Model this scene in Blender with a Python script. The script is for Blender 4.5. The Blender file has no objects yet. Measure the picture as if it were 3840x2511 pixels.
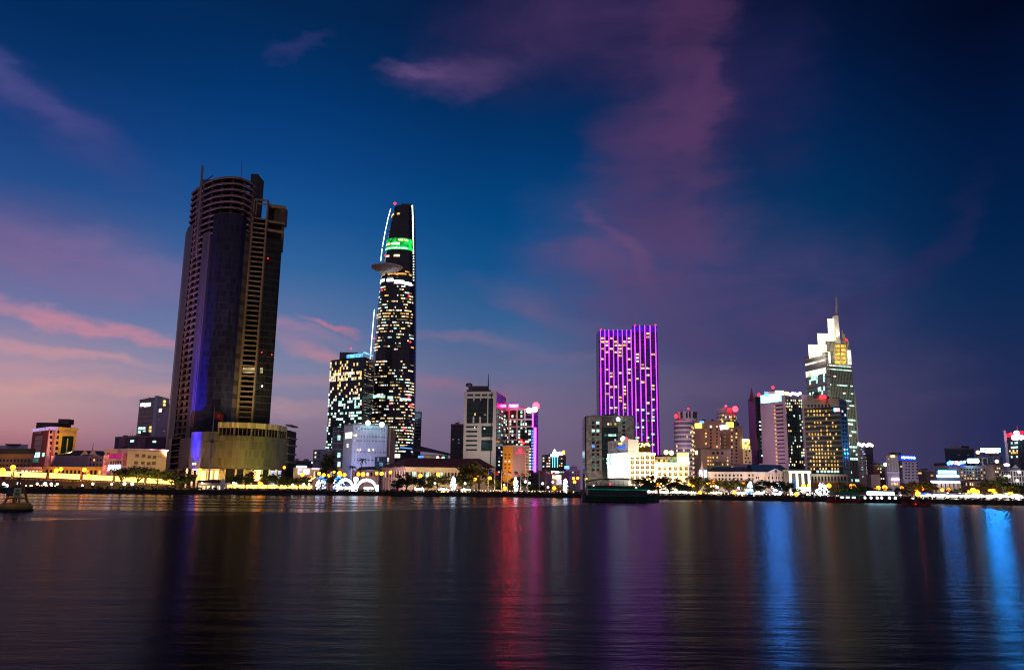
import bpy, math, random
from mathutils import Vector, Matrix

random.seed(7)
SC = bpy.context.scene
COL = SC.collection

# ------------------------------------------------------------------ camera model (photo measured at 3840 x 2511)
F_PX, PITCH, ROLL, CAM_Z = 2971.0, math.atan(0.1935), 0.0122, 3.4
FW = Vector((0, math.cos(PITCH), math.sin(PITCH)))
U0 = Vector((0, -math.sin(PITCH), math.cos(PITCH)))
R0 = Vector((1, 0, 0))
RT = R0 * math.cos(ROLL) + U0 * math.sin(ROLL)
UP = U0 * math.cos(ROLL) - R0 * math.sin(ROLL)
EYE = Vector((0, 0, CAM_Z))


def ray(px, py):
    return FW + RT * ((px - 1920) / F_PX) + UP * ((1255.5 - py) / F_PX)


def P(px, py, Y):
    """world point seen at a measured photo position, at distance Y across the river"""
    d = ray(px, py)
    return EYE + d * (Y / d.y)


def azel(px, py):
    d = ray(px, py).normalized()
    return math.atan2(d.x, d.y), math.asin(d.z)


def shore(x):
    x = max(-270.0, min(270.0, x))
    return 330.0 - 0.0024 * x * x


def bank(px, off):
    """point on the bank, OFF metres behind the river edge, along the sight line of column PX"""
    d = ray(px, 1830)
    t = d.x / d.y
    Y = 300.0
    for _ in range(30):
        Y = shore(t * Y) + off
    return t * Y, Y


GZ = 1.4


def lin(r, g, b):
    def f(v):
        v = v / 255.0
        return v / 12.92 if v <= 0.04045 else ((v + 0.055) / 1.055) ** 2.4
    return (f(r), f(g), f(b))


# ------------------------------------------------------------------ materials
_M = {}


def nodes(name):
    m = bpy.data.materials.new(name)
    m.use_nodes = True
    nt = m.node_tree
    return m, nt, nt.nodes['Principled BSDF']


def MT(name, rgb, rough=0.75, var=0.25, scale=0.35, metal=0.0, bump=0.0):
    """plain surface with a mottled, streaked colour"""
    if name in _M:
        return _M[name]
    m, nt, b = nodes(name)
    tc = nt.nodes.new('ShaderNodeTexCoord')
    mp = nt.nodes.new('ShaderNodeMapping')
    mp.inputs['Scale'].default_value = (1, 1, 0.35)
    nz = nt.nodes.new('ShaderNodeTexNoise')
    nz.inputs['Scale'].default_value = scale
    nz.inputs['Detail'].default_value = 6
    nz.inputs['Roughness'].default_value = 0.65
    cr = nt.nodes.new('ShaderNodeValToRGB')
    cr.color_ramp.elements[0].position = 0.3
    cr.color_ramp.elements[1].position = 0.7
    cr.color_ramp.elements[0].color = tuple(v * (1 - var) for v in rgb) + (1,)
    cr.color_ramp.elements[1].color = tuple(min(1, v * (1 + var)) for v in rgb) + (1,)
    nt.links.new(tc.outputs['Object'], mp.inputs['Vector'])
    nt.links.new(mp.outputs['Vector'], nz.inputs['Vector'])
    nt.links.new(nz.outputs['Fac'], cr.inputs['Fac'])
    nt.links.new(cr.outputs['Color'], b.inputs['Base Color'])
    b.inputs['Roughness'].default_value = rough
    b.inputs['Metallic'].default_value = metal
    _M[name] = m
    return m


def CW(name, glass, line, fh=3.6, bw=1.5, lw=0.12, lh=0.25, rough=0.18, spec=0.5, dv=0.5):
    """curtain wall: panes between mullions and floor bands, laid out in metres by the UV map"""
    if name in _M:
        return _M[name]
    m, nt, b = nodes(name)
    L = nt.links.new
    uv = nt.nodes.new('ShaderNodeUVMap')
    sp = nt.nodes.new('ShaderNodeSeparateXYZ')
    L(uv.outputs['UV'], sp.inputs['Vector'])

    def band(sock, period, w):
        d = nt.nodes.new('ShaderNodeMath'); d.operation = 'DIVIDE'; d.inputs[1].default_value = period
        fr = nt.nodes.new('ShaderNodeMath'); fr.operation = 'FRACT'
        lt = nt.nodes.new('ShaderNodeMath'); lt.operation = 'LESS_THAN'; lt.inputs[1].default_value = w / period
        fl = nt.nodes.new('ShaderNodeMath'); fl.operation = 'FLOOR'
        L(sock, d.inputs[0]); L(d.outputs[0], fr.inputs[0]); L(fr.outputs[0], lt.inputs[0]); L(d.outputs[0], fl.inputs[0])
        return lt.outputs[0], fl.outputs[0]
    v, vi = band(sp.outputs['X'], bw, lw)
    h, hi = band(sp.outputs['Y'], fh, lh)
    mx = nt.nodes.new('ShaderNodeMath'); mx.operation = 'MAXIMUM'
    L(v, mx.inputs[0]); L(h, mx.inputs[1])
    cb = nt.nodes.new('ShaderNodeCombineXYZ')
    L(vi, cb.inputs[0]); L(hi, cb.inputs[1])
    wn = nt.nodes.new('ShaderNodeTexWhiteNoise'); wn.noise_dimensions = '2D'
    L(cb.outputs[0], wn.inputs['Vector'])
    cr = nt.nodes.new('ShaderNodeValToRGB')
    cr.color_ramp.elements[0].color = tuple(x * (1 - dv) for x in glass) + (1,)
    cr.color_ramp.elements[1].color = tuple(min(1, x * (1 + dv)) for x in glass) + (1,)
    L(wn.outputs['Value'], cr.inputs['Fac'])
    mix = nt.nodes.new('ShaderNodeMix'); mix.data_type = 'RGBA'
    L(mx.outputs[0], mix.inputs[0]); L(cr.outputs['Color'], mix.inputs[6])
    mix.inputs[7].default_value = tuple(line) + (1,)
    L(mix.outputs[2], b.inputs['Base Color'])
    rr = nt.nodes.new('ShaderNodeMapRange')
    rr.inputs[3].default_value = rough; rr.inputs[4].default_value = 0.6
    L(mx.outputs[0], rr.inputs[0]); L(rr.outputs[0], b.inputs['Roughness'])
    b.inputs['Specular IOR Level'].default_value = spec
    _M[name] = m
    return m


def EM(name, rgb, s=1.0, var=0.0, sample=True, scale=0.5):
    """a surface that gives off light (lamp, sign, lit pane)"""
    if name in _M:
        return _M[name]
    m = bpy.data.materials.new(name)
    m.use_nodes = True
    nt = m.node_tree
    nt.nodes.clear()
    o = nt.nodes.new('ShaderNodeOutputMaterial')
    e = nt.nodes.new('ShaderNodeEmission')
    e.inputs['Color'].default_value = tuple(rgb) + (1,)
    e.inputs['Strength'].default_value = s
    if var:
        tc = nt.nodes.new('ShaderNodeTexCoord')
        nz = nt.nodes.new('ShaderNodeTexNoise')
        nz.inputs['Scale'].default_value = scale
        nz.inputs['Detail'].default_value = 3
        mr = nt.nodes.new('ShaderNodeMapRange')
        mr.inputs[1].default_value = 0.35; mr.inputs[2].default_value = 0.65
        mr.inputs[3].default_value = s * (1 - var); mr.inputs[4].default_value = s * (1 + var)
        nt.links.new(tc.outputs['Object'], nz.inputs['Vector'])
        nt.links.new(nz.outputs['Fac'], mr.inputs[0])
        nt.links.new(mr.outputs[0], e.inputs['Strength'])
    nt.links.new(e.outputs[0], o.inputs['Surface'])
    m.cycles.emission_sampling = 'FRONT' if sample else 'NONE'
    _M[name] = m
    return m


# ------------------------------------------------------------------ mesh builder
LOC = {}


class MB:
    def __init__(s):
        s.v, s.f, s.m, s.mats = [], [], [], []

    def mi(s, m):
        if m not in s.mats:
            s.mats.append(m)
        return s.mats.index(m)

    def face(s, pts, m):
        b = len(s.v)
        s.v.extend(Vector(p) for p in pts)
        s.f.append(tuple(range(b, b + len(pts))))
        s.m.append(s.mi(m))

    def box8(s, p, m):
        b = len(s.v)
        s.v.extend(Vector(q) for q in p)
        for q in ((0, 3, 2, 1), (4, 5, 6, 7), (0, 1, 5, 4), (1, 2, 6, 5), (2, 3, 7, 6), (3, 0, 4, 7)):
            s.f.append(tuple(b + i for i in q)); s.m.append(s.mi(m))

    def box(s, x0, x1, y0, y1, z0, z1, m):
        s.box8([(x0, y0, z0), (x1, y0, z0), (x1, y1, z0), (x0, y1, z0), (x0, y0, z1), (x1, y0, z1), (x1, y1, z1), (x0, y1, z1)], m)

    def sbox(s, x0, x1, Y, dep, z0, z1, m):
        k = (x0 + x1) / 2 / Y * dep
        s.box8([(x0, Y, z0), (x1, Y, z0), (x1 + k, Y + dep, z0), (x0 + k, Y + dep, z0), (x0, Y, z1), (x1, Y, z1), (x1 + k, Y + dep, z1), (x0 + k, Y + dep, z1)], m)

    def panel(s, x0, x1, Y, z0, z1, m, back):
        """a sign box whose front alone gives light"""
        s.sbox(x0 - .15, x1 + .15, Y + .02, .5, z0 - .15, z1 + .15, back)
        s.face([(x0, Y, z0), (x1, Y, z0), (x1, Y, z1), (x0, Y, z1)], m)

    def prism(s, poly, z0, z1, m, top=None, zt=None):
        """poly goes left to right along the front, then back; zt gives a height per corner"""
        n = len(poly)
        zt = zt or [z1] * n
        b = len(s.v)
        for (x, y) in poly:
            s.v.append(Vector((x, y, z0)))
        for (x, y), z in zip(poly, zt):
            s.v.append(Vector((x, y, z)))
        for i in range(n):
            j = (i + 1) % n
            s.f.append((b + i, b + j, b + n + j, b + n + i)); s.m.append(s.mi(m))
        s.f.append(tuple(b + n + i for i in range(n))); s.m.append(s.mi(top or m))
        s.f.append(tuple(b + n - 1 - i for i in range(n))); s.m.append(s.mi(top or m))

    def fbox(s, F, s0, s1, z0, z1, d0, d1, m):
        (ax, ay), (ux, uy), (nx, ny), _L = F
        q = []
        for z in (z0, z1):
            for (a, d) in ((s0, d1), (s1, d1), (s1, d0), (s0, d0)):
                q.append((ax + ux * a + nx * d, ay + uy * a + ny * d, z))
        s.box8(q, m)

    def tube(s, a, b, r0, r1, m, n=6, caps=True):
        a, b = Vector(a), Vector(b)
        d = (b - a).normalized()
        t = Vector((0, 0, 1)) if abs(d.z) < 0.9 else Vector((1, 0, 0))
        e1 = d.cross(t).normalized(); e2 = d.cross(e1)
        k = len(s.v)
        for c, r in ((a, r0), (b, r1)):
            for i in range(n):
                w = 2 * math.pi * i / n
                s.v.append(c + (e1 * math.cos(w) + e2 * math.sin(w)) * r)
        for i in range(n):
            j = (i + 1) % n
            s.f.append((k + i, k + j, k + n + j, k + n + i)); s.m.append(s.mi(m))
        if caps:
            s.f.append(tuple(k + n - 1 - i for i in range(n))); s.m.append(s.mi(m))
            s.f.append(tuple(k + n + i for i in range(n))); s.m.append(s.mi(m))

    def path(s, pts, r, m, n=6):
        for a, b in zip(pts[:-1], pts[1:]):
            s.tube(a, b, r, r, m, n)

    def ball(s, c, r, m, n=8, k=5, sz=1.0):
        c = Vector(c)
        prof = [(r * math.sin(math.pi * i / k), -r * sz * math.cos(math.pi * i / k)) for i in range(k + 1)]
        s.lathe(c, prof, n, m)

    def lathe(s, c, prof, n, m):
        c = Vector(c)
        k = len(s.v)
        for (r, z) in prof:
            for i in range(n):
                w = 2 * math.pi * i / n
                s.v.append(c + Vector((r * math.cos(w), r * math.sin(w), z)))
        for a in range(len(prof) - 1):
            for i in range(n):
                j = (i + 1) % n
                if prof[a][0] < 1e-6 and prof[a + 1][0] < 1e-6:
                    continue
                s.f.append((k + a * n + i, k + a * n + j, k + (a + 1) * n + j, k + (a + 1) * n + i)); s.m.append(s.mi(m))

    def build(s, name, parent=None, smooth=False, loc=None):
        o0 = LOC[parent] if parent is not None else (Vector(loc) if loc is not None else Vector((0, 0, 0)))
        me = bpy.data.meshes.new(name)
        me.from_pydata([tuple(v - o0) for v in s.v], [], s.f)
        for m in s.mats:
            me.materials.append(m)
        me.polygons.foreach_set('material_index', s.m)
        if smooth:
            me.polygons.foreach_set('use_smooth', [True] * len(s.f))
        uv = me.uv_layers.new(name='UVMap')
        vs = me.vertices
        for p in me.polygons:
            n = p.normal
            h = math.hypot(n.x, n.y)
            for li in p.loop_indices:
                co = vs[me.loops[li].vertex_index].co
                if h > 0.3:
                    uv.data[li].uv = ((-co.x * n.y + co.y * n.x) / h, co.z + o0.z)
                else:
                    uv.data[li].uv = (co.x, co.y)
        o = bpy.data.objects.new(name, me)
        COL.objects.link(o)
        if parent is not None:
            o.parent = parent
        else:
            o.location = o0
        LOC[o] = o0
        return o


def tag(o, label, cat, group=None):
    o['label'] = label
    o['category'] = cat
    if group:
        o['group'] = group
    return o


def thing(name, loc, label, cat, group=None):
    o = bpy.data.objects.new(name, None)
    o.empty_display_size = 0.5
    COL.objects.link(o)
    o.location = loc
    LOC[o] = Vector(loc)
    return tag(o, label, cat, group)


def structure(o):
    o['kind'] = 'structure'
    return o


def dup(root, loc, rz=0.0, sc=1.0, label=None, group=None):
    r = root.copy(); COL.objects.link(r)
    r.location = loc; r.rotation_euler = (0, 0, rz)
    r.scale = (sc, sc, sc) if not isinstance(sc, tuple) else sc
    if label:
        r['label'] = label
    if group:
        r['group'] = group
    for ch in list(root.children):
        c = ch.copy(); COL.objects.link(c); c.parent = r
        for g in ch.children:
            d = g.copy(); COL.objects.link(d); d.parent = c
    return r


ZONES = [(-900, 112, 'beyond the marker buoy'), (112, 390, 'below the red and yellow office block'), (390, 640, 'before the pink and yellow hall'),
         (640, 850, 'before the tall unfinished tower'), (850, 1085, 'before the curved tower podium'), (1085, 1180, 'between podium and lit arches'),
         (1180, 1430, 'around the white lit arches'), (1430, 1740, 'before the red roofed hall'), (1740, 1822, 'below the white slotted tower'),
         (1822, 2058, 'along the row of national flags'), (2058, 2185, 'by the lit gateway pillar'), (2185, 2440, 'behind the dark green ferry'),
         (2440, 2600, 'before the floodlit white hotel'), (2600, 2660, 'by the small white spire'), (2660, 2960, 'before the long white colonial building'),
         (2960, 3060, 'by the tall white lit columns'), (3060, 3205, 'before the grey balcony hotel'), (3205, 3375, 'around the blue white pier'),
         (3375, 3500, 'below the blue lettered hotel'), (3500, 3612, 'before the cyan billboard building'), (3612, 3762, 'before the beige terrace block'),
         (3762, 4700, 'below the white lattice parking block')]
ORD = 'first second third fourth fifth sixth seventh eighth ninth tenth eleventh twelfth thirteenth fourteenth fifteenth sixteenth seventeenth eighteenth'.split()


def zone_labels(items, noun):
    """items: px per item -> labels that place each along the bank by what it stands before"""
    out = {}
    for a, b, ph in ZONES:
        idx = sorted([i for i, x in enumerate(items) if a <= x < b], key=lambda i: items[i])
        for k, i in enumerate(idx):
            if len(idx) == 1:
                out[i] = f'{noun} {ph}'
            else:
                out[i] = f'{noun} {ph}, {ORD[k]} from the left'
    return out


def text_mesh(name, s, F, s0, s1, z0, z1, d, m, parent):
    cu = bpy.data.curves.new(name + '_curve', 'FONT')
    cu.body = s
    cu.extrude = 0.02
    to = bpy.data.objects.new('tmp', cu)
    COL.objects.link(to)
    dg = bpy.context.evaluated_depsgraph_get()
    me = bpy.data.meshes.new_from_object(to.evaluated_get(dg))
    bpy.data.objects.remove(to)
    xs = [v.co.x for v in me.vertices]; ys = [v.co.y for v in me.vertices]
    x0, x1, y0, y1 = min(xs), max(xs), min(ys), max(ys)
    (ax, ay), (ux, uy), (nx, ny), _L = F
    o0 = LOC[parent]
    for v in me.vertices:
        a = s0 + (v.co.x - x0) / (x1 - x0) * (s1 - s0)
        z = z0 + (v.co.y - y0) / (y1 - y0) * (z1 - z0)
        dd = d + (0.1 if v.co.z > 0 else 0)
        v.co = Vector((ax + ux * a + nx * dd, ay + uy * a + ny * dd, z)) - o0
    me.materials.clear(); me.materials.append(m)
    me.polygons.foreach_set('material_index', [0] * len(me.polygons))
    o = bpy.data.objects.new(name, me)
    COL.objects.link(o)
    o.parent = parent
    LOC[o] = o0
    return o


def face_of(a, b):
    dx, dy = b[0] - a[0], b[1] - a[1]
    L = math.hypot(dx, dy)
    u = (dx / L, dy / L)
    return (a, u, (u[1], -u[0]), L)


def hit(F, px, py):
    """where the sight line of a photo position meets the vertical plane of a face: metres along it, height"""
    d = ray(px, py)
    (ax, ay), (ux, uy), (nx, ny), _L = F
    t = ((ax - EYE.x) * nx + (ay - EYE.y) * ny) / (d.x * nx + d.y * ny)
    q = EYE + d * t
    return (q.x - ax) * ux + (q.y - ay) * uy, q.z


CLUTTER = set('long_brown_block violet_flat_block lilac_tower slate_tower far_low_block white_slab_block slim_dark_tower dark_slab_tower red_sign_tower grey_twin_tower brown_block tan_tall_block navy_block cyan_sign_block brown_far_block blue_sign_hotel ribbed_cream_tower balcony_hotel low_tan_block roof_terrace_block dark_crown_tower pink_yellow_hall blue_crown_tower hotel_wing red_brick_block'.split())


class T:
    """a building: footprint from the columns of its visible corners, height from its roof line"""
    def __init__(s, name, label, pts, yref, ytop, mat, k=None, roof=None, z0=0.0, depth=None, cat='building', mats=None, group=None, zt=None, body='wall'):
        W = [tuple(P(px, yref, Y)[:2]) for px, Y in pts]
        s.front = W[:]
        if len(W) == 2:
            d = depth or 20
            k_ = (W[0][0] + W[1][0]) / (W[0][1] + W[1][1]) * d  # depth sheared along the sight line so the side walls stay hidden
            W = W + [(W[1][0] + k_, W[1][1] + d), (W[0][0] + k_, W[0][1] + d)]
        elif len(W) == 3:
            W = W + [(W[0][0] + W[2][0] - W[1][0], W[0][1] + W[2][1] - W[1][1])]
        s.poly = W
        k = (0 if len(pts) < 3 else 1) if k is None else k
        s.ztop = P(pts[k][0], ytop, pts[k][1]).z if zt is None else zt
        s.z0 = GZ + z0
        cx = sum(w[0] for w in W) / len(W); cy = sum(w[1] for w in W) / len(W)
        s.root = thing(name, (cx, cy, GZ), label, cat, group)
        s.F = [face_of(W[i], W[(i + 1) % len(W)]) for i in range(len(W))]
        b = MB()
        b.prism(W, s.z0, s.ztop, mat, roof or mat)
        s.body = b.build(body, s.root)
        s.wins = {}

    def rect(s, i, x0, y0, x1, y1):
        a, za = hit(s.F[i], x0, y0)
        c, zc = hit(s.F[i], x1, y1)
        return min(a, c), max(a, c), min(za, zc), max(za, zc)

    def slab(s, nm, i, x0, y0, x1, y1, mat, d0=-0.5, d1=0.4, parent=None):
        r = s.rect(i, x0, y0, x1, y1)
        b = MB(); b.fbox(s.F[i], r[0], r[1], r[2], r[3], d0, d1, mat)
        return b.build(nm, parent or s.root)

    def win(s, i, r, mat, d=0.14, nm='window'):
        s.wins.setdefault(nm, []).append((i, r, mat, d))

    def pwin(s, i, x0, y0, x1, y1, mat, d=0.14, nm='window'):
        s.win(i, s.rect(i, x0, y0, x1, y1), mat, d, nm)

    def grid(s, i, x0, y0, x1, y1, nc, nr, fw, fh, pick, d=0.14, nm='window'):
        r = s.rect(i, x0, y0, x1, y1)
        cw, ch = (r[1] - r[0]) / nc, (r[3] - r[2]) / nr
        for a in range(nr):
            for c in range(nc):
                m = pick(nr - 1 - a, c)
                if m is None:
                    continue
                s0 = r[0] + (c + 0.5 - fw / 2) * cw
                z0 = r[2] + (a + 0.5 - fh / 2) * ch
                s.win(i, (s0, s0 + cw * fw, z0, z0 + ch * fh), m, d, nm)

    def parapet(s, h=1.2, mat=None, t=0.35, nm='parapet'):
        b = MB()
        for F in s.F:
            b.fbox(F, -0.12, F[3] + 0.12, s.ztop - 0.3, s.ztop + h, -t, 0.12, mat)
        return b.build(nm, s.root)

    def roofbox(s, nm, x0, x1, y0, Y, dep, mat, yb=None):
        """a block on the roof"""
        a = P(x0, y0, Y); c = P(x1, y0, Y)
        b = MB(); b.sbox(a.x, c.x, Y, dep, s.ztop, a.z, mat)
        return b.build(nm, s.root)

    def light(s, px, py, Y, r, mat, nm='beacon'):
        c = P(px, py, Y)
        b = MB(); b.ball(c, r, mat)
        b.tube(c - Vector((0, 0, r)), c - Vector((0, 0, r + 1.2)), 0.1, 0.1, STEEL, 5)
        return b.build(nm, s.root)

    def clutter(s):
        """plant rooms, tanks and aerials on a flat roof"""
        rr = random.Random(int(s.poly[0][0] * 7) % 9973)
        F = s.F[0] if s.F[0][3] > s.F[1][3] or len(s.front) < 3 else s.F[1]
        for k in range(max(2, min(5, int(F[3] / 7)))):
            a = rr.uniform(.08, .8) * F[3]; w = rr.uniform(1.2, min(4, F[3] * .25)); h = rr.uniform(.9, 2.4); d = -rr.uniform(1.5, 4)
            b = MB(); b.fbox(F, a, a + w, s.ztop - .1, s.ztop + h, d - 2.5, d, rr.choice((DKGREY, GREYST, STEEL))); b.build('roof_plant', s.root)
        for k in range(2):
            a = rr.uniform(.1, .9) * F[3]; d = -rr.uniform(1, 4); h = rr.uniform(3, 6.5)
            q = Vector((F[0][0] + F[1][0] * a + F[2][0] * d, F[0][1] + F[1][1] * a + F[2][1] * d, s.ztop))
            b = MB(); b.tube(q, q + Vector((0, 0, h)), .1, .06, STEEL, 4); b.build('aerial', s.root)

    def done(s):
        if s.root.name.split('.')[0] in CLUTTER:
            s.clutter()
            s.parapet(.55, MT('parapet coping', (.22, .19, .18), .8, .2))
        for nm, L in s.wins.items():
            L.sort(key=lambda w: -(w[1][1] - w[1][0]) * (w[1][3] - w[1][2]))
            for (i, r, m, d) in L[:95]:
                b = MB(); b.fbox(s.F[i], *r, -0.05, d, m)
                b.build(nm, s.root)
            if len(L) > 95:
                b = MB()
                for (i, r, m, d) in L[95:]:
                    b.fbox(s.F[i], *r, -0.05, d, m)
                o = b.build(nm, s.root)
                o['kind'] = 'stuff'
        return s


# ------------------------------------------------------------------ palette
STEEL = MT('dark steel', (0.06, 0.06, 0.07), 0.5, 0.2, 1.0, 0.3)
CONC = MT('raw concrete', (0.24, 0.19, 0.17), 0.85, 0.3, 0.15)
CONC_D = MT('stained concrete', (0.10, 0.08, 0.075), 0.9, 0.35, 0.15)
DARKIN = MT('unlit interior', (0.012, 0.011, 0.012), 0.9, 0.2)
WHITE = MT('white painted render', (0.70, 0.68, 0.66), 0.7, 0.12, 0.2)
CREAM = MT('cream render', (0.62, 0.54, 0.40), 0.75, 0.15, 0.2)
BEIGE = MT('beige stone', (0.42, 0.36, 0.31), 0.75, 0.18, 0.2)
BROWN = MT('brown render', (0.30, 0.165, 0.115), 0.8, 0.2, 0.2)
GREYST = MT('grey stone', (0.30, 0.28, 0.25), 0.7, 0.18, 0.2)
MAUVE = MT('mauve tiled wall', (0.50, 0.38, 0.45), 0.6, 0.1, 0.2)
MAROON = MT('maroon cladding', (0.11, 0.03, 0.05), 0.5, 0.2)
REDW = MT('red painted wall', (0.30, 0.05, 0.035), 0.7, 0.2)
YELW = MT('yellow painted wall', (0.60, 0.36, 0.05), 0.7, 0.18)
PINKW = MT('pink painted wall', (0.62, 0.42, 0.42), 0.7, 0.12)
BLUEW = MT('blue grey render', (0.40, 0.44, 0.56), 0.7, 0.15)
DKGREY = MT('dark grey render', (0.07, 0.07, 0.085), 0.7, 0.25)
ROOFD = MT('dark roofing', (0.035, 0.03, 0.035), 0.8, 0.3)
ROOFR = MT('red clay tiles', (0.13, 0.025, 0.02), 0.8, 0.35, 1.5)
ROOFG = MT('dark green roofing', (0.03, 0.045, 0.04), 0.7, 0.3)
GLASSD = MT('dark window glass', (0.012, 0.014, 0.018), 0.12, 0.4, 0.4)
GLASSG = MT('dark green window glass', (0.008, 0.025, 0.022), 0.12, 0.4, 0.4)
AWN = MT('white canvas', (0.7, 0.68, 0.66), 0.8, 0.1)

W_WARM = EM('warm lit pane', (1.0, 0.76, 0.44), 1.25, 0.7, False)
W_YEL = EM('yellow lit pane', (1.0, 0.62, 0.17), 1.25, 0.6, False)
W_AMB = EM('amber lit pane', (1.0, 0.5, 0.09), 1.0, 0.5, False)
W_WHT = EM('white lit pane', (1.0, 0.93, 0.78), 1.35, 0.6, False)
W_TEAL = EM('cool lit pane', (0.55, 1.0, 0.85), 1.3, 0.5, False)
W_DIM = EM('dim lit pane', (0.6, 0.45, 0.25), 0.25, 0.6, False)
W_TDIM = EM('dim cool lit pane', (0.12, 0.32, 0.28), 0.35, 0.6, False)
W_BLUE = EM('blue lit pane', (0.1, 0.3, 1.0), 1.4, 0.4, False)
RED = EM('red beacon glass', (1.0, 0.010, 0.016), 9)
SODIUM = EM('sodium lamp glass', (1.0, 0.19, 0.007), 15)
PARKW = EM('white lamp glass', (1.0, 0.80, 0.78), 5)
COOLW = EM('cool white lamp glass', (0.75, 0.9, 1.0), 9)
CYANS = EM('cyan white sign', (0.35, 0.8, 1.0), 14)
HEAD = EM('headlight glass', (1.0, 0.62, 0.40), 5)


def pick(opts, p, dark=None, seed=1):
    rr = random.Random(seed)

    def f(r, c):
        if rr.random() < p:
            return rr.choice(opts)
        return dark
    return f
# ------------------------------------------------------------------ sky
def build_world():
    w = bpy.data.worlds.new('World')
    SC.world = w
    w.use_nodes = True
    nt = w.node_tree
    N, L = nt.nodes.new, nt.links.new
    bg = nt.nodes['Background']

    def math_(op, a, b=None, c=None, clamp=False):
        n = N('ShaderNodeMath'); n.operation = op; n.use_clamp = clamp
        for i, v in enumerate((a, b, c)):
            if v is None:
                continue
            if isinstance(v, (int, float)):
                n.inputs[i].default_value = v
            else:
                L(v, n.inputs[i])
        return n.outputs[0]

    def mix(f, a, b, mode='MIX'):
        n = N('ShaderNodeMix'); n.data_type = 'RGBA'; n.blend_type = mode
        for i, v in ((0, f), (6, a), (7, b)):
            if isinstance(v, (int, float)):
                n.inputs[i].default_value = v
            elif isinstance(v, tuple):
                n.inputs[i].default_value = v + (1,)
            else:
                L(v, n.inputs[i])
        return n.outputs[2]
    tc = N('ShaderNodeTexCoord')
    sp = N('ShaderNodeSeparateXYZ'); L(tc.outputs['Generated'], sp.inputs[0])
    az = math_('ARCTAN2', sp.outputs['X'], sp.outputs['Y'])
    el = math_('ARCSINE', sp.outputs['Z'])
    elp = math_('MAXIMUM', el, 0.0)
    t = math_('MULTIPLY', elp, 1 / 0.72)
    cols = [
        (0, [(1830, (118, 66, 88)), (1700, (150, 92, 108)), (1600, (184, 130, 140)), (1500, (190, 148, 152)), (1330, (164, 140, 162)), (1150, (108, 118, 164)), (900, (92, 92, 144)), (650, (34, 76, 138)), (400, (20, 60, 122)), (150, (4, 48, 102)), (0, (0, 42, 92))]),
        (1000, [(1830, (95, 80, 112)), (1700, (120, 100, 128)), (1560, (142, 124, 148)), (1400, (128, 132, 164)), (1200, (92, 116, 162)), (1000, (50, 100, 156)), (800, (22, 82, 146)), (600, (8, 66, 130)), (350, (0, 52, 110)), (120, (0, 42, 90)), (0, (0, 37, 80))]),
        (1920, [(1830, (104, 90, 120)), (1700, (110, 94, 124)), (1550, (116, 102, 134)), (1400, (98, 106, 144)), (1200, (52, 96, 146)), (1000, (14, 80, 138)), (800, (0, 68, 126)), (550, (0, 52, 106)), (300, (0, 36, 82)), (0, (6, 26, 66))]),
        (2880, [(1830, (80, 68, 102)), (1650, (78, 68, 102)), (1450, (66, 66, 106)), (1250, (42, 60, 104)), (1000, (14, 56, 102)), (750, (0, 50, 96)), (450, (0, 36, 82)), (200, (2, 26, 66)), (0, (4, 18, 52))]),
        (3840, [(1830, (38, 46, 90)), (1600, (34, 42, 86)), (1350, (26, 42, 84)), (1100, (8, 40, 82)), (800, (0, 32, 74)), (500, (0, 24, 64)), (250, (0, 16, 50)), (0, (0, 8, 34))]),
    ]
    prev = None
    for i, (px, stops) in enumerate(cols):
        cr = N('ShaderNodeValToRGB')
        cr.color_ramp.interpolation = 'EASE' if False else 'LINEAR'
        els = cr.color_ramp.elements
        data = sorted((max(0.0, min(1.0, azel(px, y)[1] / 0.72)), lin(*c)) for y, c in stops)
        while len(els) < len(data):
            els.new(0.5)
        for e, (p, c) in zip(els, data):
            e.position = p
            e.color = c + (1,)
        L(t, cr.inputs[0])
        if prev is None:
            col = cr.outputs['Color']
        else:
            mr = N('ShaderNodeMapRange')
            mr.interpolation_type = 'SMOOTHSTEP'
            L(az, mr.inputs[0])
            mr.inputs[1].default_value = azel(cols[i - 1][0], 1000)[0]
            mr.inputs[2].default_value = azel(px, 1000)[0]
            col = mix(mr.outputs[0], prev, cr.outputs['Color'])
        prev = col
    # clouds, fixed in azimuth and height on the sky
    cv = N('ShaderNodeCombineXYZ'); L(az, cv.inputs[0]); L(el, cv.inputs[1])
    mp = N('ShaderNodeMapping'); mp.inputs['Scale'].default_value = (2.2, 5.0, 1); L(cv.outputs[0], mp.inputs[0])
    nz = N('ShaderNodeTexNoise'); nz.inputs['Scale'].default_value = 2.6; nz.inputs['Detail'].default_value = 7; nz.inputs['Roughness'].default_value = 0.6
    L(mp.outputs[0], nz.inputs['Vector'])
    sub = N('ShaderNodeVectorMath'); sub.operation = 'SUBTRACT'; sub.inputs[1].default_value = (0.5, 0.5, 0.5); L(nz.outputs['Color'], sub.inputs[0])
    mul = N('ShaderNodeVectorMath'); mul.operation = 'MULTIPLY'; mul.inputs[1].default_value = (0.17, 0.085, 0); L(sub.outputs[0], mul.inputs[0])
    add = N('ShaderNodeVectorMath'); add.operation = 'ADD'; L(cv.outputs[0], add.inputs[0]); L(mul.outputs[0], add.inputs[1])
    mp2 = N('ShaderNodeMapping'); mp2.inputs['Scale'].default_value = (2.0, 5.5, 1); mp2.inputs['Rotation'].default_value = (0, 0, 0.25); L(cv.outputs[0], mp2.inputs[0])
    n2 = N('ShaderNodeTexNoise'); n2.inputs['Scale'].default_value = 2.6; n2.inputs['Detail'].default_value = 6; n2.inputs['Roughness'].default_value = 0.54; n2.inputs['Distortion'].default_value = 0.6
    L(mp2.outputs[0], n2.inputs['Vector'])
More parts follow.
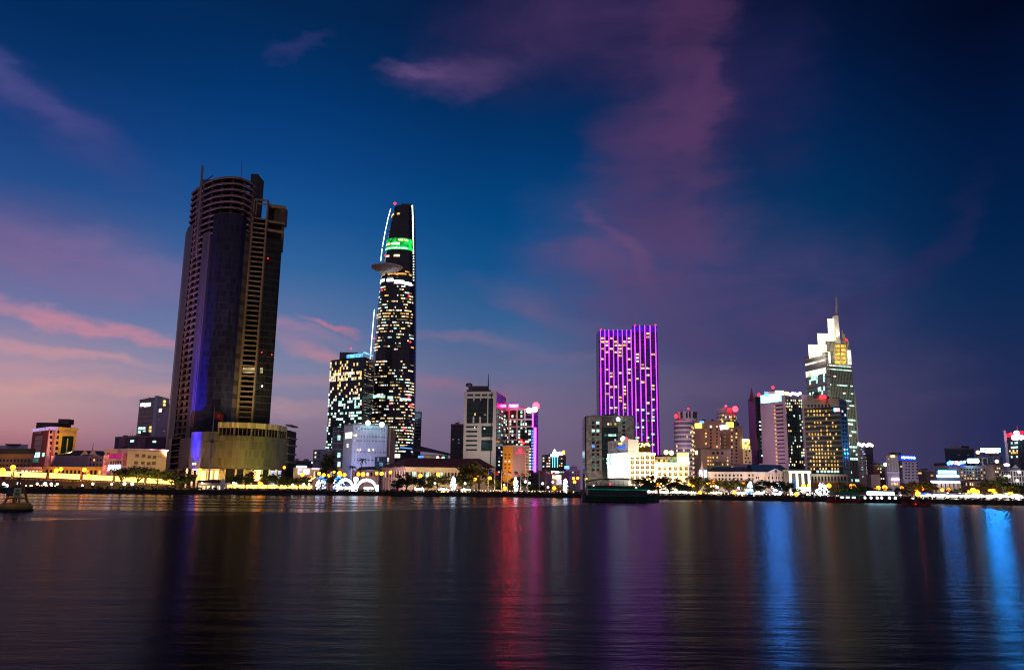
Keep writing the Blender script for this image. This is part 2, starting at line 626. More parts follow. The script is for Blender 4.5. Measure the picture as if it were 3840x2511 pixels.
    fb = N('ShaderNodeMapRange'); fb.inputs[1].default_value = 0.34; fb.inputs[2].default_value = 0.66; fb.inputs[3].default_value = 0.34; fb.inputs[4].default_value = 1.12; L(n2.outputs['Fac'], fb.inputs[0])
    blobs = [
        (2150, 130, 760, 330, 0, (60, 44, 88), 1.0), (1760, 280, 460, 95, 6, (88, 66, 114), 0.75), (1560, 270, 260, 34, 4, (112, 84, 132), 0.6), (1120, 185, 120, 40, 25, (60, 60, 122), 0.8),
        (2500, 450, 360, 800, 0, (66, 48, 92), 0.95), (2600, 470, 110, 560, -6, (108, 66, 104), 0.9), (2560, 500, 240, 640, -3, (84, 56, 98), 0.7), (2570, 60, 190, 340, 0, (82, 46, 86), 0.8),
        (2800, 330, 420, 600, 0, (42, 36, 82), 0.7),
        (2400, 1000, 620, 480, 0, (92, 74, 120), 1.0), (2480, 720, 380, 420, 0, (72, 54, 100), 0.8), (2330, 930, 330, 70, -48, (108, 76, 118), 0.9), (2190, 960, 190, 120, 0, (98, 76, 122), 0.6),
        (2700, 1150, 800, 460, 0, (80, 64, 110), 0.9), (2060, 1170, 420, 80, -22, (98, 90, 132), 0.8), (2450, 1450, 600, 160, 0, (112, 92, 122), 0.7),
        (150, 420, 720, 120, -24, (62, 70, 132), 0.9), (60, 330, 420, 70, -28, (76, 76, 136), 0.7),
        (150, 960, 850, 170, -4, (138, 106, 150), 0.85), (620, 1010, 700, 90, -8, (116, 108, 156), 0.6),
        (200, 1165, 800, 46, -7, (212, 136, 150), 1.0), (1060, 1205, 420, 46, -8, (184, 130, 152), 0.8), (1290, 1212, 170, 20, -12, (216, 122, 134), 0.9),
        (200, 1310, 1000, 40, -6, (196, 146, 158), 0.9), (350, 1455, 1000, 44, -4, (208, 154, 154), 0.9), (250, 1385, 700, 26, -5, (190, 146, 160), 0.7), (1200, 1310, 420, 60, -14, (190, 132, 146), 0.85), (1200, 1450, 500, 40, -8, (168, 130, 150), 0.7),
        (1650, 1440, 560, 60, -4, (156, 110, 136), 0.8), (1750, 1290, 420, 40, -6, (132, 112, 146), 0.6), (2150, 1330, 420, 50, 4, (120, 100, 138), 0.6),
        (3300, 1080, 560, 90, 32, (42, 44, 90), 0.5), (3560, 860, 420, 80, 40, (34, 36, 82), 0.45), (3000, 1480, 800, 220, 0, (84, 72, 108), 0.5),
    ]
    for (cx, cy, rx, ry, rot, c, s) in blobs:
        a, e = azel(cx, cy)
        m = N('ShaderNodeMapping'); m.vector_type = 'TEXTURE'
        m.inputs['Location'].default_value = (a, e, 0)
        m.inputs['Rotation'].default_value = (0, 0, math.radians(rot))
        m.inputs['Scale'].default_value = (rx / 3050.0, ry / 3050.0, 1)
        L(add.outputs[0], m.inputs[0])
        g = N('ShaderNodeTexGradient'); g.gradient_type = 'SPHERICAL'
        L(m.outputs[0], g.inputs[0])
        mr = N('ShaderNodeMapRange'); mr.interpolation_type = 'SMOOTHSTEP'
        mr.inputs[1].default_value = 0.0; mr.inputs[2].default_value = 0.95; mr.inputs[4].default_value = s * 0.9
        L(g.outputs['Fac'], mr.inputs[0])
        f = math_('MULTIPLY', mr.outputs[0], fb.outputs[0], clamp=True)
        prev = mix(f, prev, lin(*c))
    # sky behind the camera, brightened as added fill light for the facades
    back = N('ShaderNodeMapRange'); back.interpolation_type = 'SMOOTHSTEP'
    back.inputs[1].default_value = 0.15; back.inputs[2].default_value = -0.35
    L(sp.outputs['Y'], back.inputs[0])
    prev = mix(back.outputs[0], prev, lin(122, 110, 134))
    # physical twilight of the sun just under the horizon
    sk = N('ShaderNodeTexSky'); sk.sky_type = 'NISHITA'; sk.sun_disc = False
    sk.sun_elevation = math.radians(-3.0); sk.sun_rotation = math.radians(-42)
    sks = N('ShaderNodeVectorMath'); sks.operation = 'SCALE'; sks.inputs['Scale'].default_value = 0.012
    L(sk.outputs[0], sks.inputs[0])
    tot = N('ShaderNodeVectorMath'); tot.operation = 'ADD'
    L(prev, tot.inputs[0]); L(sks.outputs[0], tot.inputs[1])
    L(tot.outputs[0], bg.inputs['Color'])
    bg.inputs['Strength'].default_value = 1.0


build_world()
sun = bpy.data.lights.new('dusk_sun', 'SUN')
sun.energy = 0.04
sun.angle = math.radians(12)
sun.color = (1.0, 0.55, 0.5)
so = bpy.data.objects.new('dusk_sun', sun)
COL.objects.link(so)
so.rotation_euler = Vector((math.sin(math.radians(42)), -math.cos(math.radians(42)), -0.05)).to_track_quat('-Z', 'Y').to_euler()


# ------------------------------------------------------------------ water
def water_mat():
    m, nt, b = nodes('river water')
    N, L = nt.nodes.new, nt.links.new
    b.inputs['Base Color'].default_value = (0.006, 0.006, 0.007, 1)
    b.inputs['IOR'].default_value = 1.33
    ge = N('ShaderNodeNewGeometry')
    sp = N('ShaderNodeSeparateXYZ'); L(ge.outputs['Position'], sp.inputs[0])

    def math_(op, a, bb=None, c=None, clamp=False):
        n = N('ShaderNodeMath'); n.operation = op; n.use_clamp = clamp
        for i, v in enumerate((a, bb, c)):
            if v is None:
                continue
            if isinstance(v, (int, float)):
                n.inputs[i].default_value = v
            else:
                L(v, n.inputs[i])
        return n.outputs[0]
    # a passing boat's wake line parts the calm water under the far bank from the ruffled open river
    nzl = N('ShaderNodeTexNoise'); nzl.inputs['Scale'].default_value = 0.02; nzl.inputs['Detail'].default_value = 3
    L(ge.outputs['Position'], nzl.inputs['Vector'])
    line = math_('MULTIPLY_ADD', sp.outputs['X'], -1.85, sp.outputs['Y'])
    line = math_('MULTIPLY_ADD', nzl.outputs['Fac'], 14.0, line)
    calm = N('ShaderNodeMapRange'); calm.interpolation_type = 'SMOOTHSTEP'
    calm.inputs[1].default_value = 157.0; calm.inputs[2].default_value = 163.0
    L(line, calm.inputs[0])
    # bands of wind across the calm part
    mb = N('ShaderNodeMapping'); mb.inputs['Scale'].default_value = (0.004, 0.075, 1); L(ge.outputs['Position'], mb.inputs[0])
    nb = N('ShaderNodeTexNoise'); nb.inputs['Scale'].default_value = 1.0; nb.inputs['Detail'].default_value = 4; L(mb.outputs[0], nb.inputs['Vector'])
    bd = N('ShaderNodeMapRange'); bd.interpolation_type = 'SMOOTHSTEP'; bd.inputs[1].default_value = 0.42; bd.inputs[2].default_value = 0.6; bd.inputs[3].default_value = 0.13; bd.inputs[4].default_value = 0.28
    L(nb.outputs['Fac'], bd.inputs[0])
    mr = N('ShaderNodeMix'); mr.data_type = 'FLOAT'
    L(calm.outputs[0], mr.inputs[0]); mr.inputs[2].default_value = 0.235; L(bd.outputs[0], mr.inputs[3])
    L(mr.outputs[0], b.inputs['Roughness'])
    # ripples
    m1 = N('ShaderNodeMapping'); m1.inputs['Scale'].default_value = (0.16, 0.62, 1); L(ge.outputs['Position'], m1.inputs[0])
    n1 = N('ShaderNodeTexNoise'); n1.inputs['Scale'].default_value = 1.0; n1.inputs['Detail'].default_value = 5; n1.inputs['Roughness'].default_value = 0.65; L(m1.outputs[0], n1.inputs['Vector'])
    bp = N('ShaderNodeBump'); bp.inputs['Distance'].default_value = 0.5
    st = N('ShaderNodeMix'); st.data_type = 'FLOAT'; L(calm.outputs[0], st.inputs[0]); st.inputs[2].default_value = 0.15; st.inputs[3].default_value = 0.08
    L(st.outputs[0], bp.inputs['Strength'])
    L(n1.outputs['Fac'], bp.inputs['Height'])
    L(bp.outputs[0], b.inputs['Normal'])
    sl = N('ShaderNodeMix'); sl.data_type = 'FLOAT'; L(calm.outputs[0], sl.inputs[0]); sl.inputs[2].default_value = 0.2; sl.inputs[3].default_value = 0.3
    L(sl.outputs[0], b.inputs['Specular IOR Level'])
    # silt-laden water under broken waves gives back only part of the light
    df = N('ShaderNodeBsdfDiffuse'); df.inputs['Color'].default_value = (0.006, 0.0055, 0.006, 1)
    ms = N('ShaderNodeMixShader')
    fr = N('ShaderNodeMix'); fr.data_type = 'FLOAT'; L(calm.outputs[0], fr.inputs[0]); fr.inputs[2].default_value = 0.30; fr.inputs[3].default_value = 0.44
    L(fr.outputs[0], ms.inputs[0]); L(df.outputs[0], ms.inputs[1]); L(b.outputs[0], ms.inputs[2])
    L(ms.outputs[0], nt.nodes['Material Output'].inputs['Surface'])
    return m


b = MB()
b.face([(-4000, -800, 0), (4000, -800, 0), (4000, 420, 0), (-4000, 420, 0)], water_mat())
structure(b.build('river'))

# ------------------------------------------------------------------ far bank
GROUND = MT('paved ground', (0.10, 0.09, 0.08), 0.9, 0.25, 0.2)
QUAY = MT('river wall stone', (0.030, 0.027, 0.025), 0.95, 0.4, 0.6)
ASPH = MT('asphalt', (0.05, 0.05, 0.05), 0.85, 0.2, 0.8)
GRASS = MT('mown lawn', (0.035, 0.07, 0.02), 0.95, 0.4, 1.2)
PAVE = MT('promenade slabs', (0.26, 0.23, 0.20), 0.85, 0.2, 0.8)

XS = [-4000, -900, -500] + list(range(-280, 281, 10)) + [500, 900, 4000]


def strip(name, o0, o1, z, mat, kind='structure'):
    b = MB()
    for a, c in zip(XS[:-1], XS[1:]):
        b.face([(a, shore(a) + o0, z), (c, shore(c) + o0, z), (c, shore(c) + o1, z), (a, shore(a) + o1, z)], mat)
    o = b.build(name)
    o['kind'] = kind
    return o


b = MB()
for a, c in zip(XS[:-1], XS[1:]):
    b.face([(a, shore(a), GZ), (c, shore(c), GZ), (c, 30000, GZ), (a, 30000, GZ)], GROUND)
structure(b.build('ground'))
b = MB()
for a, c in zip(XS[:-1], XS[1:]):
    p = [(a, shore(a) - 0.4), (c, shore(c) - 0.4), (c, shore(c) + 0.5), (a, shore(a) + 0.5)]
    b.box8([(*p[0], -1), (*p[1], -1), (*p[2], -1), (*p[3], -1), (*p[0], GZ + 0.12), (*p[1], GZ + 0.12), (*p[2], GZ + 0.12), (*p[3], GZ + 0.12)], QUAY)
structure(b.build('river_wall'))
strip('promenade', 0.5, 7, GZ + 0.02, PAVE)
strip('lawn', 7, 30, GZ + 0.024, GRASS)
strip('pavement', 36, 41, GZ + 0.13, PAVE)
b = MB()
for a, c in zip(XS[:-1], XS[1:]):
    b.face([(a, shore(a) + 41, GZ), (c, shore(c) + 41, GZ), (c, shore(c) + 41, GZ + 0.13), (a, shore(a) + 41, GZ + 0.13)], PAVE)
structure(b.build('kerb'))
strip('road', 41, 56, GZ + 0.02, ASPH)
b = MB()
LINE = MT('road paint', (0.75, 0.75, 0.72), 0.7, 0.1)
for x in range(-280, 280, 6):
    for off in (45.9, 51.0):
        b.face([(x, shore(x) + off, GZ + 0.024), (x + 3, shore(x + 3) + off, GZ + 0.024), (x + 3, shore(x + 3) + off + 0.15, GZ + 0.024), (x, shore(x) + off + 0.15, GZ + 0.024)], LINE)
structure(b.build('road_marking'))

# the near bank under the camera
b = MB()
b.box(-60, 60, -40, -6, -1, 1.6, MT('near bank', (0.06, 0.06, 0.05), 0.95, 0.3))
structure(b.build('near_bank'))

# ------------------------------------------------------------------ camera and output
cam = bpy.data.cameras.new('camera')
cam.sensor_width = 36
cam.lens = 36 * F_PX / 3840
cam.clip_start = 0.1
cam.clip_end = 60000
co = bpy.data.objects.new('camera', cam)
COL.objects.link(co)
co.matrix_world = Matrix(((RT.x, UP.x, -FW.x, 0), (RT.y, UP.y, -FW.y, 0), (RT.z, UP.z, -FW.z, CAM_Z), (0, 0, 0, 1)))
SC.camera = co
SC.render.engine = 'CYCLES'
SC.cycles.filter_width = 1.15
SC.cycles.use_denoising = True
SC.cycles.denoiser = 'OPENIMAGEDENOISE'
SC.cycles.max_bounces = 5
SC.cycles.diffuse_bounces = 2
SC.cycles.glossy_bounces = 3
SC.cycles.transmission_bounces = 2
SC.cycles.transparent_max_bounces = 8
SC.cycles.sample_clamp_indirect = 6
SC.cycles.caustics_reflective = False
SC.cycles.caustics_refractive = False
SC.cycles.use_light_tree = True
SC.view_settings.view_transform = 'Standard'
SC.view_settings.look = 'None'
SC.view_settings.exposure = 0
SC.view_settings.gamma = 1
SC.view_settings.use_curve_mapping = False
# ================================================================== THE UNFINISHED TOWER
def unfinished_tower():
    YR = 1300
    G_BLUE = CW('tower blue glass', (0.008, 0.009, 0.024), (0.016, 0.015, 0.030), 3.7, 1.4, 0.10, 0.32, 0.35, 0.2, 0.5)
    G_DARK = CW('tower bare glass', (0.006, 0.007, 0.008), (0.026, 0.030, 0.026), 3.7, 2.2, 0.08, 0.4, 0.35, 0.2, 0.6)
    POD = CW('podium glass skin', (0.10, 0.085, 0.04), (0.14, 0.12, 0.065), 4.2, 1.4, 0.10, 0.16, 0.5, 0.3, 0.28)
    FIN = CW('ribbed fin cladding', (0.055, 0.04, 0.05), (0.10, 0.075, 0.09), 14.0, 1.1, 0.35, 0.02, 0.5)
    TAN = MT('bare tan frame concrete', (0.15, 0.11, 0.065), 0.85, 0.3, 0.3)
    PURP = MT('bare pinkish slab concrete', (0.15, 0.095, 0.10), 0.85, 0.3, 0.3)

    def pt(px, Y):
        q = P(px, YR, Y); return (q.x, q.y)
    root = thing('unfinished_tower', (P(800, YR, 445).x, 450, GZ), 'tall dark unfinished tower with bare concrete floors at its crown and curved glass podium', 'building')

    def z_at(px, py, Y):
        return P(px, py, Y).z
    arc = [(657, 456), (663, 446), (682, 438), (704, 431), (727, 426), (753, 422), (780, 420), (812, 419), (845, 420), (872, 423), (900, 429)]
    A = [pt(*a) for a in arc]
    ztop = z_at(800, 662, 420)
    zgl = z_at(860, 800, 420)
    zdeck = z_at(850, 1775, 420)
    n_fl = 46
    zs = [zdeck + (ztop - zdeck) * i / n_fl for i in range(n_fl + 1)]
    # inner core, always dark
    core = MB()
    core.prism([pt(672, 452), pt(690, 446), pt(760, 434), pt(850, 432), pt(893, 436), pt(893, 470), pt(672, 470)], GZ, ztop - 4, DARKIN)
    core.build('core', root)
    # open floors of the curved front: slab edges with spandrel beam
    for i, z in enumerate(zs):
        b = MB()
        idx = range(1, 6) if z < zgl - 14 else range(1, len(A))
        P2 = [A[j] for j in idx]
        back = [(x, y + 9) for x, y in reversed(P2)]
        b.prism(P2 + back, z - 0.9, z, PURP)
        b.build('floor_slab', root)
    # columns between the slabs
    for px, Y, top in ((693, 436, ztop), (712, 431, ztop), (744, 426, ztop), (782, 423, ztop), (822, 422, ztop), (866, 425, ztop), (898, 431, ztop)):
        x, y = pt(px, Y)
        b = MB(); b.prism([(x - 0.7, y - 0.15), (x + 0.7, y - 0.15), (x + 0.7, y + 2), (x - 0.7, y + 2)], GZ, top, PURP)
        b.build('column', root)
    # fins and glass, each a skin in front of the slabs

    def skin(name, ids, z0, z1, mat, off=0.5, thick=0.45):
        pts = [pt(px, Y - off) for px, Y in ids]
        back = [(x, y + thick) for x, y in reversed(pts)]
        b = MB(); b.prism(pts + back, z0, z1, mat)
        return b.build(name, root)
    skin('side_fin', [(656, 456), (662, 446), (683, 438)], GZ + 7, z_at(690, 845, 440), FIN)
    skin('ribbed_fin', [(724, 427), (738, 424.5), (753, 423)], GZ + 7, z_at(790, 872, 424), FIN, 1.0)
    skin('glass_skin', [(760, 421.5), (780, 420), (812, 419), (845, 420), (872, 423), (886, 425.5)], z_at(850, 1640, 420), z_at(850, 800, 419), G_BLUE, 0.8)
    skin('glass_skin', [(756, 422), (780, 420), (802, 419.3)], zgl - 18, zgl - 17.5, G_BLUE, 0.8)
    skin('shadow_gap', [(753, 423), (760, 421.7)], GZ + 7, z_at(790, 890, 424), DARKIN, 0.55)
    skin('end_strip', [(886, 426), (903, 430)], GZ + 20, z_at(920, 880, 430), CW('brown end strip', (0.02, 0.014, 0.01), (0.06, 0.045, 0.025), 7.4, 30, 0.01, 4.6, 0.8), 0.3)
    # lift core rising over the roof
    x0, _ = pt(890, 440); x1, _ = pt(917, 440)
    b = MB(); b.box(x0, x1, 440, 452, GZ, z_at(950, 652, 440), MT('lift core concrete', (0.05, 0.042, 0.032), 0.85, 0.3))
    b.build('lift_core', root)
    # right wing: ladder of floors, then the dark glass block
    R = [pt(906, 432), pt(966, 435), pt(1032, 441), pt(1030, 476), pt(906, 476)]
    zr = z_at(1005, 890, 436)
    b = MB(); b.prism([pt(908, 438), pt(966, 441), pt(966, 470), pt(908, 470)], GZ, z_at(985, 815, 438), DARKIN); b.build('core', root)
    zl = z_at(985, 815, 433)
    for i in range(47):
        z = zdeck + 14 + (zl - zdeck - 14) * i / 46
        b = MB()
        b.prism([pt(908, 432.5), pt(966, 435.5), pt(966, 441), pt(908, 439)], z - 0.55, z, TAN)
        b.build('ladder_beam', root)
    for px, Y in ((908.5, 431.8), (964, 434.6)):
        x, y = pt(px, Y)
        top = z_at(1000, 747, 433) if px > 950 else zl
        b = MB(); b.prism([(x - 0.45, y), (x + 0.45, y), (x + 0.45, y + 1.5), (x - 0.45, y + 1.5)], GZ + 18, top, TAN); b.build('frame_post', root)
    # frame portal over the ladder
    F0 = face_of(pt(908, 433), pt(966, 436))
    zt = z_at(985, 742, 433)
    b = MB()
    b.fbox(F0, 0.0, F0[3], zt - 0.9, zt, -1, 0, TAN)
    b.fbox(F0, 0.0, 0.9, zl, zt, -1, 0, TAN)
    b.fbox(F0, 1.5, F0[3] - .5, zt - 3.2, zt - 2.6, -1, 0, TAN)
    b.fbox(F0, 1.6, 2.1, zl, zt, -1, 0, TAN)
    b.build('roof_portal', root)
    # dark block
    b = MB(); b.prism([pt(966, 436), pt(1031, 441), pt(1031, 474), pt(966, 474)], GZ + 14, zr, G_DARK, DARKIN)
    blk = b.build('glass_block', root)
    # open decks above the dark block
    for py, ex in ((775, 2.0), (835, 1.6), (867, 1.2)):
        z = z_at(1030, py, 441)
        b = MB(); b.prism([pt(968, 436), pt(1034 + ex, 440), pt(1034 + ex, 470), pt(968, 470)], z - 0.8, z, TAN); b.build('roof_deck', root)
    for px, Y in ((1029, 442), (1006, 458), (1030, 465)):
        x, y = pt(px, Y)
        b = MB(); b.box(x - 0.6, x + 0.6, y, y + 1.2, zr, z_at(1030, 835, 441), TAN); b.build('column', root)
    x, y = pt(1014, 442)
    b = MB(); b.box(x - 3.2, x + 2.2, y, y + 8, z_at(1030, 835, 441), z_at(1030, 770, 441), TAN); b.build('roof_room', root)
    # masts and crane gear on the crown
    q = P(758, 700, 424); t_ = P(760, 622, 424)
    b = MB(); b.tube((q.x, 424, q.z - 40), (t_.x, 424, t_.z), 0.75, 0.6, CONC_D, 6); b.build('hoist_mast', root)
    q = P(905, 660, 424); t_ = P(907, 600, 424)
    b = MB(); b.tube((q.x, 424, q.z - 2), (t_.x, 424, t_.z), 0.16, 0.1, STEEL, 5); b.build('lightning_rod', root)
    q = P(776, 664, 430)
    b = MB()
    b.box(q.x - 3, q.x + 2.4, 430, 433, ztop, ztop + 2.2, STEEL)
    b.tube((q.x - 2, 431, ztop + 1), (q.x + 3, 431, ztop + 5), 0.3, 0.3, STEEL, 5); b.build('roof_winch', root)
    q = P(850, 655, 425)
    b = MB(); b.ball((q.x, 428, ztop), 2.4, CONC_D, 10, 6); b.build('roof_tank', root)
    # podium: curved skin, open terrace, parapet, entrance
    pod = [(622, 452), (640, 432), (672, 420), (712, 411), (760, 405), (810, 402), (870, 401), (935, 404), (990, 409), (1035, 417), (1068, 428)]
    PO = [P(px, 1700, Y) for px, Y in pod]
    zp1 = P(900, 1632, 402).z
    zp0 = P(900, 1757, 402).z
    zpt = P(950, 1585, 404).z

    def seg(a, b_, z0, z1, mat, nm, off=0.0, back=6):
        p = [(PO[i].x, PO[i].y - off) for i in range(a, b_ + 1)]
        m = MB(); m.prism(p + [(x, y + back) for x, y in reversed(p)], z0, z1, mat)
        return m.build(nm, root)
    seg(5, 10, zp0, zp1, POD, 'podium_skin')
    seg(3, 5, zp0, P(760, 1632, 405).z + 2, CW('podium front glass', (0.10, 0.085, 0.075), (0.15, 0.125, 0.10), 4.2, 1.4, 0.10, 0.16, 0.5, 0.3, 0.28), 'podium_skin')
    seg(0, 1, zp0, P(640, 1640, 432).z, FIN, 'podium_fin')
    seg(2, 3, zp0, P(700, 1640, 411).z, FIN, 'podium_fin')
    zz = zp0
    for k in range(6):
        seg(1, 2, zz + k * (zp1 - zp0) / 5 - 0.7, zz + k * (zp1 - zp0) / 5, PURP, 'podium_slab', back=8)
    seg(0, 10, GZ, zpt - 1.5, DARKIN, 'podium_core', off=-6.5, back=14)
    zpa = P(900, 1603, 402).z
    seg(5, 10, zpa, zpt, CW('parapet of folded panels', (0.50, 0.40, 0.16), (0.30, 0.23, 0.09), 30, 1.3, 0.25, 0.01, 0.7), 'podium_parapet', off=0.6, back=2)
    for i in range(5, 11):
        for f in (.25, .5, .75):
            if i < 10:
                qx, qy = PO[i].x + (PO[i + 1].x - PO[i].x) * f, PO[i].y + (PO[i + 1].y - PO[i].y) * f
                b = MB(); b.box(qx - 0.14, qx + 0.14, qy + 0.5, qy + 0.8, zp1, zpa, TAN); b.build('terrace_mullion', root)
        b = MB(); b.box(PO[i].x - 0.35, PO[i].x + 0.35, PO[i].y + 0.6, PO[i].y + 1.4, zp1, zpa, TAN); b.build('terrace_column', root)
    for py in (1590, 1637, 1664, 1697, 1728):
        z = P(1075, py, 430).z
        a = P(1060, 1700, 428).x; c = P(1086, 1700, 432).x
        b = MB(); b.box(a, c, 430, 446, z - 0.8, z, PURP); b.build('balcony_slab', root)
    # lit entrance storey
    LIT = EM('entrance wall light', (1.0, 0.66, 0.22), 2.6, 0.35, True, 0.15)
    LIT2 = EM('dim entrance wall light', (0.9, 0.46, 0.10), 0.55, 0.5, True, 0.3)
    for a, c, m in ((741, 775, LIT), (777, 800, LIT), (802, 822, LIT), (824, 838, LIT2), (845, 880, LIT2), (920, 940, LIT2), (948, 978, LIT)):
        u, v = P(a, 1775, 408), P(c, 1775, 408)
        b = MB(); b.box(u.x, v.x, 408.2, 408.6, P(800, 1800, 408).z, zp0 - 0.3, m); b.build('entrance_window', root)
    for px in (700, 722, 739, 776, 801, 823, 842, 884, 916, 944, 982, 1010, 1036):
        u = P(px, 1775, 407)
        b = MB(); b.tube((u.x, 407, GZ), (u.x, 407, zp0), 0.55, 0.55, CREAM, 8); b.build('entrance_column', root)
    for px in (1021, 1033, 1050):
        u = P(px, 1775, 412)
        b = MB(); b.box(u.x - 0.8, u.x + 0.8, 411, 411.4, GZ + 1, zp0 - 0.4, EM('lilac lit pane', (0.75, 0.7, 1.0), 0.9, 0.4, False)); b.build('entrance_window', root)
    b = MB(); b.box(P(741, 1775, 405).x, P(838, 1775, 405).x, 399, 408, zp0 - 0.9, zp0 - 0.2, CREAM); b.build('entrance_canopy', root)
    for px, py in ((724, 1738), (732, 1738), (983, 1447)):
        q = P(px, py, 404 if py > 1700 else 436)
        b = MB(); b.ball((q.x, q.y, q.z), 0.5, PARKW, 6, 4); b.build('work_light', root)
    for px, py in ((984, 1321), (1021, 1331), (1007, 970)):
        q = P(px, py, 438)
        b = MB(); b.ball((q.x, q.y - 1, q.z), 0.3, RED, 6, 4); b.build('beacon', root)
    q = P(942, 1383, 433)
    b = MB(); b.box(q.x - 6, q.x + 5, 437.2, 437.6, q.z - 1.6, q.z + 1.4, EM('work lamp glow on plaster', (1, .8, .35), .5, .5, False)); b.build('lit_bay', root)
    return root


unfinished_tower()


# ================================================================== THE TAPERED TOWER WITH A HELIPAD
def tapered_tower():
    Y0 = 704
    rows = [(768, 1472, 1545), (800, 1462, 1547), (860, 1447, 1549), (930, 1435, 1550), (1000, 1426, 1551), (1060, 1417, 1551), (1150, 1406, 1551), (1250, 1397, 1551), (1350, 1389, 1550), (1450, 1382, 1549), (1560, 1374, 1546), (1660, 1370, 1540), (1800, 1370, 1536)]
    SKIN = CW('tapered tower glass', (0.007, 0.009, 0.014), (0.016, 0.018, 0.024), 3.9, 1.5, 0.12, 0.5, 0.2)
    rings = []
    for py, a, c in rows:
        L_, R_ = P(a, py, Y0), P(c, py, Y0)
        rings.append((max(L_.z, GZ), L_.x, R_.x))
    rings[-1] = (GZ, rings[-1][1], rings[-1][2])
    rings.sort()

    def ring_at(z):
        for (z0, a0, c0), (z1, a1, c1) in zip(rings[:-1], rings[1:]):
            if z0 <= z <= z1:
                t = (z - z0) / (z1 - z0)
                return a0 + (a1 - a0) * t, c0 + (c1 - c0) * t
        return rings[-1][1:]

    def surf(s, z, off=0.0):
        """s from -1 (left silhouette) to 1 (right silhouette) across the river front"""
        a, c = ring_at(z)
        cx, rx = (a + c) / 2, (c - a) / 2
        th = (s + 1) / 2 * math.pi
        ct, st = -math.cos(th), math.sin(th)
        e = 0.72
        x = math.copysign(abs(ct) ** e, ct); y = -abs(st) ** e
        nrm = Vector((x, y)).normalized()
        return Vector((cx + x * (rx + off), Y0 + 18 + y * (18 + off), z))

    def s_of(px, py):
        q = P(px, py, Y0 + 2)
        a, c = ring_at(q.z)
        x = max(-0.999, min(0.999, (q.x - (a + c) / 2) / ((c - a) / 2)))
        ct = math.copysign(abs(x) ** (1 / 0.72), x)
        return 2 * math.acos(-ct) / math.pi - 1, q.z
    root = thing('tapered_tower', (rings[0][1] + 20, Y0 + 18, GZ), 'very tall tapered dark glass tower with round helipad on its side and green lit band', 'building')
    b = MB()
    n = 32
    zl = [GZ + (rings[-1][0] - GZ) * i / 40 for i in range(41)]
    k = 0
    for z in zl:
        for i in range(n):
            s = -1 + 2 * i / (n / 2)
            if i <= n // 2:
                p = surf(s, z)
            else:
                q = surf(-1 + 2 * (n - i) / (n / 2), z)
                p = Vector((q.x, 2 * (Y0 + 18) - q.y, z))
            b.v.append(p)
    for a in range(len(zl) - 1):
        for i in range(n):
            j = (i + 1) % n
            b.f.append((a * n + i, a * n + j, (a + 1) * n + j, (a + 1) * n + i)); b.m.append(b.mi(SKIN))
    top = (len(zl) - 1) * n
    b.f.append(tuple(top + i for i in range(n))); b.m.append(b.mi(SKIN))
    b.build('facade', root)
    # roof crown
    q0, q1 = P(1500, 752, Y0), P(1541, 770, Y0)
    b = MB(); b.box(q0.x, q1.x, Y0 + 8, Y0 + 28, rings[-1][0] - 1, q0.z, STEEL); b.build('crown_box', root)

    def patch(px0, px1, py0, py1, mat, nm, off=0.35, seg=1):
        s0, z0 = s_of(px0, py1); s1, _ = s_of(px1, py1)
        _, z1 = s_of(px0, py0)
        m = MB()
        for i in range(seg):
            u, v = s0 + (s1 - s0) * i / seg, s0 + (s1 - s0) * (i + 1) / seg
            m.box8([surf(u, z0, off), surf(v, z0, off), surf(v, z0, -0.3), surf(u, z0, -0.3), surf(u, z1, off), surf(v, z1, off), surf(v, z1, -0.3), surf(u, z1, -0.3)], mat)
        return m
    GREEN = EM('green floodlit band', (0.02, 1.0, 0.12), 0.55, 0.9, True, 0.25)
    patch(1441, 1546, 894, 936, GREEN, 'g', 0.25, 10).build('green_band', root)
    rr = random.Random(5)
    wins = []
    # floor by floor: lit runs as in the photo
    fl = []
    py = 1008
    while py < 1700:
        fl.append(py); py += 11.2
    for py in fl:
        if 1003 < py < 1018:
            continue
        a, c = 1372 + (1700 - py) * 0.065, 1549
        dens = 0.30
        if 1030 < py < 1075: dens = 0.15
        elif 1165 < py < 1190: dens = 0.75
        elif 1215 < py < 1260: dens = 0.28
        elif 1320 < py < 1350: dens = 0.03
        elif py > 1400: dens = 0.34
        if py > 1545: dens = 0.5
        x = a + rr.uniform(0, 10); lit_run = rr.random() < .5
        while x < c - 6:
            w = rr.choice((3.5, 4, 5, 7, 10, 14))
            if rr.random() < .22: lit_run = not lit_run
            if rr.random() < min(.92, dens * 1.3 * (1.6 if lit_run else .62)):
                m = rr.choices((W_WARM, W_WHT, W_YEL, W_AMB, W_TEAL, W_DIM), (5, 5, 1, 1, 1.5, 4))[0]
                if 1165 < py < 1190: m = rr.choice((W_AMB, W_YEL, W_WARM))
                if 1015 < py < 1035: m = W_AMB
                wins.append((w, patch(x, min(x + w, c - 2), py - 2.5, py + 2.1, m, 'w')))
            x += w + rr.choice((1.6, 2, 2.5, 4, 9))
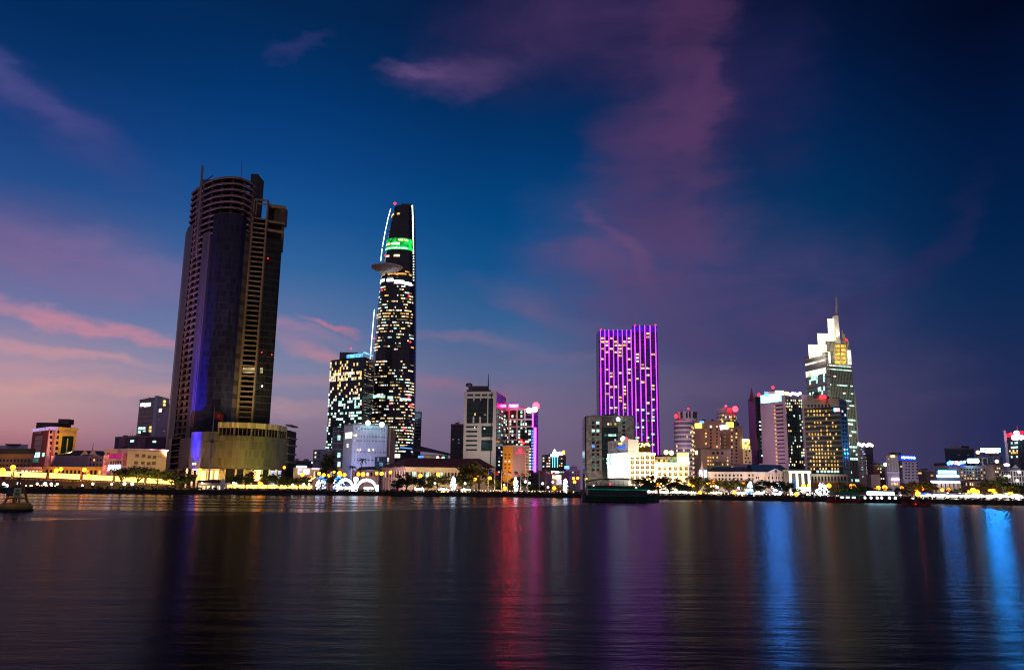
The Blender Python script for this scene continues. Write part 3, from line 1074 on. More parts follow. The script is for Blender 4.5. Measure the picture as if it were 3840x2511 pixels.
    for x0, x1, y0, y1, m in ((1395, 1425, 1480, 1490, W_TEAL), (1428, 1445, 1482, 1492, W_TEAL), (1455, 1475, 1486, 1496, W_TEAL), (1500, 1538, 1492, 1500, W_TEAL),
                              (1424, 1540, 1024, 1030, W_AMB), (1418, 1440, 1044, 1052, COOLW), (1452, 1475, 1046, 1056, COOLW), (1480, 1515, 1053, 1064, COOLW), (1518, 1540, 1058, 1068, COOLW),
                              (1464, 1476, 799, 805, W_YEL), (1490, 1500, 801, 807, W_YEL), (1448, 1460, 957, 963, W_WARM), (1478, 1500, 956, 964, W_WARM),
                              (1494, 1530, 899, 905, W_WARM), (1448, 1462, 911, 919, W_WARM), (1466, 1500, 911, 919, W_WHT), (1445, 1530, 928, 934, W_TEAL)):
        wins.append((40, patch(x0, x1, y0, y1, m, 'w', 0.5, 4)))
    wins.sort(key=lambda t: -t[0])
    rest = MB()
    for i, (w, m) in enumerate(wins):
        if i < 95:
            m.build('lit_window', root)
        else:
            for fi, f in enumerate(m.f):
                rest.face([m.v[j] for j in f], m.mats[m.m[fi]])
    o = rest.build('lit_window', root); o['kind'] = 'stuff'
    # light strips along both edges
    EDGE = EM('edge light strip', (0.75, 1.0, 0.9), 5.0)
    EDGEB = EM('blue white edge strip', (0.55, 0.8, 1.0), 5.0)

    def edge(pts, r, mat, nm='edge_light'):
        m = MB(); m.path([P(a, c, Y0 + 8) for a, c in pts], r, mat, 5); m.build(nm, root)
    edge([(1465, 783), (1455, 820), (1446, 862)], 0.32, EDGEB)
    edge([(1445, 866), (1438, 905), (1434, 925)], 0.36, EDGEB)
    edge([(1433, 932), (1428, 978)], 0.36, EDGEB)
    edge([(1404, 1160), (1396, 1250), (1388, 1350), (1380, 1460), (1373, 1560)], 0.3, EDGEB)
    edge([(1546, 770), (1549, 850), (1550, 952)], 0.55, EDGE)
    for k in range(10):
        q = P(1551, 960 + k * 10, Y0 + 8)
        m = MB(); m.ball(q, 0.55, EDGE, 6, 4); m.build('edge_bulb', root)
    edge([(1533, 1390), (1532, 1500), (1530, 1620)], 0.35, EM('violet tube', (0.35, 0.08, 0.9), 1.2, 0, False), 'violet_strip')
    for px, py, r in ((1481, 763, 1.2), (1433, 1087, 0.9), (1532, 1108, 0.9), (1402, 1263, 0.8), (1536, 1280, 0.8), (1385, 1476, 0.8), (1531, 1487, .9), (1537, 1517, 1.4), (1513, 1606, 1.2), (1447, 957, 0.8), (1464, 1514, .8)):
        s, z = s_of(px, py)
        m = MB(); m.ball(surf(s, z, 0.6) if py > 780 else P(px, py, Y0 + 6), r, RED, 6, 4); m.build('beacon', root)
    # helipad
    c = P(1449, 1003, Y0 - 6)
    m = MB()
    m.lathe((c.x, Y0 - 3, c.z), [(0.01, -4.0), (7.5, -3.6), (11.5, -1.5), (14.0, 0.3), (14.3, 1.0), (13.6, 1.1), (0.01, 1.1)], 40, MT('helipad steel', (0.30, 0.24, 0.25), 0.55, 0.15))
    pad = m.build('helipad', root, True)
    m = MB(); m.lathe((c.x, Y0 - 3, c.z), [(14.35, 0.5), (14.75, 0.6), (14.75, 1.15), (14.35, 1.15)], 40, MT('helipad rim', (0.5, 0.46, 0.47), 0.6)); m.build('rim', pad)
    return root


tapered_tower()


# ================================================================== THE STEPPED TOWER WITH A SPIRE
def stepped_tower():
    C_L = CW('banded stone front', (0.17, 0.16, 0.155), (0.30, 0.28, 0.26), 3.9, 60, 0.001, 1.7, 0.4)
    C_R = CW('ribbed stone front', (0.05, 0.055, 0.045), (0.26, 0.25, 0.20), 3.9, 1.9, 0.75, 0.2, 0.5)
    t = T('stepped_tower', 'tall stepped office tower with glowing white crown and thin spire', [(3019, 785), (3097, 752), (3192, 764)], 1350, 1368, C_R, roof=GREYST)
    root = t.root
    # left front in its banded stone
    F = t.F[0]
    b = MB(); b.fbox(F, 0, F[3], GZ, hit(F, 3050, 1332)[1], -3, 0.25, C_L); b.build('banded_front', root)
    GLOW = EM('emissive floodlit crown wall', (1.0, 0.87, 0.60), 2.0, 0.5, True, 0.12)  # floodlight on the crown walls put into an emissive colour
    GLOW2 = EM('emissive floodlit crown band', (1.0, 0.92, 0.80), 1.25, 0.4, True, 0.12)
    GOLD = EM('gold lit pane', (1.0, 0.62, 0.10), 1.1, 0.4, False)

    def blk(nm, x0, x1, y0, y1, Y, dep, mat):
        a, c = P(x0, y1, Y), P(x1, y1, Y)
        m = MB(); m.sbox(a.x, c.x, Y, dep, c.z, P((x0 + x1) / 2, y0, Y).z, mat)
        return m.build(nm, root)
    STN = CW('crown stone ribs', (0.12, 0.12, 0.10), (0.42, 0.39, 0.31), 3.9, 1.3, 0.6, 0.15, 0.6)
    core = blk('crown_block', 3100, 3190, 1278, 1370, 758, 26, STN)
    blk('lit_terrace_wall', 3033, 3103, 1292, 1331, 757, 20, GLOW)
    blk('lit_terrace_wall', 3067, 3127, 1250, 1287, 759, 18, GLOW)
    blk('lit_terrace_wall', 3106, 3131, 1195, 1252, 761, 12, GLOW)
    for k in range(6):
        blk('crown_rail', 3104, 3132, 1197 + k * 8.5, 1198.4 + k * 8.5, 760.5, 0.5, GREYST)
    # pilaster that becomes the spire
    q0, q1 = P(3141, 1290, 757), P(3135, 1182, 757)
    m = MB()
    a0, a1 = P(3136, 1285, 757), P(3152, 1285, 757)
    b0, b1 = P(3131, 1182, 757), P(3143, 1182, 757)
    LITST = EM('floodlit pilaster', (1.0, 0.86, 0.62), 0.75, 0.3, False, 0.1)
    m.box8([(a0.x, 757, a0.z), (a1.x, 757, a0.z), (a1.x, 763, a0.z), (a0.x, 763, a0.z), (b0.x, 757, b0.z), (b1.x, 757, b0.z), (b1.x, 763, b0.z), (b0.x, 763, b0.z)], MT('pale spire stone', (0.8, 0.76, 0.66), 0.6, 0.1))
    m.build('pilaster', root)
    t0, t1 = P(3138, 1190, 759), P(3136, 1114, 759)
    m = MB(); m.tube(t0, t1, 1.3, 1.0, MT('spire metal', (0.45, 0.40, 0.38), 0.5, 0.15), 6); m.build('spire', root)
    for x in (3160, 3166, 3172):
        a, c = P(x, 1285, 760), P(x - 2, 1238 + (x - 3160) * 2.4, 760)
        m = MB(); m.tube(a, c, 0.7, 0.5, MT('gilded mast', (0.7, 0.55, 0.25), 0.4), 5); m.build('mast', root)
    # gold bay
    bayF = face_of(tuple(P(3130, 1330, 757.6)[:2]), tuple(P(3176, 1330, 757.6)[:2]))
    for r_ in range(5):
        for c_ in range(2):
            s0, z1 = hit(bayF, 3132 + c_ * 21, 1292 + r_ * 15)
            s1, z0 = hit(bayF, 3150 + c_ * 21, 1303 + r_ * 15)
            m = MB(); m.fbox(bayF, s0, s1, z0, z1, 0, 0.3, GOLD); m.build('gold_window', root)
    for (x0, x1, y0, y1) in ((3097, 3114, 1318, 1362), (3180, 3192, 1312, 1366)):
        bF = face_of(tuple(P(x0, 1340, 756)[:2]), tuple(P(x1, 1340, 756)[:2]))
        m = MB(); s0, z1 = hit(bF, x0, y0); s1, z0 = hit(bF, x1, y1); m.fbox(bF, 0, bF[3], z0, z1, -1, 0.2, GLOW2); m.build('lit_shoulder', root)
    # bright bands on the left front
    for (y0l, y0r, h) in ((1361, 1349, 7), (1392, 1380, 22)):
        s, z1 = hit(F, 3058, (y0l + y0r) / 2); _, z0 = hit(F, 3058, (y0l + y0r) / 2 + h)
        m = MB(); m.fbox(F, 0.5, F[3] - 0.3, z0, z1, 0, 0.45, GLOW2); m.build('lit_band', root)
    # lit rows
    rr = random.Random(11)
    for yy, p in ((1412, .5), (1425, .3), (1458, .45), (1472, .5)):
        t.grid(0, 3022, yy + 2, 3095, yy + 3 - 5 + 8, 11, 1, 0.8, 0.9, pick([W_TEAL, W_TEAL, W_TDIM], p, None, yy), 0.45)
    rows = [(1372, 1.3), (1386, 1.25), (1412, .25), (1444, .7), (1473, .35), (1501, .4), (1518, .2), (1530, .5), (1558, .8), (1573, .9), (1588, .7), (1603, .4), (1617, .5), (1631, .6), (1660, .5), (1674, .95), (1688, .2), (1702, .2), (1719, .9), (1770, .6), (1800, .7)]
    for yy, p in rows:
        L_ = 3101 + (yy - 1370) * 0.085; R_ = 3192 + (yy - 1370) * 0.08
        m = [W_WHT, W_WARM] if yy == 1530 else [W_WHT, W_TEAL, W_TEAL]
        t.grid(1, L_, yy - 6, R_, yy + 6, 9, 1, 0.82, 0.9, pick(m, p * 0.85, None, yy * 3), 0.3)
    t.light(3176, 1275, 758, 0.9, RED)
    # lower slab on the right
    b = MB(); F1 = t.F[1]
    b.fbox(F1, F1[3] - 0.2, F1[3] + 3.4, GZ, hit(F1, 3200, 1462)[1], -20, -1, STN); b.build('side_wing', root)
    t.done()


stepped_tower()

# ================================================================== THE VIOLET STRIPED TOWER
def striped_tower():
    DG = CW('striped tower dark glass', (0.05, 0.035, 0.075), (0.12, 0.09, 0.16), 4.1, 3.0, 0.2, 0.5, 0.3)  # violet spill of the light tubes put into the glass colour
    root = None
    VIO = EM('violet light tube', (0.40, 0.02, 1.0), 9.0)
    VIOT = EM('violet rooftop glow', (0.08, 0.02, 0.6), 0.7, 0.4, False)
    t = T('striped_tower', 'wide dark tower striped with vertical violet light tubes and yellow windows', [(2371, 786), (2466, 786)], 1300, 1221, DG, depth=26)
    root = t.root
    a, c = P(2245, 1300, 790), P(2371.5, 1300, 790)
    zt = P(2300, 1238, 790).z
    b = MB(); b.box(a.x, c.x, 790, 814, GZ, zt, DG); b.build('low_block', root)
    FL = face_of((a.x, 790), (c.x, 790)); FR = t.F[0]
    for px in (2252, 2268.5, 2283.5, 2300.5, 2317, 2334, 2350.5, 2367):
        s, z1 = hit(FL, px + 0.0, 1238)
        s, _ = hit(FL, px, 1300)
        m = MB(); m.fbox(FL, s - 0.23, s + 0.23, GZ + 55, zt + 0.5, 0, 0.6, VIO); m.build('light_tube', root)
    for px in (2381, 2400, 2419, 2439, 2459):
        s, _ = hit(FR, px, 1300)
        m = MB(); m.fbox(FR, s - 0.25, s + 0.25, GZ + 12, t.ztop + 0.5, 0, 0.6, VIO); m.build('light_tube', root)
    for F, z in ((FL, zt), (FR, t.ztop)):
        m = MB(); m.fbox(F, 0, F[3], z - 6, z - 0.5, -0.2, 0.12, VIOT); m.build('glowing_parapet', root)
    rr = random.Random(21)
    W = []
    for (F, xs, y0, y1, top) in ((FL, (2260, 2276, 2292, 2309, 2325.5, 2342, 2359), 1268, 1545, 0), (FR, (2390.5, 2410, 2429.5, 2449), 1250, 1690, 0)):
        py = y0
        while py < y1:
            for px in xs:
                p = 0.24
                if py > 1535: p = 0.75 if int(py / 11) % 2 else 0.25
                if F is FL and py < 1330: p = .5
                if rr.random() < p:
                    s, z = hit(F, px, py)
                    w = rr.choice((1.3, 1.5, 1.7))
                    m = rr.choice((W_YEL, W_YEL, W_WARM)) if py < 1535 else rr.choice((W_TEAL, W_TEAL, W_TDIM))
                    W.append((F, s - w, s + w, z - 1.0, z + 0.9, m))
            py += 13
    rest = MB()
    rr.shuffle(W)
    for i, (F, s0, s1, z0, z1, m) in enumerate(W):
        q = MB() if i < 95 else rest
        q.fbox(F, s0, s1, z0, z1, -0.1, 0.15, m)
        if i < 95:
            q.build('lit_window', root)
    if rest.v:
        o = rest.build('lit_window', root); o['kind'] = 'stuff'
    for px, py in ((2253, 1236), (2381, 1219), (2458, 1218)):
        t.light(px, py, 785, 0.8, RED)
    for px, py in ((2253, 1386), (2383, 1375), (2460, 1375), (2385, 1532), (2463, 1532)):
        q = P(px, py, 785); m = MB(); m.ball(q, 0.7, RED, 6, 4); m.build('beacon', root)


striped_tower()

# ================================================================== OTHER BUILDINGS, left to right
def low_left():
    t = T('roof_shed_block', 'low blue grey block with curved roof at the far end of the quay', [(-60, 640), (103, 600)], 1690, 1672, BLUEW, depth=30, roof=ROOFD)
    t.roofbox('roof_room', 20, 82, 1663, 606, 12, DKGREY); t.done()
    t = T('long_brown_block', 'long low brown block with rows of small dim windows beside the red office', [(-140, 420), (120, 410)], 1750, 1700, BROWN, depth=18, roof=ROOFD)
    b = MB(); b.prism([(t.poly[0][0] - 1, t.poly[0][1] - 1), (t.poly[1][0] + 1, t.poly[1][1] - 1), (t.poly[2][0] + 1, t.poly[2][1] + 1), (t.poly[3][0] - 1, t.poly[3][1] + 1)], t.ztop, t.ztop + 2.6, ROOFD); b.build('roof', t.root)
    t.grid(0, -120, 1716, 112, 1754, 18, 2, 0.5, 0.55, pick([W_AMB], 0.06, GLASSD, 3)); t.pwin(0, 70, 1690, 82, 1697, W_YEL); t.done()
    # red and yellow office block
    t = T('red_yellow_office', 'red and yellow office block with dark letters under its roof', [(122, 470), (190, 448), (286, 462)], 1640, 1607, YELW, roof=ROOFD)
    F0 = t.F[0]
    b = MB(); b.fbox(F0, 0, F0[3], GZ, t.ztop - 0.5, -2, 0.25, REDW); b.build('red_front', t.root)
    b = MB(); b.fbox(F0, -0.5, F0[3] + 0.8, t.ztop - .5, t.ztop + 1.2, -3, 0.8, EM('lit lilac cornice', (0.75, 0.45, 0.85), 0.7, 0.3, False)); b.build('cornice', t.root)
    F1 = t.F[1]
    b = MB(); b.fbox(F1, 1.5, F1[3] + 0.2, t.ztop, t.ztop + 1.4, -3, 0.5, YELW); b.build('cornice', t.root)
    t.roofbox('roof_room', 137, 268, 1583, 466, 12, ROOFD)
    b = MB(); q = P(237, 1583, 464); b.prism([(q.x - 3, 464), (q.x + 3, 464), (q.x + 3, 470), (q.x - 3, 470)], q.z - 1, q.z + 2, ROOFD); b.build('roof_hood', t.root)
    t.slab('lilac_pier', 1, 185, 1607, 196, 1770, MT('lilac pier', (0.45, 0.25, 0.36), 0.7), -0.3, 0.25)
    for k in range(6):
        t.pwin(1, 186.5, 1612 + k * 21, 194, 1624 + k * 21, GLASSD, 0.32)
    for k in range(5):
        t.pwin(1, 209 - k * 1.5, 1611 + k * 21, 221 - k * 1.5, 1624 + k * 21, GLASSD)
    t.slab('sign_panel', 1, 229, 1606, 286, 1626, MT('tan sign panel', (0.42, 0.27, 0.16), 0.7), -0.2, 0.25)
    r = t.rect(1, 242, 1606, 265, 1616)
    text_mesh('letters', 'BIS', F1, r[0], r[1], r[2], r[3], 0.32, MT('black letters', (0.02, 0.02, 0.02), 0.6), t.root)
    for (a, c, y0, y1) in ((234, 244, 1634, 1706), (258, 268, 1634, 1706), (244.5, 257.5, 1634, 1644)):
        t.pwin(1, a, y0, c, y1, GLASSG, 0.16, 'tall_window')
    t.pwin(1, 227, 1698, 236, 1710, W_TEAL); t.pwin(1, 252, 1697, 257, 1703, W_TEAL)
    t.pwin(0, 136, 1635, 156, 1690, CW('red office stair glass', (0.03, 0.035, 0.05), (0.09, 0.05, 0.05), 3, 1.6, .1, .3), 0.4, 'tall_window')
    t.pwin(0, 134, 1696, 150, 1714, W_TEAL, 0.5); t.pwin(0, 126, 1718, 146, 1732, W_TDIM, 0.5); t.pwin(0, 162, 1697, 168, 1711, W_TEAL, 0.5)
    for x in (136, 145, 152):
        t.pwin(0, x, 1613, x + 5, 1624, GLASSD, 0.4)
    t.done()
    # low purple roofed row
    t = T('gabled_row', 'low row with dark hipped roof and two little white gables', [(192, 436), (330, 426), (398, 432)], 1720, 1707, MT('lilac washed wall', (0.40, 0.26, 0.30), 0.8, .2), roof=ROOFD)
    c0 = [Vector((x, y, t.ztop)) for x, y in t.poly]
    r0, r1 = P(285, 1688, 436), P(388, 1690, 442)
    b = MB(); b.face([c0[0], c0[1], r0], ROOFD); b.face([c0[1], c0[2], r1, r0], ROOFD); b.face([c0[2], c0[3], r1], ROOFD); b.face([c0[3], c0[0], r0, r1], ROOFD); b.build('roof', t.root)
    for px in (318, 349):
        q = P(px, 1700, 428); b = MB()
        b.prism([(q.x - 2.2, 428), (q.x + 2.2, 428), (q.x + 2.2, 433), (q.x - 2.2, 433)], q.z - 1.4, q.z - 0.6, PINKW); b.face([(q.x - 2.2, 427.9, q.z - .6), (q.x + 2.2, 427.9, q.z - .6), (q.x, 427.9, q.z + 2.2)], PINKW)
        b.build('gable', t.root)
    q = P(350, 1660, 430); b = MB(); b.tube((q.x, 430, t.ztop), q, 0.25, 0.1, STEEL, 5); b.build('aerial', t.root)
    t.grid(1, 335, 1715, 394, 1750, 5, 2, .4, .5, pick([W_AMB], .15, GLASSD, 5)); t.done()
    # low shop fronts under the office block
    t = T('awning_shops', 'low lit shop row under a long lilac awning', [(20, 392), (162, 386)], 1770, 1756, BROWN, depth=10, roof=ROOFD)
    t.slab('awning', 0, 33, 1750, 157, 1757, MT('lilac awning', (0.5, 0.3, 0.45), 0.8), -0.2, 1.6)
    t.grid(0, 40, 1760, 157, 1780, 9, 1, .7, .75, pick([W_AMB, W_WARM, W_WHT], .8, GLASSD, 8)); t.done()
    t = T('arcade_block', 'low ochre arcade with a row of tall dark openings by the gabled row', [(158, 392), (388, 386)], 1780, 1748, MT('ochre wall', (0.5, 0.28, 0.07), 0.8, .25), depth=12, roof=ROOFD)
    t.grid(0, 170, 1758, 380, 1786, 14, 1, .5, .8, pick([W_AMB], .3, GLASSD, 9), .14, 'opening'); t.done()
    # slate tower and lilac tower
    t = T('slate_tower', 'slate blue tower with a pale right side left of the unfinished tower', [(522, 640), (588, 618), (632, 640)], 1520, 1490, CW('slate tower glass', (0.03, 0.04, 0.075), (0.06, 0.07, 0.11), 3.6, 2.4, .25, .5, .3), roof=DKGREY)
    F1 = t.F[1]; b = MB(); b.fbox(F1, 0, F1[3], GZ, t.ztop + 1.5, -2, 0.25, BLUEW); b.build('pale_side', t.root)
    for a, c in ((528, 541), (543, 564)):
        t.slab('roof_sign', 0, a, 1512, c, 1522, EM('white roof letters', (.9, 1, .95), 2.2, .5, False, 1.0), -.2, .4)
    for x, y in ((519, 1601), (524, 1601), (536, 1600), (518, 1615), (536, 1613)):
        t.pwin(0, x, y, x + 9, y + 9, W_TEAL)
    for x, y in ((560, 1598), (559, 1611)):
        t.pwin(0, x, y, x + 8, y + 9, W_YEL)
    for x, y in ((614, 1505), (613, 1519)):
        s, z = hit(F1, x, y); b = MB(); b.ball((F1[0][0] + F1[1][0] * s + F1[2][0] * .6, F1[0][1] + F1[1][1] * s + F1[2][1] * .6, z), 1.2, EM('amber roof lamp', (1, .6, .15), 2.0), 8, 5); b.build('round_lamp', t.root)
    t.done()
    t = T('lilac_tower', 'plain lilac tower block with one small lit top window', [(587, 585), (645, 575)], 1560, 1526, MT('lilac render', (0.36, 0.27, 0.40), .75, .12), depth=16, roof=DKGREY)
    t.pwin(0, 597, 1532, 606, 1544, W_WHT); t.pwin(0, 609, 1534, 616, 1544, GLASSD); t.grid(0, 592, 1552, 640, 1680, 5, 9, .3, .35, pick([W_DIM], .1, None, 3)); t.done()
    t = T('violet_flat_block', 'dark violet flat roofed block with two small teal lights', [(430, 520), (512, 505), (626, 510)], 1660, 1636, MT('violet render', (0.09, 0.05, 0.12), .75, .3), roof=ROOFD)
    for x, y in ((490, 1649), (573, 1651)):
        t.pwin(1 if x > 512 else 0, x, y, x + 12, y + 8, W_TEAL)
    t.slab('bay', 0, 450, 1640, 468, 1685, MT('violet bay', (.16, .09, .17), .75), -.2, .4); t.slab('bay', 1, 520, 1642, 545, 1685, MT('violet bay', (.16, .09, .17), .75), -.2, .4)
    t.roofbox('roof_room', 530, 562, 1618, 512, 8, MT('violet render', (0.09, 0.05, 0.12)))
    t.done()
    # pink and yellow hall
    t = T('pink_yellow_hall', 'pink and yellow hall with magenta banner and square windows', [(393, 398), (478, 384), (624, 392)], 1720, 1686, MT('sandy yellow wall', (.62, .46, .22), .7, .12), roof=ROOFD)
    F0 = t.F[0]; b = MB(); b.fbox(F0, 0, F0[3], GZ, t.ztop, -1, .2, PINKW); b.build('pink_front', t.root)
    b = MB()
    for F in t.F[:2]:
        b.fbox(F, -.5, F[3] + .5, t.ztop, t.ztop + .7, -.6, .6, PINKW)
    b.build('cornice', t.root)
    t.slab('banner', 0, 413, 1701, 457, 1718, EM('magenta banner', (.55, .03, .16), .7, .2, False), 0, .45)
    t.slab('banner', 0, 404, 1698, 409, 1745, EM('red side banner', (.5, .08, .07), .5, .3, False), 0, .45)
    t.slab('banner', 0, 467, 1698, 475, 1745, EM('red side banner', (.5, .08, .07), .5, .3, False), 0, .45)
    t.slab('billboard', 0, 402, 1742, 452, 1764, EM('white billboard', (1, .78, .95), 2.4, .3), 0, .6)
    for k in range(5):
        t.pwin(0, 416 + k * 9, 1728, 420.5 + k * 9, 1741, MT('dark red niche', (.1, .02, .03), .8), .3, 'arched_window')
    for x, y in ((508, 1701), (532, 1702), (553.5, 1706), (573, 1707), (504, 1728), (529, 1729), (551, 1731), (570, 1730)):
        t.pwin(1, x, y, x + 13, y + 12, MT('brown shutter', (.17, .10, .05), .7)); t.pwin(1, x - 1.5, y + 12.3, x + 14.5, y + 13.4, PINKW, .3, 'sill')
    for x in (593, 602):
        t.pwin(1, x, 1709, x + 3, 1713, GLASSD)
    b = MB(); q = P(388, 1780, 380); b.box(q.x - .8, q.x + 1.2, 380, 381, GZ, P(392, 1705, 380).z, EM('red lit pylon', (1, .25, .2), .7, .6, False, .7)); b.build('sign_pylon', t.root)
    t.done()


low_left()


def mid_buildings():
    # far low things between podium and the white block
    t = T('far_low_block', 'far low dark block with square roof rooms right of the podium', [(1085, 720), (1172, 720)], 1735, 1728, DKGREY, depth=20)
    t.roofbox('roof_room', 1140, 1158, 1720, 724, 8, DKGREY); t.pwin(0, 1168, 1730, 1172, 1737, W_TEAL); t.done()
    t = T('blue_gable_house', 'pale blue house with a plain gable wall left of the white slab block', [(1174, 560), (1203, 550), (1262, 556)], 1700, 1684, BLUEW, roof=ROOFD); t.grid(0, 1178, 1690, 1200, 1735, 2, 3, .4, .4, pick([W_WARM], .2, GLASSD, 2)); t.done()
    t = T('white_shop_hall', 'long low white hall with a bright sign band right of the podium', [(1100, 430), (1290, 430)], 1770, 1752, PINKW, depth=14, roof=ROOFD)
    t.slab('sign_band', 0, 1112, 1745, 1150, 1753, EM('lilac sign band', (.8, .85, 1), 2.2, .5), -.2, .5); t.slab('sign_band', 0, 1170, 1754, 1215, 1760, EM('pinkish band light', (1, .7, .8), 1.4, .3), -.2, .5); t.slab('shop_window', 0, 1118, 1758, 1160, 1778, EM('shop window light', (1, .75, .75), 1.5, .6), -.2, .4)
    t.grid(0, 1175, 1764, 1285, 1790, 14, 1, .35, .8, pick([W_WARM, W_WHT], .35, GLASSD, 4)); t.done()
    # dark blue office tower
    t = T('dark_office_tower', 'dark blue office tower full of warm lit windows left of the tapered tower', [(1236, 700), (1362, 680), (1400, 700)], 1450, 1338, CW('dark office glass', (.012, .028, .045), (.03, .05, .07), 3.7, 1.6, .12, .4, .2), roof=DKGREY)
    t.roofbox('roof_plant', 1274, 1342, 1320, 690, 14, DKGREY)
    t.slab('crown_light', 1, 1364, 1318, 1396, 1336, EM('cyan crown panel', (.15, .55, 1.0), 1.6, .6), -.2, .5)
    t.slab('crown_light', 0, 1275, 1333, 1360, 1337, EM('cyan crown panel', (.15, .55, 1.0), 1.6, .6), -.2, .5)
    rr = random.Random(3)
    y = 1358
    while y < 1690:
        L_ = 1236 - (y - 1350) * .055
        if y < 1400: p, ms = .35, [W_WARM, W_YEL]
        elif y < 1425: p, ms = .8, [W_WARM, W_YEL, W_WHT]
        elif y < 1470: p, ms = .3, [W_WARM, W_YEL]
        elif y < 1492: p, ms = .55, [W_WARM, W_WHT]
        elif y < 1560: p, ms = .6, [W_WHT, W_TEAL, W_TEAL]
        else: p, ms = .5, [W_TEAL, W_WHT, W_TEAL]
        if int(y / 10) % 5 == 3: p *= .35
        t.grid(0, L_ + 3, y - 4, 1356, y + 4, 19, 1, .8, .58, pick(ms, p * .8, None, int(y)))
        if y < 1560:
            t.grid(1, 1366, y - 4, 1397, y + 4, 5, 1, .8, .58, pick(ms, p, None, int(y) + 1))
        y += 10.6
    t.light(1316, 1307, 690, .7, RED)
    t.done()
    # white slab block with slot windows
    t = T('white_slab_block', 'pale blue white slab block with rows of tiny slot windows below the tapered tower', [(1288, 478), (1322, 468), (1452, 474)], 1650, 1590, MT('pale blue render', (.56, .55, .66), .7, .12), roof=DKGREY)
    b = MB(); a = P(1256, 1650, 492); c = P(1289, 1650, 482); b.box(a.x, c.x, 484, 500, GZ, P(1270, 1600, 484).z, CW('dark stair glass', (.03, .03, .05), (.10, .10, .16), 3.6, 3, .3, .5)); b.build('stair_wing', t.root)
    b = MB(); a = P(1452, 1650, 476); c = P(1466, 1650, 478); b.box(a.x - .3, c.x, 476, 496, GZ, P(1460, 1606, 476).z, MT('orange side wall', (.42, .25, .16), .8)); b.build('side_wing', t.root)
    F1 = t.F[1]
    for k in range(12):
        s = F1[3] * (k + .5) / 12; b = MB(); b.fbox(F1, s - .25, s + .25, GZ, t.ztop - 1, 0, .3, MT('pale rib', (.62, .61, .72), .7)); b.build('rib', t.root)
    for y in (1603, 1632, 1648, 1690, 1720):
        t.grid(1, 1328, y, 1450, y + 9, 24, 1, .4, .9, pick([W_WARM], .03, GLASSD, y))
    for x, y, w, h in ((1296, 1622, 4, 22), (1301, 1621, 9, 22), (1312, 1620, 8, 22), (1301, 1663, 6, 14), ):
        t.pwin(0, x, y, x + w, y + h, W_WHT)
    for x, y in ((1325, 1627), (1332, 1627), (1339, 1681), (1346, 1681), (1380, 1682), (1397, 1682)):
        t.pwin(1, x, y, x + 6, y + 9, W_WHT, .4)
    for x, y in ((1380, 1585), (1432, 1591)):
        t.light(x, y, 466, 1.5, EM('teal flood lamp', (.45, 1, .95), 9), 'roof_lamp')
    for y in (1640, 1705, 1740):
        q = P(1270, y, 483); b = MB(); b.box(q.x - .8, q.x + .8, 483.5, 484, q.z - 1.4, q.z + 1.4, W_TEAL); b.build('stair_window', t.root)
    t.done()
    t = T('slim_dark_tower', 'slim dark tower with a bright lamp on its roof right of the tapered tower', [(1546, 820), (1580, 820)], 1600, 1545, CW('slim tower glass', (.03, .035, .06), (.06, .06, .09), 3.6, 40, .01, 1.2), depth=20)
    t.light(1549, 1557, 806, 1.9, COOLW, 'roof_lamp'); t.pwin(0, 1558, 1548, 1577, 1566, EM('dim blue crown', (.15, .25, .4), .4, .4, False)); t.grid(0, 1548, 1570, 1577, 1660, 3, 9, .5, .3, pick([W_TDIM, W_DIM], .15, None, 3)); t.done()
    # museum-like dark roofs
    t = T('sloped_roof_hall', 'dark hall with long sloping roof edged in blue light behind the red roof', [(1455, 520), (1680, 505)], 1715, 1706, DKGREY, depth=30, roof=ROOFD)
    a, b_, c, d = P(1500, 1675, 505), P(1545, 1664, 515), P(1700, 1702, 515), P(1640, 1692, 500)
    m = MB(); m.face([a, d, c, b_], ROOFD); m.face([(q.x, q.y, q.z - 1.2) for q in (b_, c, d, a)], ROOFD); m.face([(a.x, a.y, a.z - 1.2), (d.x, d.y, d.z - 1.2), d, a], MT('slate fascia', (.1, .08, .1), .7)); m.face([(d.x, d.y, d.z - 1.2), (c.x, c.y, c.z - 1.2), c, d], ROOFD); m.build('sloping_roof', t.root)
    m = MB(); m.path([P(1500, 1677, 499), P(1546, 1681, 498)], .35, W_BLUE, 5); m.build('edge_light', t.root)
    t.pwin(0, 1568, 1708, 1588, 1716, W_BLUE); t.pwin(0, 1470, 1702, 1500, 1716, W_WHT); t.pwin(0, 1590, 1708, 1640, 1718, W_DIM)
    t.light(1641, 1715, 500, .9, PARKW, 'roof_lamp'); t.light(1662, 1716, 500, .9, EM('green roof lamp', (.1, 1, .3), 5), 'roof_lamp'); t.slab('red_sign', 0, 1642, 1715, 1661, 1723, EM('red sign', (1, .01, .01), 2.5), -.1, 1.0); t.done()
    t = T('glass_kiosk', 'small blue lit glass pavilion beside the end of the red roof', [(1406, 452), (1460, 448)], 1730, 1712, CW('kiosk glass', (.10, .2, .32), (.35, .42, .5), 4, 1.2, .2, .2), depth=10, roof=DKGREY)
    t.grid(0, 1408, 1714, 1458, 1748, 7, 2, .7, .8, pick([EM('kiosk pane', (.25, .5, .75), .45, .4, False), W_WHT], .6, None, 2)); t.done()
    # red roofed hall
    t = T('red_roof_hall', 'long colonial hall with dark red hipped roof and arched windows', [(1432, 424), (1520, 402), (1850, 410)], 1770, 1750, MT('hall stucco', (.60, .46, .36), .7, .12), roof=ROOFD)
    e = 1.2
    F0, F1 = t.F[0], t.F[1]
    c0 = [Vector((x, y, t.ztop + .3)) for x, y in t.poly]
    cen = (c0[0] + c0[2]) / 2
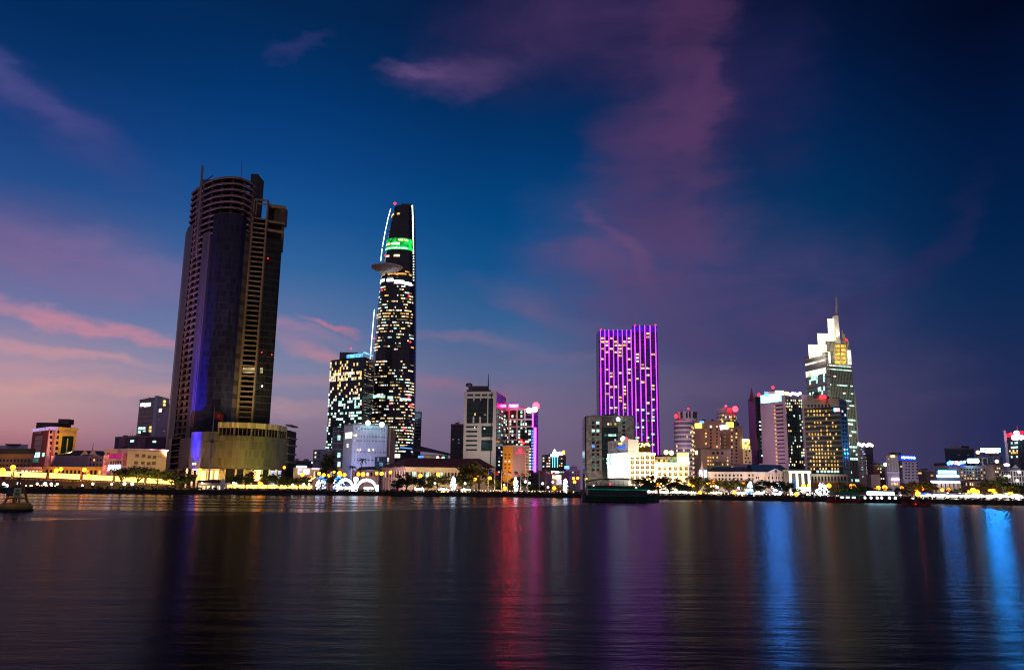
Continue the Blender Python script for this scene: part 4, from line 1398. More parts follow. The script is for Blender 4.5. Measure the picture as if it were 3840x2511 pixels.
    c0 = [v + (Vector((v.x, v.y, 0)) - Vector((cen.x, cen.y, 0))).normalized() * 1.5 for v in c0]
    r0, r1 = P(1532, 1716, 416), P(1800, 1719, 424)
    m = MB(); m.face([c0[0], c0[1], r0], ROOFR); m.face([c0[1], c0[2], r1, r0], ROOFR); m.face([c0[2], c0[3], r1], ROOFR); m.face([c0[3], c0[0], r0, r1], ROOFR); m.face(list(reversed(c0)), CREAM); m.build('roof', t.root)
    m = MB(); m.fbox(F0, -.3, F0[3] + .4, t.ztop - 1.0, t.ztop, -.5, .5, PINKW); m.fbox(F1, 0, F1[3], t.ztop - 1.0, t.ztop, -.5, .5, CREAM); m.build('cornice', t.root)
    for k in range(9):
        s = F0[3] * (k + .5) / 9
        t.win(0, (s - .5, s + .5, t.ztop - 5, t.ztop - 2.2), pick([W_WARM], .2, GLASSD, k)(0, 0), .1, 'arched_window')
        m = MB(); m.fbox(F0, s + .75, s + 1.15, GZ, t.ztop - 1, 0, .3, PINKW); m.build('pilaster', t.root)
    for k in range(26):
        s = F1[3] * (k + .5) / 26
        mm = [GLASSD, W_DIM, W_TEAL, W_TDIM][(k * 7) % 4] if k < 12 else GLASSD
        t.win(1, (s - .75, s + .75, t.ztop - 5.2, t.ztop - 2.4), mm, .1, 'arched_window')
        m = MB(); m.fbox(F1, s + 1.2, s + 1.6, GZ, t.ztop - 1, 0, .25, CREAM); m.build('pilaster', t.root)
    t.done()
    t = T('porch_house', 'small lit house with dark porch roof between white slab block and red roof', [(1322, 424), (1420, 420)], 1775, 1762, PINKW, depth=8, roof=ROOFD)
    a, b_, c, d = P(1335, 1763, 418), P(1420, 1760, 417), P(1405, 1748, 426), P(1350, 1750, 426)
    m = MB(); m.face([a, b_, c, d], ROOFD); m.build('roof', t.root); t.grid(0, 1328, 1768, 1415, 1786, 6, 1, .5, .8, pick([W_WARM], .5, GLASSD, 2)); t.done()
    t = T('dark_slab_tower', 'plain dark slab tower directly left of the white slotted tower', [(1690, 660), (1745, 660)], 1640, 1591, CW('unlit slab glass', (.018, .022, .02), (.035, .04, .036), 3.8, 2.5, .2, .6), depth=20, roof=DKGREY)
    t.grid(0, 1694, 1640, 1735, 1680, 4, 3, .6, .4, pick([W_DIM, W_TDIM], .3, None, 5)); t.done()
    # white slotted tower
    t = T('slotted_tower', 'white stone tower with big dark windows above and slot windows below', [(1741, 566), (1862, 560), (1896, 592)], 1500, 1466, MT('white stone cladding', (.52, .47, .44), .6, .1), roof=DKGREY)
    F0 = t.F[0]
    DG = CW('slotted tower glass', (.006, .016, .015), (.02, .04, .035), 3.7, 6, .05, .35, .15)
    def pw(x0, y0, x1, y1, m=DG, d=.16): t.pwin(0, x0, y0, x1, y1, m, d)
    for x0, x1 in ((1753, 1775), (1781, 1801), (1807, 1827), (1833, 1850)): pw(x0, 1478, x1, 1484)
    pw(1752, 1494, 1826, 1586); pw(1832, 1494, 1848, 1586)
    for x in (1775.5, 1800.5):
        t.slab('mullion', 0, x, 1494, x + 4, 1502, MT('white stone cladding', (.52, .47, .44)), 0, .35); t.slab('mullion', 0, x - 2, 1561, x + 3, 1586, MT('white stone cladding', (.52, .47, .44)), 0, .35)
    for k in range(6): pw(1749 - k * .3, 1597 + k * 17.2, 1790 - k * .3, 1603 + k * 17.2)
    pw(1806, 1597, 1847, 1638); pw(1805, 1649, 1846, 1690)
    pw(1779, 1600, 1782, 1604, W_TEAL, .25); pw(1814, 1603, 1820, 1609, W_TEAL, .25); pw(1780, 1548, 1783, 1557, W_YEL, .25); pw(1815, 1552, 1823, 1558, W_DIM, .25); pw(1813, 1655, 1818, 1660, W_TDIM, .25)
    m = MB(); F1 = t.F[1]; m.fbox(F1, 0.2, F1[3], GZ, t.ztop - 1, -4, .3, CW('side glass', (.03, .04, .08), (.08, .07, .12), 3.7, 3, .05, .3, .12)); m.build('glass_side', t.root)
    m = MB(); a, c = P(1874, 1500, 596), P(1893, 1500, 596); m.box(a.x, c.x, 594, 606, GZ, P(1880, 1482, 594).z, MT('tan side block', (.35, .27, .18), .7)); m.build('side_block', t.root)
    t.grid(1, 1868, 1530, 1892, 1790, 3, 20, .5, .4, pick([W_TEAL, W_WHT, W_TDIM], .4, None, 12), .4)
    t.roofbox('roof_plant', 1758, 1833, 1446, 568, 14, DKGREY); t.roofbox('roof_rim', 1750, 1842, 1460, 566, 18, DKGREY)
    q = P(1759, 1443, 570); m = MB(); m.ball(q, 2.6, STEEL, 10, 6, .6); m.tube((q.x, q.y, t.ztop), q, .4, .4, STEEL, 5); m.build('satellite_dish', t.root)
    q = P(1832, 1402, 570); m = MB(); m.tube((q.x, 570, t.ztop), q, .6, .2, STEEL, 5); m.build('roof_mast', t.root)
    t.done()
    # red sign tower
    t = T('red_sign_tower', 'dark glass tower in a white grid frame under a red roof sign', [(1880, 608), (2000, 600), (2018, 612)], 1600, 1533, CW('red sign tower glass', (.012, .013, .02), (.03, .03, .04), 3.6, 1.8, .15, .5, .2), roof=DKGREY)
    WF = MT('white grid frame', (.60, .52, .58), .6, .1)
    for y in (1533, 1570, 1597.5, 1627, 1647): t.slab('frame_rail', 0, 1890, y, 1997 if y < 1620 else 1940, y + 4.2, WF, 0, .5)
    for x in (1890, 1907, 1937, 1966): t.slab('frame_post', 0, x, 1536, x + 4, 1650 if x < 1940 else 1600, WF, 0, .6)
    rr = random.Random(77)
    for y in (1545, 1560, 1578, 1590, 1603, 1617, 1630, 1640, 1655, 1668):
        t.grid(0, 1893, y - 5, 1985, y + 5, 11, 1, .75, .8, pick([W_WHT, W_WARM, W_TEAL], .45 if y > 1550 else .15, None, y), .25)
    for k in range(14):
        y = 1612 + k * 11
        if rr.random() < .8: t.pwin(0, 1982, y, 1990, y + 7, rr.choice((W_WHT, W_TEAL, W_WARM)), .25)
        t.pwin(0, 1993.5, y, 2001, y + 7, W_BLUE, .25, 'blue_window')
    t.slab('roof_sign', 0, 1910, 1516, 1944, 1527, EM('red roof sign', (1.0, .001, .05), 230), -.4, .6)
    t.slab('roof_sign_text_panel', 0, 1913, 1519, 1941, 1524, EM('yellow sign face', (1.0, .75, .1), 6), .6, .75)
    VT = EM('magenta tube', (.85, .05, .9), 7)
    t.slab('neon_tube', 0, 1997, 1540, 2000, 1602, VT, 0, .7); t.slab('neon_tube', 1, 2003.5, 1602, 2006.5, 1768, VT, 0, .7)
    q = P(2010, 1521, 600); m = MB(); m.ball(q, 2.6, EM('red globe', (1, .006, .012), 60), 12, 8); m.tube((q.x, q.y, t.ztop - 1), (q.x, q.y, q.z - 2), .4, .4, STEEL, 5); m.build('red_globe', t.root)
    for x, y in ((1984, 1538), (2005, 1535)): t.light(x, y, 598, 2.2, EM('lilac flood lamp', (.95, .8, 1), 9), 'roof_lamp')
    for x, y in ((1955, 1651), (1963, 1660)):
        q = P(x, y, 598); m = MB(); m.ball(q, .9, RED, 6, 4); m.build('beacon', t.root)
    t.done()
    # orange and mauve block
    t = T('orange_mauve_block', 'orange and mauve block with small red logo sign below the red sign tower', [(1886, 474), (1922, 470), (1984, 472)], 1720, 1674, MT('mauve wall', (.38, .25, .28), .7, .1), roof=ROOFD)
    F0 = t.F[0]; m = MB(); m.fbox(F0, 0, F0[3], GZ, t.ztop, -1, .2, MT('orange wall', (.85, .40, .05), .7, .1)); m.build('orange_front', t.root)
    m = MB()
    for F in t.F[:2]: m.fbox(F, -.3, F[3] + .3, t.ztop, t.ztop + .9, -.5, .5, PINKW)
    m.build('cornice', t.root)
    t.slab('raised_panel', 1, 1930, 1668, 1972, 1700, MT('mauve wall', (.38, .25, .28)), -.2, .3); t.slab('pink_strip', 1, 1969, 1682, 1982, 1800, MT('pink lit strip', (.75, .45, .38), .7), -.2, .2)
    for k in range(9): t.pwin(1, 1971, 1690 + k * 12, 1980, 1697 + k * 12, W_DIM, .3)
    for r_ in range(5):
        for x in (1893, 1907.5): t.pwin(0, x, 1701 + r_ * 12.5, x + 6.5, 1706 + r_ * 12.5, MT('brown shutter', (.17, .10, .05)) if (r_ != 2) else W_WHT, .3)
    s, z = hit(t.F[1], 1950, 1687); F1 = t.F[1]; RS = EM('red logo sign', (1, .04, .08), 1.8, .3, False)
    m = MB(); m.tube((F1[0][0] + F1[1][0] * s + F1[2][0] * .3, F1[0][1] + F1[1][1] * s + F1[2][1] * .3, z), (F1[0][0] + F1[1][0] * s + F1[2][0] * .6, F1[0][1] + F1[1][1] * s + F1[2][1] * .6, z), 1.2, 1.2, RS, 14); m.build('logo_disc', t.root)
    t.slab('name_sign', 1, 1931, 1695, 1968, 1700, RS, .3, .6)
    t.done()
    # small tower with blue crown
    t = T('blue_crown_tower', 'small dark tower with blue roof logo and two teal light lines', [(2032, 716), (2066, 700), (2122, 706)], 1730, 1705, CW('blue crown glass', (.025, .03, .05), (.05, .05, .08), 3.6, 2, .2, .6), roof=DKGREY)
    TL = EM('teal light line', (.2, .8, .9), 1.8)
    for x in (2071, 2079, 2089): t.slab('light_line', 1, x, 1710, x + 1.8, 1752, TL, 0, .5)
    q = P(2080, 1698, 698); m = MB(); m.ball((q.x, 698, q.z - .6), 2.2, EM('blue white logo', (.4, .75, 1), 8), 10, 6); m.ball((q.x, 698, q.z + 2), 1.2, EM('blue white logo', (.4, .75, 1), 8), 8, 5); m.box(q.x - 3.4, q.x + 3.4, 698, 699, q.z - 3, q.z - 1, EM('blue white logo', (.4, .75, 1), 8)); m.build('roof_logo', t.root)
    q = P(2104, 1700, 698); m = MB(); m.box(q.x - 3.2, q.x + 1.5, 698, 699, q.z - 1.2, q.z + 1.6, PARKW); m.box(q.x + 1.5, q.x + 3.2, 698, 699, q.z - .5, q.z + 2.6, SODIUM); m.build('roof_sign', t.root)
    t.grid(0, 2035, 1712, 2064, 1752, 4, 4, .7, .5, pick([W_WHT, W_TEAL, W_WARM], .5, None, 31)); t.grid(1, 2094, 1714, 2118, 1750, 3, 4, .6, .5, pick([W_AMB, W_TEAL], .3, None, 32)); t.done()
    t = T('blue_neon_shed', 'low grey shed with small blue neon sign between tower and white house', [(2000, 640), (2135, 640)], 1775, 1763, MT('grey shed wall', (.25, .22, .27), .8), depth=10, roof=ROOFD)
    t.slab('neon_sign', 0, 2117, 1746, 2134, 1757, EM('blue neon', (.05, .2, 1), 7), -.1, .4); t.grid(0, 2088, 1766, 2116, 1772, 4, 1, .8, .8, pick([W_TEAL, W_WHT], .9, None, 3)); t.done()
    t = T('white_villa', 'small white stepped villa with sloping roof mast left of the grey tower', [(2130, 660), (2176, 660)], 1770, 1760, MT('white villa wall', (.55, .5, .58), .7), depth=12, roof=ROOFD)
    t.roofbox('upper_storey', 2138, 2165, 1747, 662, 8, MT('white villa wall', (.55, .5, .58)))
    m = MB(); m.tube(P(2143, 1752, 661), P(2154, 1741, 661), .4, .3, AWN, 5); m.build('slanted_mast', t.root); t.grid(0, 2134, 1764, 2172, 1786, 4, 2, .4, .4, pick([W_TEAL], .15, GLASSD, 3)); t.done()
    t = T('gateway_pillar', 'lit gateway pillar under a glowing white sign beside the flags', [(2074, 400), (2104, 400)], 1790, 1782, MT('gate plaster', (.8, .62, .35), .7), depth=5)
    t.slab('glowing_sign', 0, 2068, 1765, 2094, 1774, EM('orange edged sign', (1, .75, .5), 9), -.2, .8); t.slab('glowing_face', 0, 2072, 1780, 2104, 1794, EM('gate lamp face', (1, .78, .4), 3.5, .3), -.1, .3); t.slab('white_stele', 0, 2087, 1797, 2106, 1816, EM('white stele light', (.8, .8, 1), 1.0, .4), -.1, .6); t.done()


mid_buildings()
def right_buildings():
    # grey twin tower
    t = T('grey_twin_tower', 'grey stone tower with dark glass recess and square windows below the violet stripes', [(2199, 520), (2379, 516)], 1650, 1560, CW('grey stone panels', (.30, .26, .22), (.22, .19, .16), 1.4, 1.4, .06, .06, .6), depth=24, roof=DKGREY, k=0)
    m = MB(); a, c = P(2190, 1650, 528), P(2199.3, 1650, 522); m.box(a.x, c.x, 523, 540, GZ, t.ztop, CW('side dark glass', (.01, .03, .03), (.03, .05, .05), 3.6, 3, .1, .4)); m.build('glass_side', t.root)
    DG = CW('recess glass', (.006, .02, .02), (.012, .035, .032), 3.6, 1.2, .08, .4, .15)
    t.slab('glass_recess', 0, 2256, 1600, 2320, 1800, DG, -.2, .2); t.slab('sky_bridge', 0, 2256, 1562, 2320, 1598, MT('brown bridge panel', (.12, .09, .08), .7), -.2, .35)
    for k in range(13):
        y = 1580 + k * 14.7
        if 1: 
            for x in (2219, 2236.5): t.pwin(0, x, y, x + 11, y + 9.5, {2: W_TEAL, 0: W_TEAL if x > 2230 else GLASSG, 4: W_TDIM, 11: W_TDIM, 6: W_BLUE if x < 2230 else GLASSD, 9: W_TDIM}.get(k, GLASSD))
        if k < 4: t.pwin(0, 2334, y, 2344, y + 9.5, GLASSD)
    for y, p in ((1631, .9), (1650, .3), (1720, .7), (1735, .6), (1765, .2)): t.grid(0, 2258, y - 5, 2318, y + 5, 8, 1, .8, .8, pick([W_TEAL, W_TDIM], p, None, y), .35)
    t.grid(0, 2277, 1585, 2312, 1594, 4, 1, .7, .8, pick([W_AMB, W_WHT], .8, None, 5), .5)
    t.roofbox('roof_plant', 2274, 2320, 1552, 522, 10, MT('brown bridge panel', (.12, .09, .08)))
    t.light(2318, 1571, 512, 1.3, EM('teal white lamp', (.6, 1, .9), 9), 'roof_lamp'); t.done()
    # floodlit white hotel
    HW = MT('floodlit white stucco', (.80, .74, .66), .7, .06)
    t = T('white_hotel', 'brightly floodlit white hotel with giant white billboard and rows of arched windows', [(2282, 446), (2357, 424), (2456, 430)], 1740, 1700, HW, roof=DKGREY)
    F0, F1 = t.F[0], t.F[1]
    m = MB(); m.fbox(F0, -.2, F0[3] + .3, t.ztop - 2, hit(F0, 2320, 1650)[1], -6, .2, HW); m.build('billboard_gable', t.root)
    t.slab('billboard', 0, 2283, 1702, 2356, 1752, EM('white lit billboard', (.62, .92, 1.0), 3.2, .3, True, .35), 0, .8)
    t.slab('lower_billboard', 0, 2283, 1756, 2356, 1790, EM('white lower billboard', (.95, 1.0, .95), 1.3, .3, True, .35), 0, .8)
    m = MB(); s, z = hit(F0, 2294, 1722); rr0 = 1.2
    cxp = Vector((F0[0][0] + F0[1][0] * s + F0[2][0] * .85, F0[0][1] + F0[1][1] * s + F0[2][1] * .85, z))
    for k in range(20):
        a0, a1 = 2 * math.pi * k / 20, 2 * math.pi * (k + 1) / 20
        u = Vector((F0[1][0], F0[1][1], 0))
        m.tube(cxp + u * math.cos(a0) * .9 + Vector((0, 0, 2.6 * math.sin(a0))), cxp + u * math.cos(a1) * .9 + Vector((0, 0, 2.6 * math.sin(a1))), .28, .28, EM('teal emblem', (.05, .7, .65), 1.0, 0, False), 5)
    m.build('teal_emblem', t.root)
    for k in range(4): t.pwin(0, 2293 + k * 14, 1692, 2300 + k * 14, 1698, GLASSG, .3)
    t.pwin(0, 2290, 1662, 2296, 1680, GLASSD, .3); t.pwin(0, 2302, 1661, 2312, 1679, GLASSD, .3)
    # roof terrace
    zt = t.ztop
    a, c = P(2315, 1690, 432), P(2442, 1690, 434)
    m = MB(); m.sbox(a.x, c.x, 434, 12, zt, P(2400, 1672, 434).z, MT('terrace bar wall', (.18, .14, .07), .8)); m.build('terrace_bar', t.root)
    m = MB(); m.box(a.x + 1, c.x + 1, 431, 446, P(2380, 1655, 434).z - .4, P(2380, 1655, 434).z, ROOFD); m.build('terrace_roof', t.root)
    rr = random.Random(8)
    for k in range(26):
        q = P(2322 + k * 4.5, 1660 + rr.uniform(0, 14), 430.5); m = MB(); m.ball(q, rr.uniform(.35, .6), EM('terrace bulb', (1, .7, .12), 3.0), 6, 4); m.build('terrace_bulb', t.root)
    m = MB(); q = P(2345, 1648, 430); m.ball(q, 1.5, RED, 8, 5); m.build('red_lamp', t.root)
    m = MB(); q = P(2337, 1645, 430); m.ball(q, 1.5, PARKW, 8, 5); m.build('white_lamp', t.root)
    t.slab('blue_sign', 0, 2318, 1674, 2347, 1679, EM('blue strip sign', (.02, .12, .8), 1.6, 0, False), .2, .9)
    m = MB()
    for F in t.F[:2]: m.fbox(F, -.3, F[3] + .3, zt - .6, zt + 1.0, -.6, .6, HW)
    m.build('cornice', t.root)
    SH = MT('deep window recess', (.10, .055, .02), .8)
    for r_ in range(6):
        for k in range(5):
            x = 2365 + k * 19
            t.pwin(1, x, 1709 + r_ * 18.5, x + 12, 1721 + r_ * 18.5, SH, .1, 'arched_window')
            t.pwin(1, x + 3.5, 1710 + r_ * 18.5, x + 8.5, 1716 + r_ * 18.5, W_YEL, .2, 'window_lamp')
    t.done()
    t = T('hotel_wing', 'floodlit white hotel wing with dark attic and glowing roof letters', [(2455, 430), (2584, 434)], 1760, 1737, HW, depth=20, roof=DKGREY)
    m = MB(); a, c = P(2456, 1740, 433), P(2540, 1740, 433); m.sbox(a.x, c.x, 433, 13, t.ztop, P(2500, 1712, 433).z, MT('attic wall', (.20, .17, .13), .8)); m.build('attic', t.root)
    m = MB(); m.box(a.x - .5, c.x + 8, 435, 448, P(2500, 1712, 433).z, P(2500, 1704, 433).z, ROOFD); m.build('attic_roof', t.root)
    for k, mm in enumerate((W_AMB, W_YEL, W_YEL, EM('green attic pane', (.1, .8, .4), .8, .3, False), EM('green attic pane', (.1, .8, .4), .8))):
        q0, q1 = P(2457 + k * 19, 1722, 432.8), P(2467 + k * 19, 1735, 432.8); m = MB(); m.box(q0.x, q1.x, 432.7, 433.2, q1.z, q0.z, mm); m.build('attic_window', t.root)
    t.slab('roof_letters', 0, 2540, 1712, 2582, 1736, EM('green white letters', (.85, 1, .55), 4.5, .3), -.3, .7)
    q = P(2561, 1706, 430); m = MB(); m.box(q.x - 3, q.x + 3, 430, 431, q.z - 1, q.z + 1.2, EM('yellow crown sign', (1, .9, .15), 3.5)); m.build('crown_sign', t.root)
    for x, y in ((2498, 1695), (2518, 1697)):
        q = P(x, y, 433); m = MB(); m.ball(q, 1.3, EM('amber roof lamp2', (1, .6, .2), 5), 8, 5); m.tube((q.x, q.y, q.z - 4), (q.x, q.y, q.z - 1), .2, .2, STEEL, 5); m.build('roof_lamp', t.root)
    for r_ in range(3):
        for k in range(6):
            x = 2468 + k * 20
            t.pwin(0, x, 1750 + r_ * 21, x + 10, 1762 + r_ * 21, SH, .1, 'arched_window'); t.pwin(0, x + 3, 1751 + r_ * 21, x + 7.5, 1757 + r_ * 21, W_YEL, .2, 'window_lamp')
    m = MB(); m.fbox(t.F[0], 0, t.F[0][3] + .4, t.ztop - .5, t.ztop + .8, -.5, .5, HW); m.build('cornice', t.root); t.done()

    # round towers
    def round_tower(name, label, px0, px1, ytop, Y, cap0, cap1, capy, seed):
        a, c = P(px0, 1620, Y), P(px1, 1620, Y)
        cx, r = (a.x + c.x) / 2, (c.x - a.x) / 2
        root = thing(name, (cx, Y + r, GZ), label, 'building')
        z1 = P((px0 + px1) / 2, ytop, Y).z
        sk = CW('banded lilac wall', (.12, .09, .12), (.42, .33, .38), 3.5, 30, .001, 1.5, .6)
        m = MB(); m.lathe((cx, Y + r, 0), [(r, GZ), (r, z1), (.01, z1)], 24, sk); m.build('wall', root)
        ca, cb = P(cap0, capy, Y), P(cap1, capy, Y)
        rc = (cb.x - ca.x) / 2
        m = MB(); m.lathe(((ca.x + cb.x) / 2, Y + r, 0), [(rc, z1), (rc, ca.z - 2), (rc + .6, ca.z - 2), (rc + .6, ca.z), (.01, ca.z + .5)], 24, MT('lilac crown', (.36, .27, .33), .7)); m.build('crown', root)
        rr = random.Random(seed)
        fl = int((z1 - GZ) / 3.5)
        n = 0
        for f in range(fl - 12, fl):
            for k in range(7):
                if rr.random() < .35:
                    w = math.radians(-90 + (k - 3) * 22); w2 = w + math.radians(9)
                    z = GZ + f * 3.5 + .8 + (3.5 - GZ % 3.5) * 0
                    zz = math.floor(z / 3.5) * 3.5 + 1.7
                    m = MB(); p = [Vector((cx + (r + d) * math.cos(x), Y + r + (r + d) * math.sin(x), z_)) for z_ in (zz, zz + 1.6) for (x, d) in ((w, .2), (w2, .2), (w2, -.2), (w, -.2))]
                    m.box8(p, rr.choice((W_YEL, W_WARM, W_DIM, GLASSD))); m.build('window', root)
        for f in range(fl - 14, fl):
            w = math.radians(-52); zz = f * 3.5 + 3.2
            m = MB(); m.ball((cx + (r + .2) * math.cos(w), Y + r + (r + .2) * math.sin(w), zz), .8, W_YEL, 6, 4); m.build('stair_lamp', root)
        return root, cx, r, z1
    root, cx, r, z1 = round_tower('round_tower', 'round lilac banded tower with open crown left of the brown blocks', 2536, 2612, 1575, 620, 2546, 2620, 1541, 4)
    for k, (x, w) in enumerate(((2556, 5), (2576, 4), (2587, 4), (2606, 14))):
        q = P(x, 1556, 618.6 + (.5 if k else 1.2)); m = MB(); m.box(q.x - w * .1, q.x + w * .1, 618.2, 622, q.z - 2.2, q.z + 2.2, DARKIN); m.build('crown_opening', root)
    for x, y, rd in ((2535, 1560, 1.5), (2581, 1532, .7)):
        q = P(x, y, 620); m = MB(); m.ball(q, rd, RED, 8, 5); m.tube((q.x, q.y, q.z - 2.5), (q.x, q.y, q.z - rd), .15, .15, STEEL, 4); m.build('beacon', root)
    root, cx, r, z1 = round_tower('round_tower', 'round lilac banded tower with bright red lamp behind the brown blocks', 2700, 2772, 1548, 640, 2698, 2752, 1528, 9)
    for x, y, rd in ((2757, 1533, 2.3), (2722, 1522, .8)):
        q = P(x, y, 640); m = MB(); m.ball(q, rd, EM('bright red lamp', (1, .012, .02), 20), 10, 6); m.tube((q.x, q.y, q.z - 4), (q.x, q.y, q.z - rd), .2, .2, STEEL, 4); m.build('beacon', root)
    for x, y in ((2712, 1556), (2742, 1563), (2742, 1574), (2742, 1585), (2706, 1572)):
        q = P(x, y, 640); m = MB(); m.ball((q.x, q.y, q.z), .9, W_AMB, 6, 4); m.build('stair_lamp', root)
    # brown blocks
    t = T('brown_block', 'brown apartment block with yellow roof sign right of the round tower', [(2606, 556), (2700, 550)], 1640, 1581, BROWN, depth=20, roof=ROOFD)
    t.slab('roof_sign', 0, 2606, 1587, 2632, 1604, EM('yellow roof sign', (1, .75, .1), 3.5, .4), -.1, .6); t.slab('blue_sign', 0, 2624, 1578, 2640, 1585, EM('blue roof letters', (.1, .35, 1), 2.5), -.1, .5)
    t.roofbox('roof_room', 2660, 2686, 1577, 556, 6, DKGREY)
    for r_ in range(8):
        y = 1596 + r_ * 12.5
        t.pwin(0, 2644, y, 2650, y + 6, W_YEL if r_ in (2, 3, 5) else W_DIM); t.pwin(0, 2663, y, 2669, y + 6, COOLW if r_ == 0 else GLASSD); t.pwin(0, 2686, y, 2692, y + 6, W_WARM if r_ in (0, 6) else GLASSD)
    t.done()
    t = T('tan_tall_block', 'tall tan block with lit yellow window columns beside the red lamp tower', [(2702, 570), (2738, 556), (2786, 562)], 1650, 1597, MT('tan brown render', (.30, .20, .17), .8, .2), roof=DKGREY)
    t.slab('roof_sign', 0, 2702, 1595, 2733, 1606, EM('lilac white sign', (.8, .75, 1), 5, .3), -.1, .5); q = P(2740, 1593, 556); m = MB(); m.box(q.x - 3, q.x + 2, 556, 557, q.z - 1.5, q.z + 2, EM('green yellow sign', (.8, .9, .1), 2.5, .4)); m.build('corner_sign', t.root)
    for r_ in range(13):
        y = 1608 + r_ * 12.8
        t.pwin(1, 2741, y, 2747, y + 6.5, W_YEL if r_ in (0, 2, 3, 5, 11) else GLASSD); t.pwin(1, 2758, y + 1, 2764, y + 7.5, W_YEL if r_ in (1, 2) else GLASSD)
        if r_ < 6: t.pwin(0, 2715, y + 1, 2721, y + 6, W_DIM)
    q = P(2762, 1590, 562); m = MB(); m.ball((q.x, 566, q.z), 3.0, STEEL, 10, 6, .8); m.tube((q.x, 566, t.ztop), (q.x, 566, q.z), .5, .5, STEEL, 5); m.build('satellite_dish', t.root); t.done()
    t = T('low_tan_block', 'lower tan block with three top windows in front of the brown block', [(2607, 498), (2628, 488), (2742, 492)], 1720, 1684, MT('low tan render', (.36, .26, .21), .8, .18), roof=ROOFR)
    t.roofbox('stair_head', 2630, 2650, 1672, 490, 6, MT('low tan render', (.36, .26, .21)))
    for x in (2670, 2687, 2704): t.pwin(1, x, 1694, x + 9, 1702, GLASSD)
    rr = random.Random(3)
    for r_ in range(5):
        for x in (2653, 2662, 2672, 2687, 2707, 2726):
            if rr.random() < .8: t.pwin(1, x, 1711 + r_ * 13, x + 5, 1717 + r_ * 13, rr.choice((W_YEL, W_DIM, GLASSD, W_YEL, W_AMB)))
    t.slab('roof_sign', 0, 2609, 1690, 2616, 1702, EM('orange corner light', (1, .6, .3), 4), -.1, .5)
    m = MB(); q = P(2700, 1744, 484); m.box(q.x - 7, q.x + 6, 482, 487, GZ, q.z, MT('green porch wall', (.12, .16, .12), .8)); m.build('porch', t.root); t.done()
    t = T('small_cream_tower', 'narrow cream tower glowing yellow at its top beside the maroon tower', [(2786, 560), (2819, 560)], 1710, 1685, MT('cream yellow wall', (.75, .66, .38), .7), depth=12)
    t.slab('glowing_crown', 0, 2785, 1645, 2813, 1684, EM('yellow crown light', (1, .7, .2), 1.4, .85, True, .6), -1.5, .3); t.slab('lilac_sign', 0, 2789, 1646, 2804, 1653, EM('lilac sign', (.6, .6, 1), 4), .3, .6)
    for x, y in ((2795, 1690), (2808, 1687), (2797, 1702), (2803, 1714), (2792, 1714), (2794, 1728), (2809, 1730)): t.pwin(0, x, y, x + 6, y + 6, GLASSD)
    t.done()
    # maroon tower
    t = T('maroon_tower', 'dark maroon tower with a strip of cool lit windows behind the mauve hotel', [(2807, 580), (2838, 562), (2880, 570)], 1560, 1487, MAROON, roof=ROOFD)
    m = MB(); F1 = t.F[1]; m.fbox(F1, 0, F1[3], GZ, t.ztop, -1, .2, CW('maroon tower glass', (.014, .016, .018), (.05, .03, .04), 3.6, 1.6, .1, .4)); m.build('glass_front', t.root)
    for k in range(16):
        y = 1550 + k * 14
        t.grid(1, 2841 + k, y, 2868 + k, y + 8, 2, 1, .7, .9, pick([W_TEAL, W_WHT, W_TDIM], .5, None, k + 5), .35)
    q0 = P(2822, 1478, 570); m = MB(); m.lathe((q0.x, 572, t.ztop - 2), [(2.4, 0), (1.2, 4), (.05, 10)], 8, MAROON); m.build('finial', t.root)
    q = P(2846, 1480, 566); m = MB(); m.ball(q, 1.2, RED, 8, 5); m.build('beacon', t.root)
    t.slab('red_base', 1, 2845, 1737, 2872, 1747, EM('red teal shop light', (.6, .12, .12), .6), .2, .5); t.done()
    # mauve hotel with blue white sign
    MV = MT('mauve tiled wall', (.50, .38, .45))
    t = T('mauve_hotel', 'mauve hotel tower with glowing blue white sign across its top and dark patterned side', [(2856, 512), (2938, 496), (3009, 506)], 1600, 1487, CW('patterned dark glass', (.012, .03, .035), (.025, .045, .05), 3.4, 1.9, .3, .5, .2), roof=DKGREY)
    F0, F1 = t.F[0], t.F[1]
    m = MB(); m.fbox(F0, 0, F0[3], GZ, t.ztop + 1.2, -3, .3, MV); m.build('tiled_front', t.root)
    t.slab('sign_box', 0, 2856, 1483, 2934, 1504, STEEL, .3, .8); r = t.rect(0, 2857, 1484, 2933, 1503); m = MB(); A0 = F0[0]; m.face([(A0[0] + F0[1][0] * s_ + F0[2][0] * .82, A0[1] + F0[1][1] * s_ + F0[2][1] * .82, z_) for s_, z_ in ((r[0], r[2]), (r[1], r[2]), (r[1], r[3]), (r[0], r[3]))], EM('blue white sign', (0.012, 0.25, 1.0), 120)); m.build('blue_white_sign', t.root)
    s0, z0 = hit(F0, 2908, 1478); m = MB(); a = P(2862, 1470, 506); c = P(2936, 1470, 500); m.sbox(a.x, c.x, 504, 12, t.ztop + 1, P(2890, 1468, 504).z, MV); m.build('roof_room', t.root)
    m = MB(); a = P(2907, 1474, 499); c = P(2938, 1474, 499); m.box(a.x, c.x, 498.4, 499, a.z - 1.6, a.z + 1.6, EM('peach roof sign', (1, .7, .45), 7)); m.build('roof_sign', t.root)
    for k in range(16):
        y = 1518 + k * 14.4; x = 2910 + (y - 1518) * .045
        t.slab('dark_slot', 0, x, y, x + 26, y + 3, MT('dark slot', (.03, .015, .03), .8), .2, .42)
        q = hit(F0, x - 4, y + 5); m = MB(); m.ball((F0[0][0] + F0[1][0] * q[0] + F0[2][0] * .5, F0[0][1] + F0[1][1] * q[0] + F0[2][1] * .5, q[1]), .55, W_AMB, 6, 4); m.build('stair_lamp', t.root)
    rr = random.Random(15)
    y = 1500
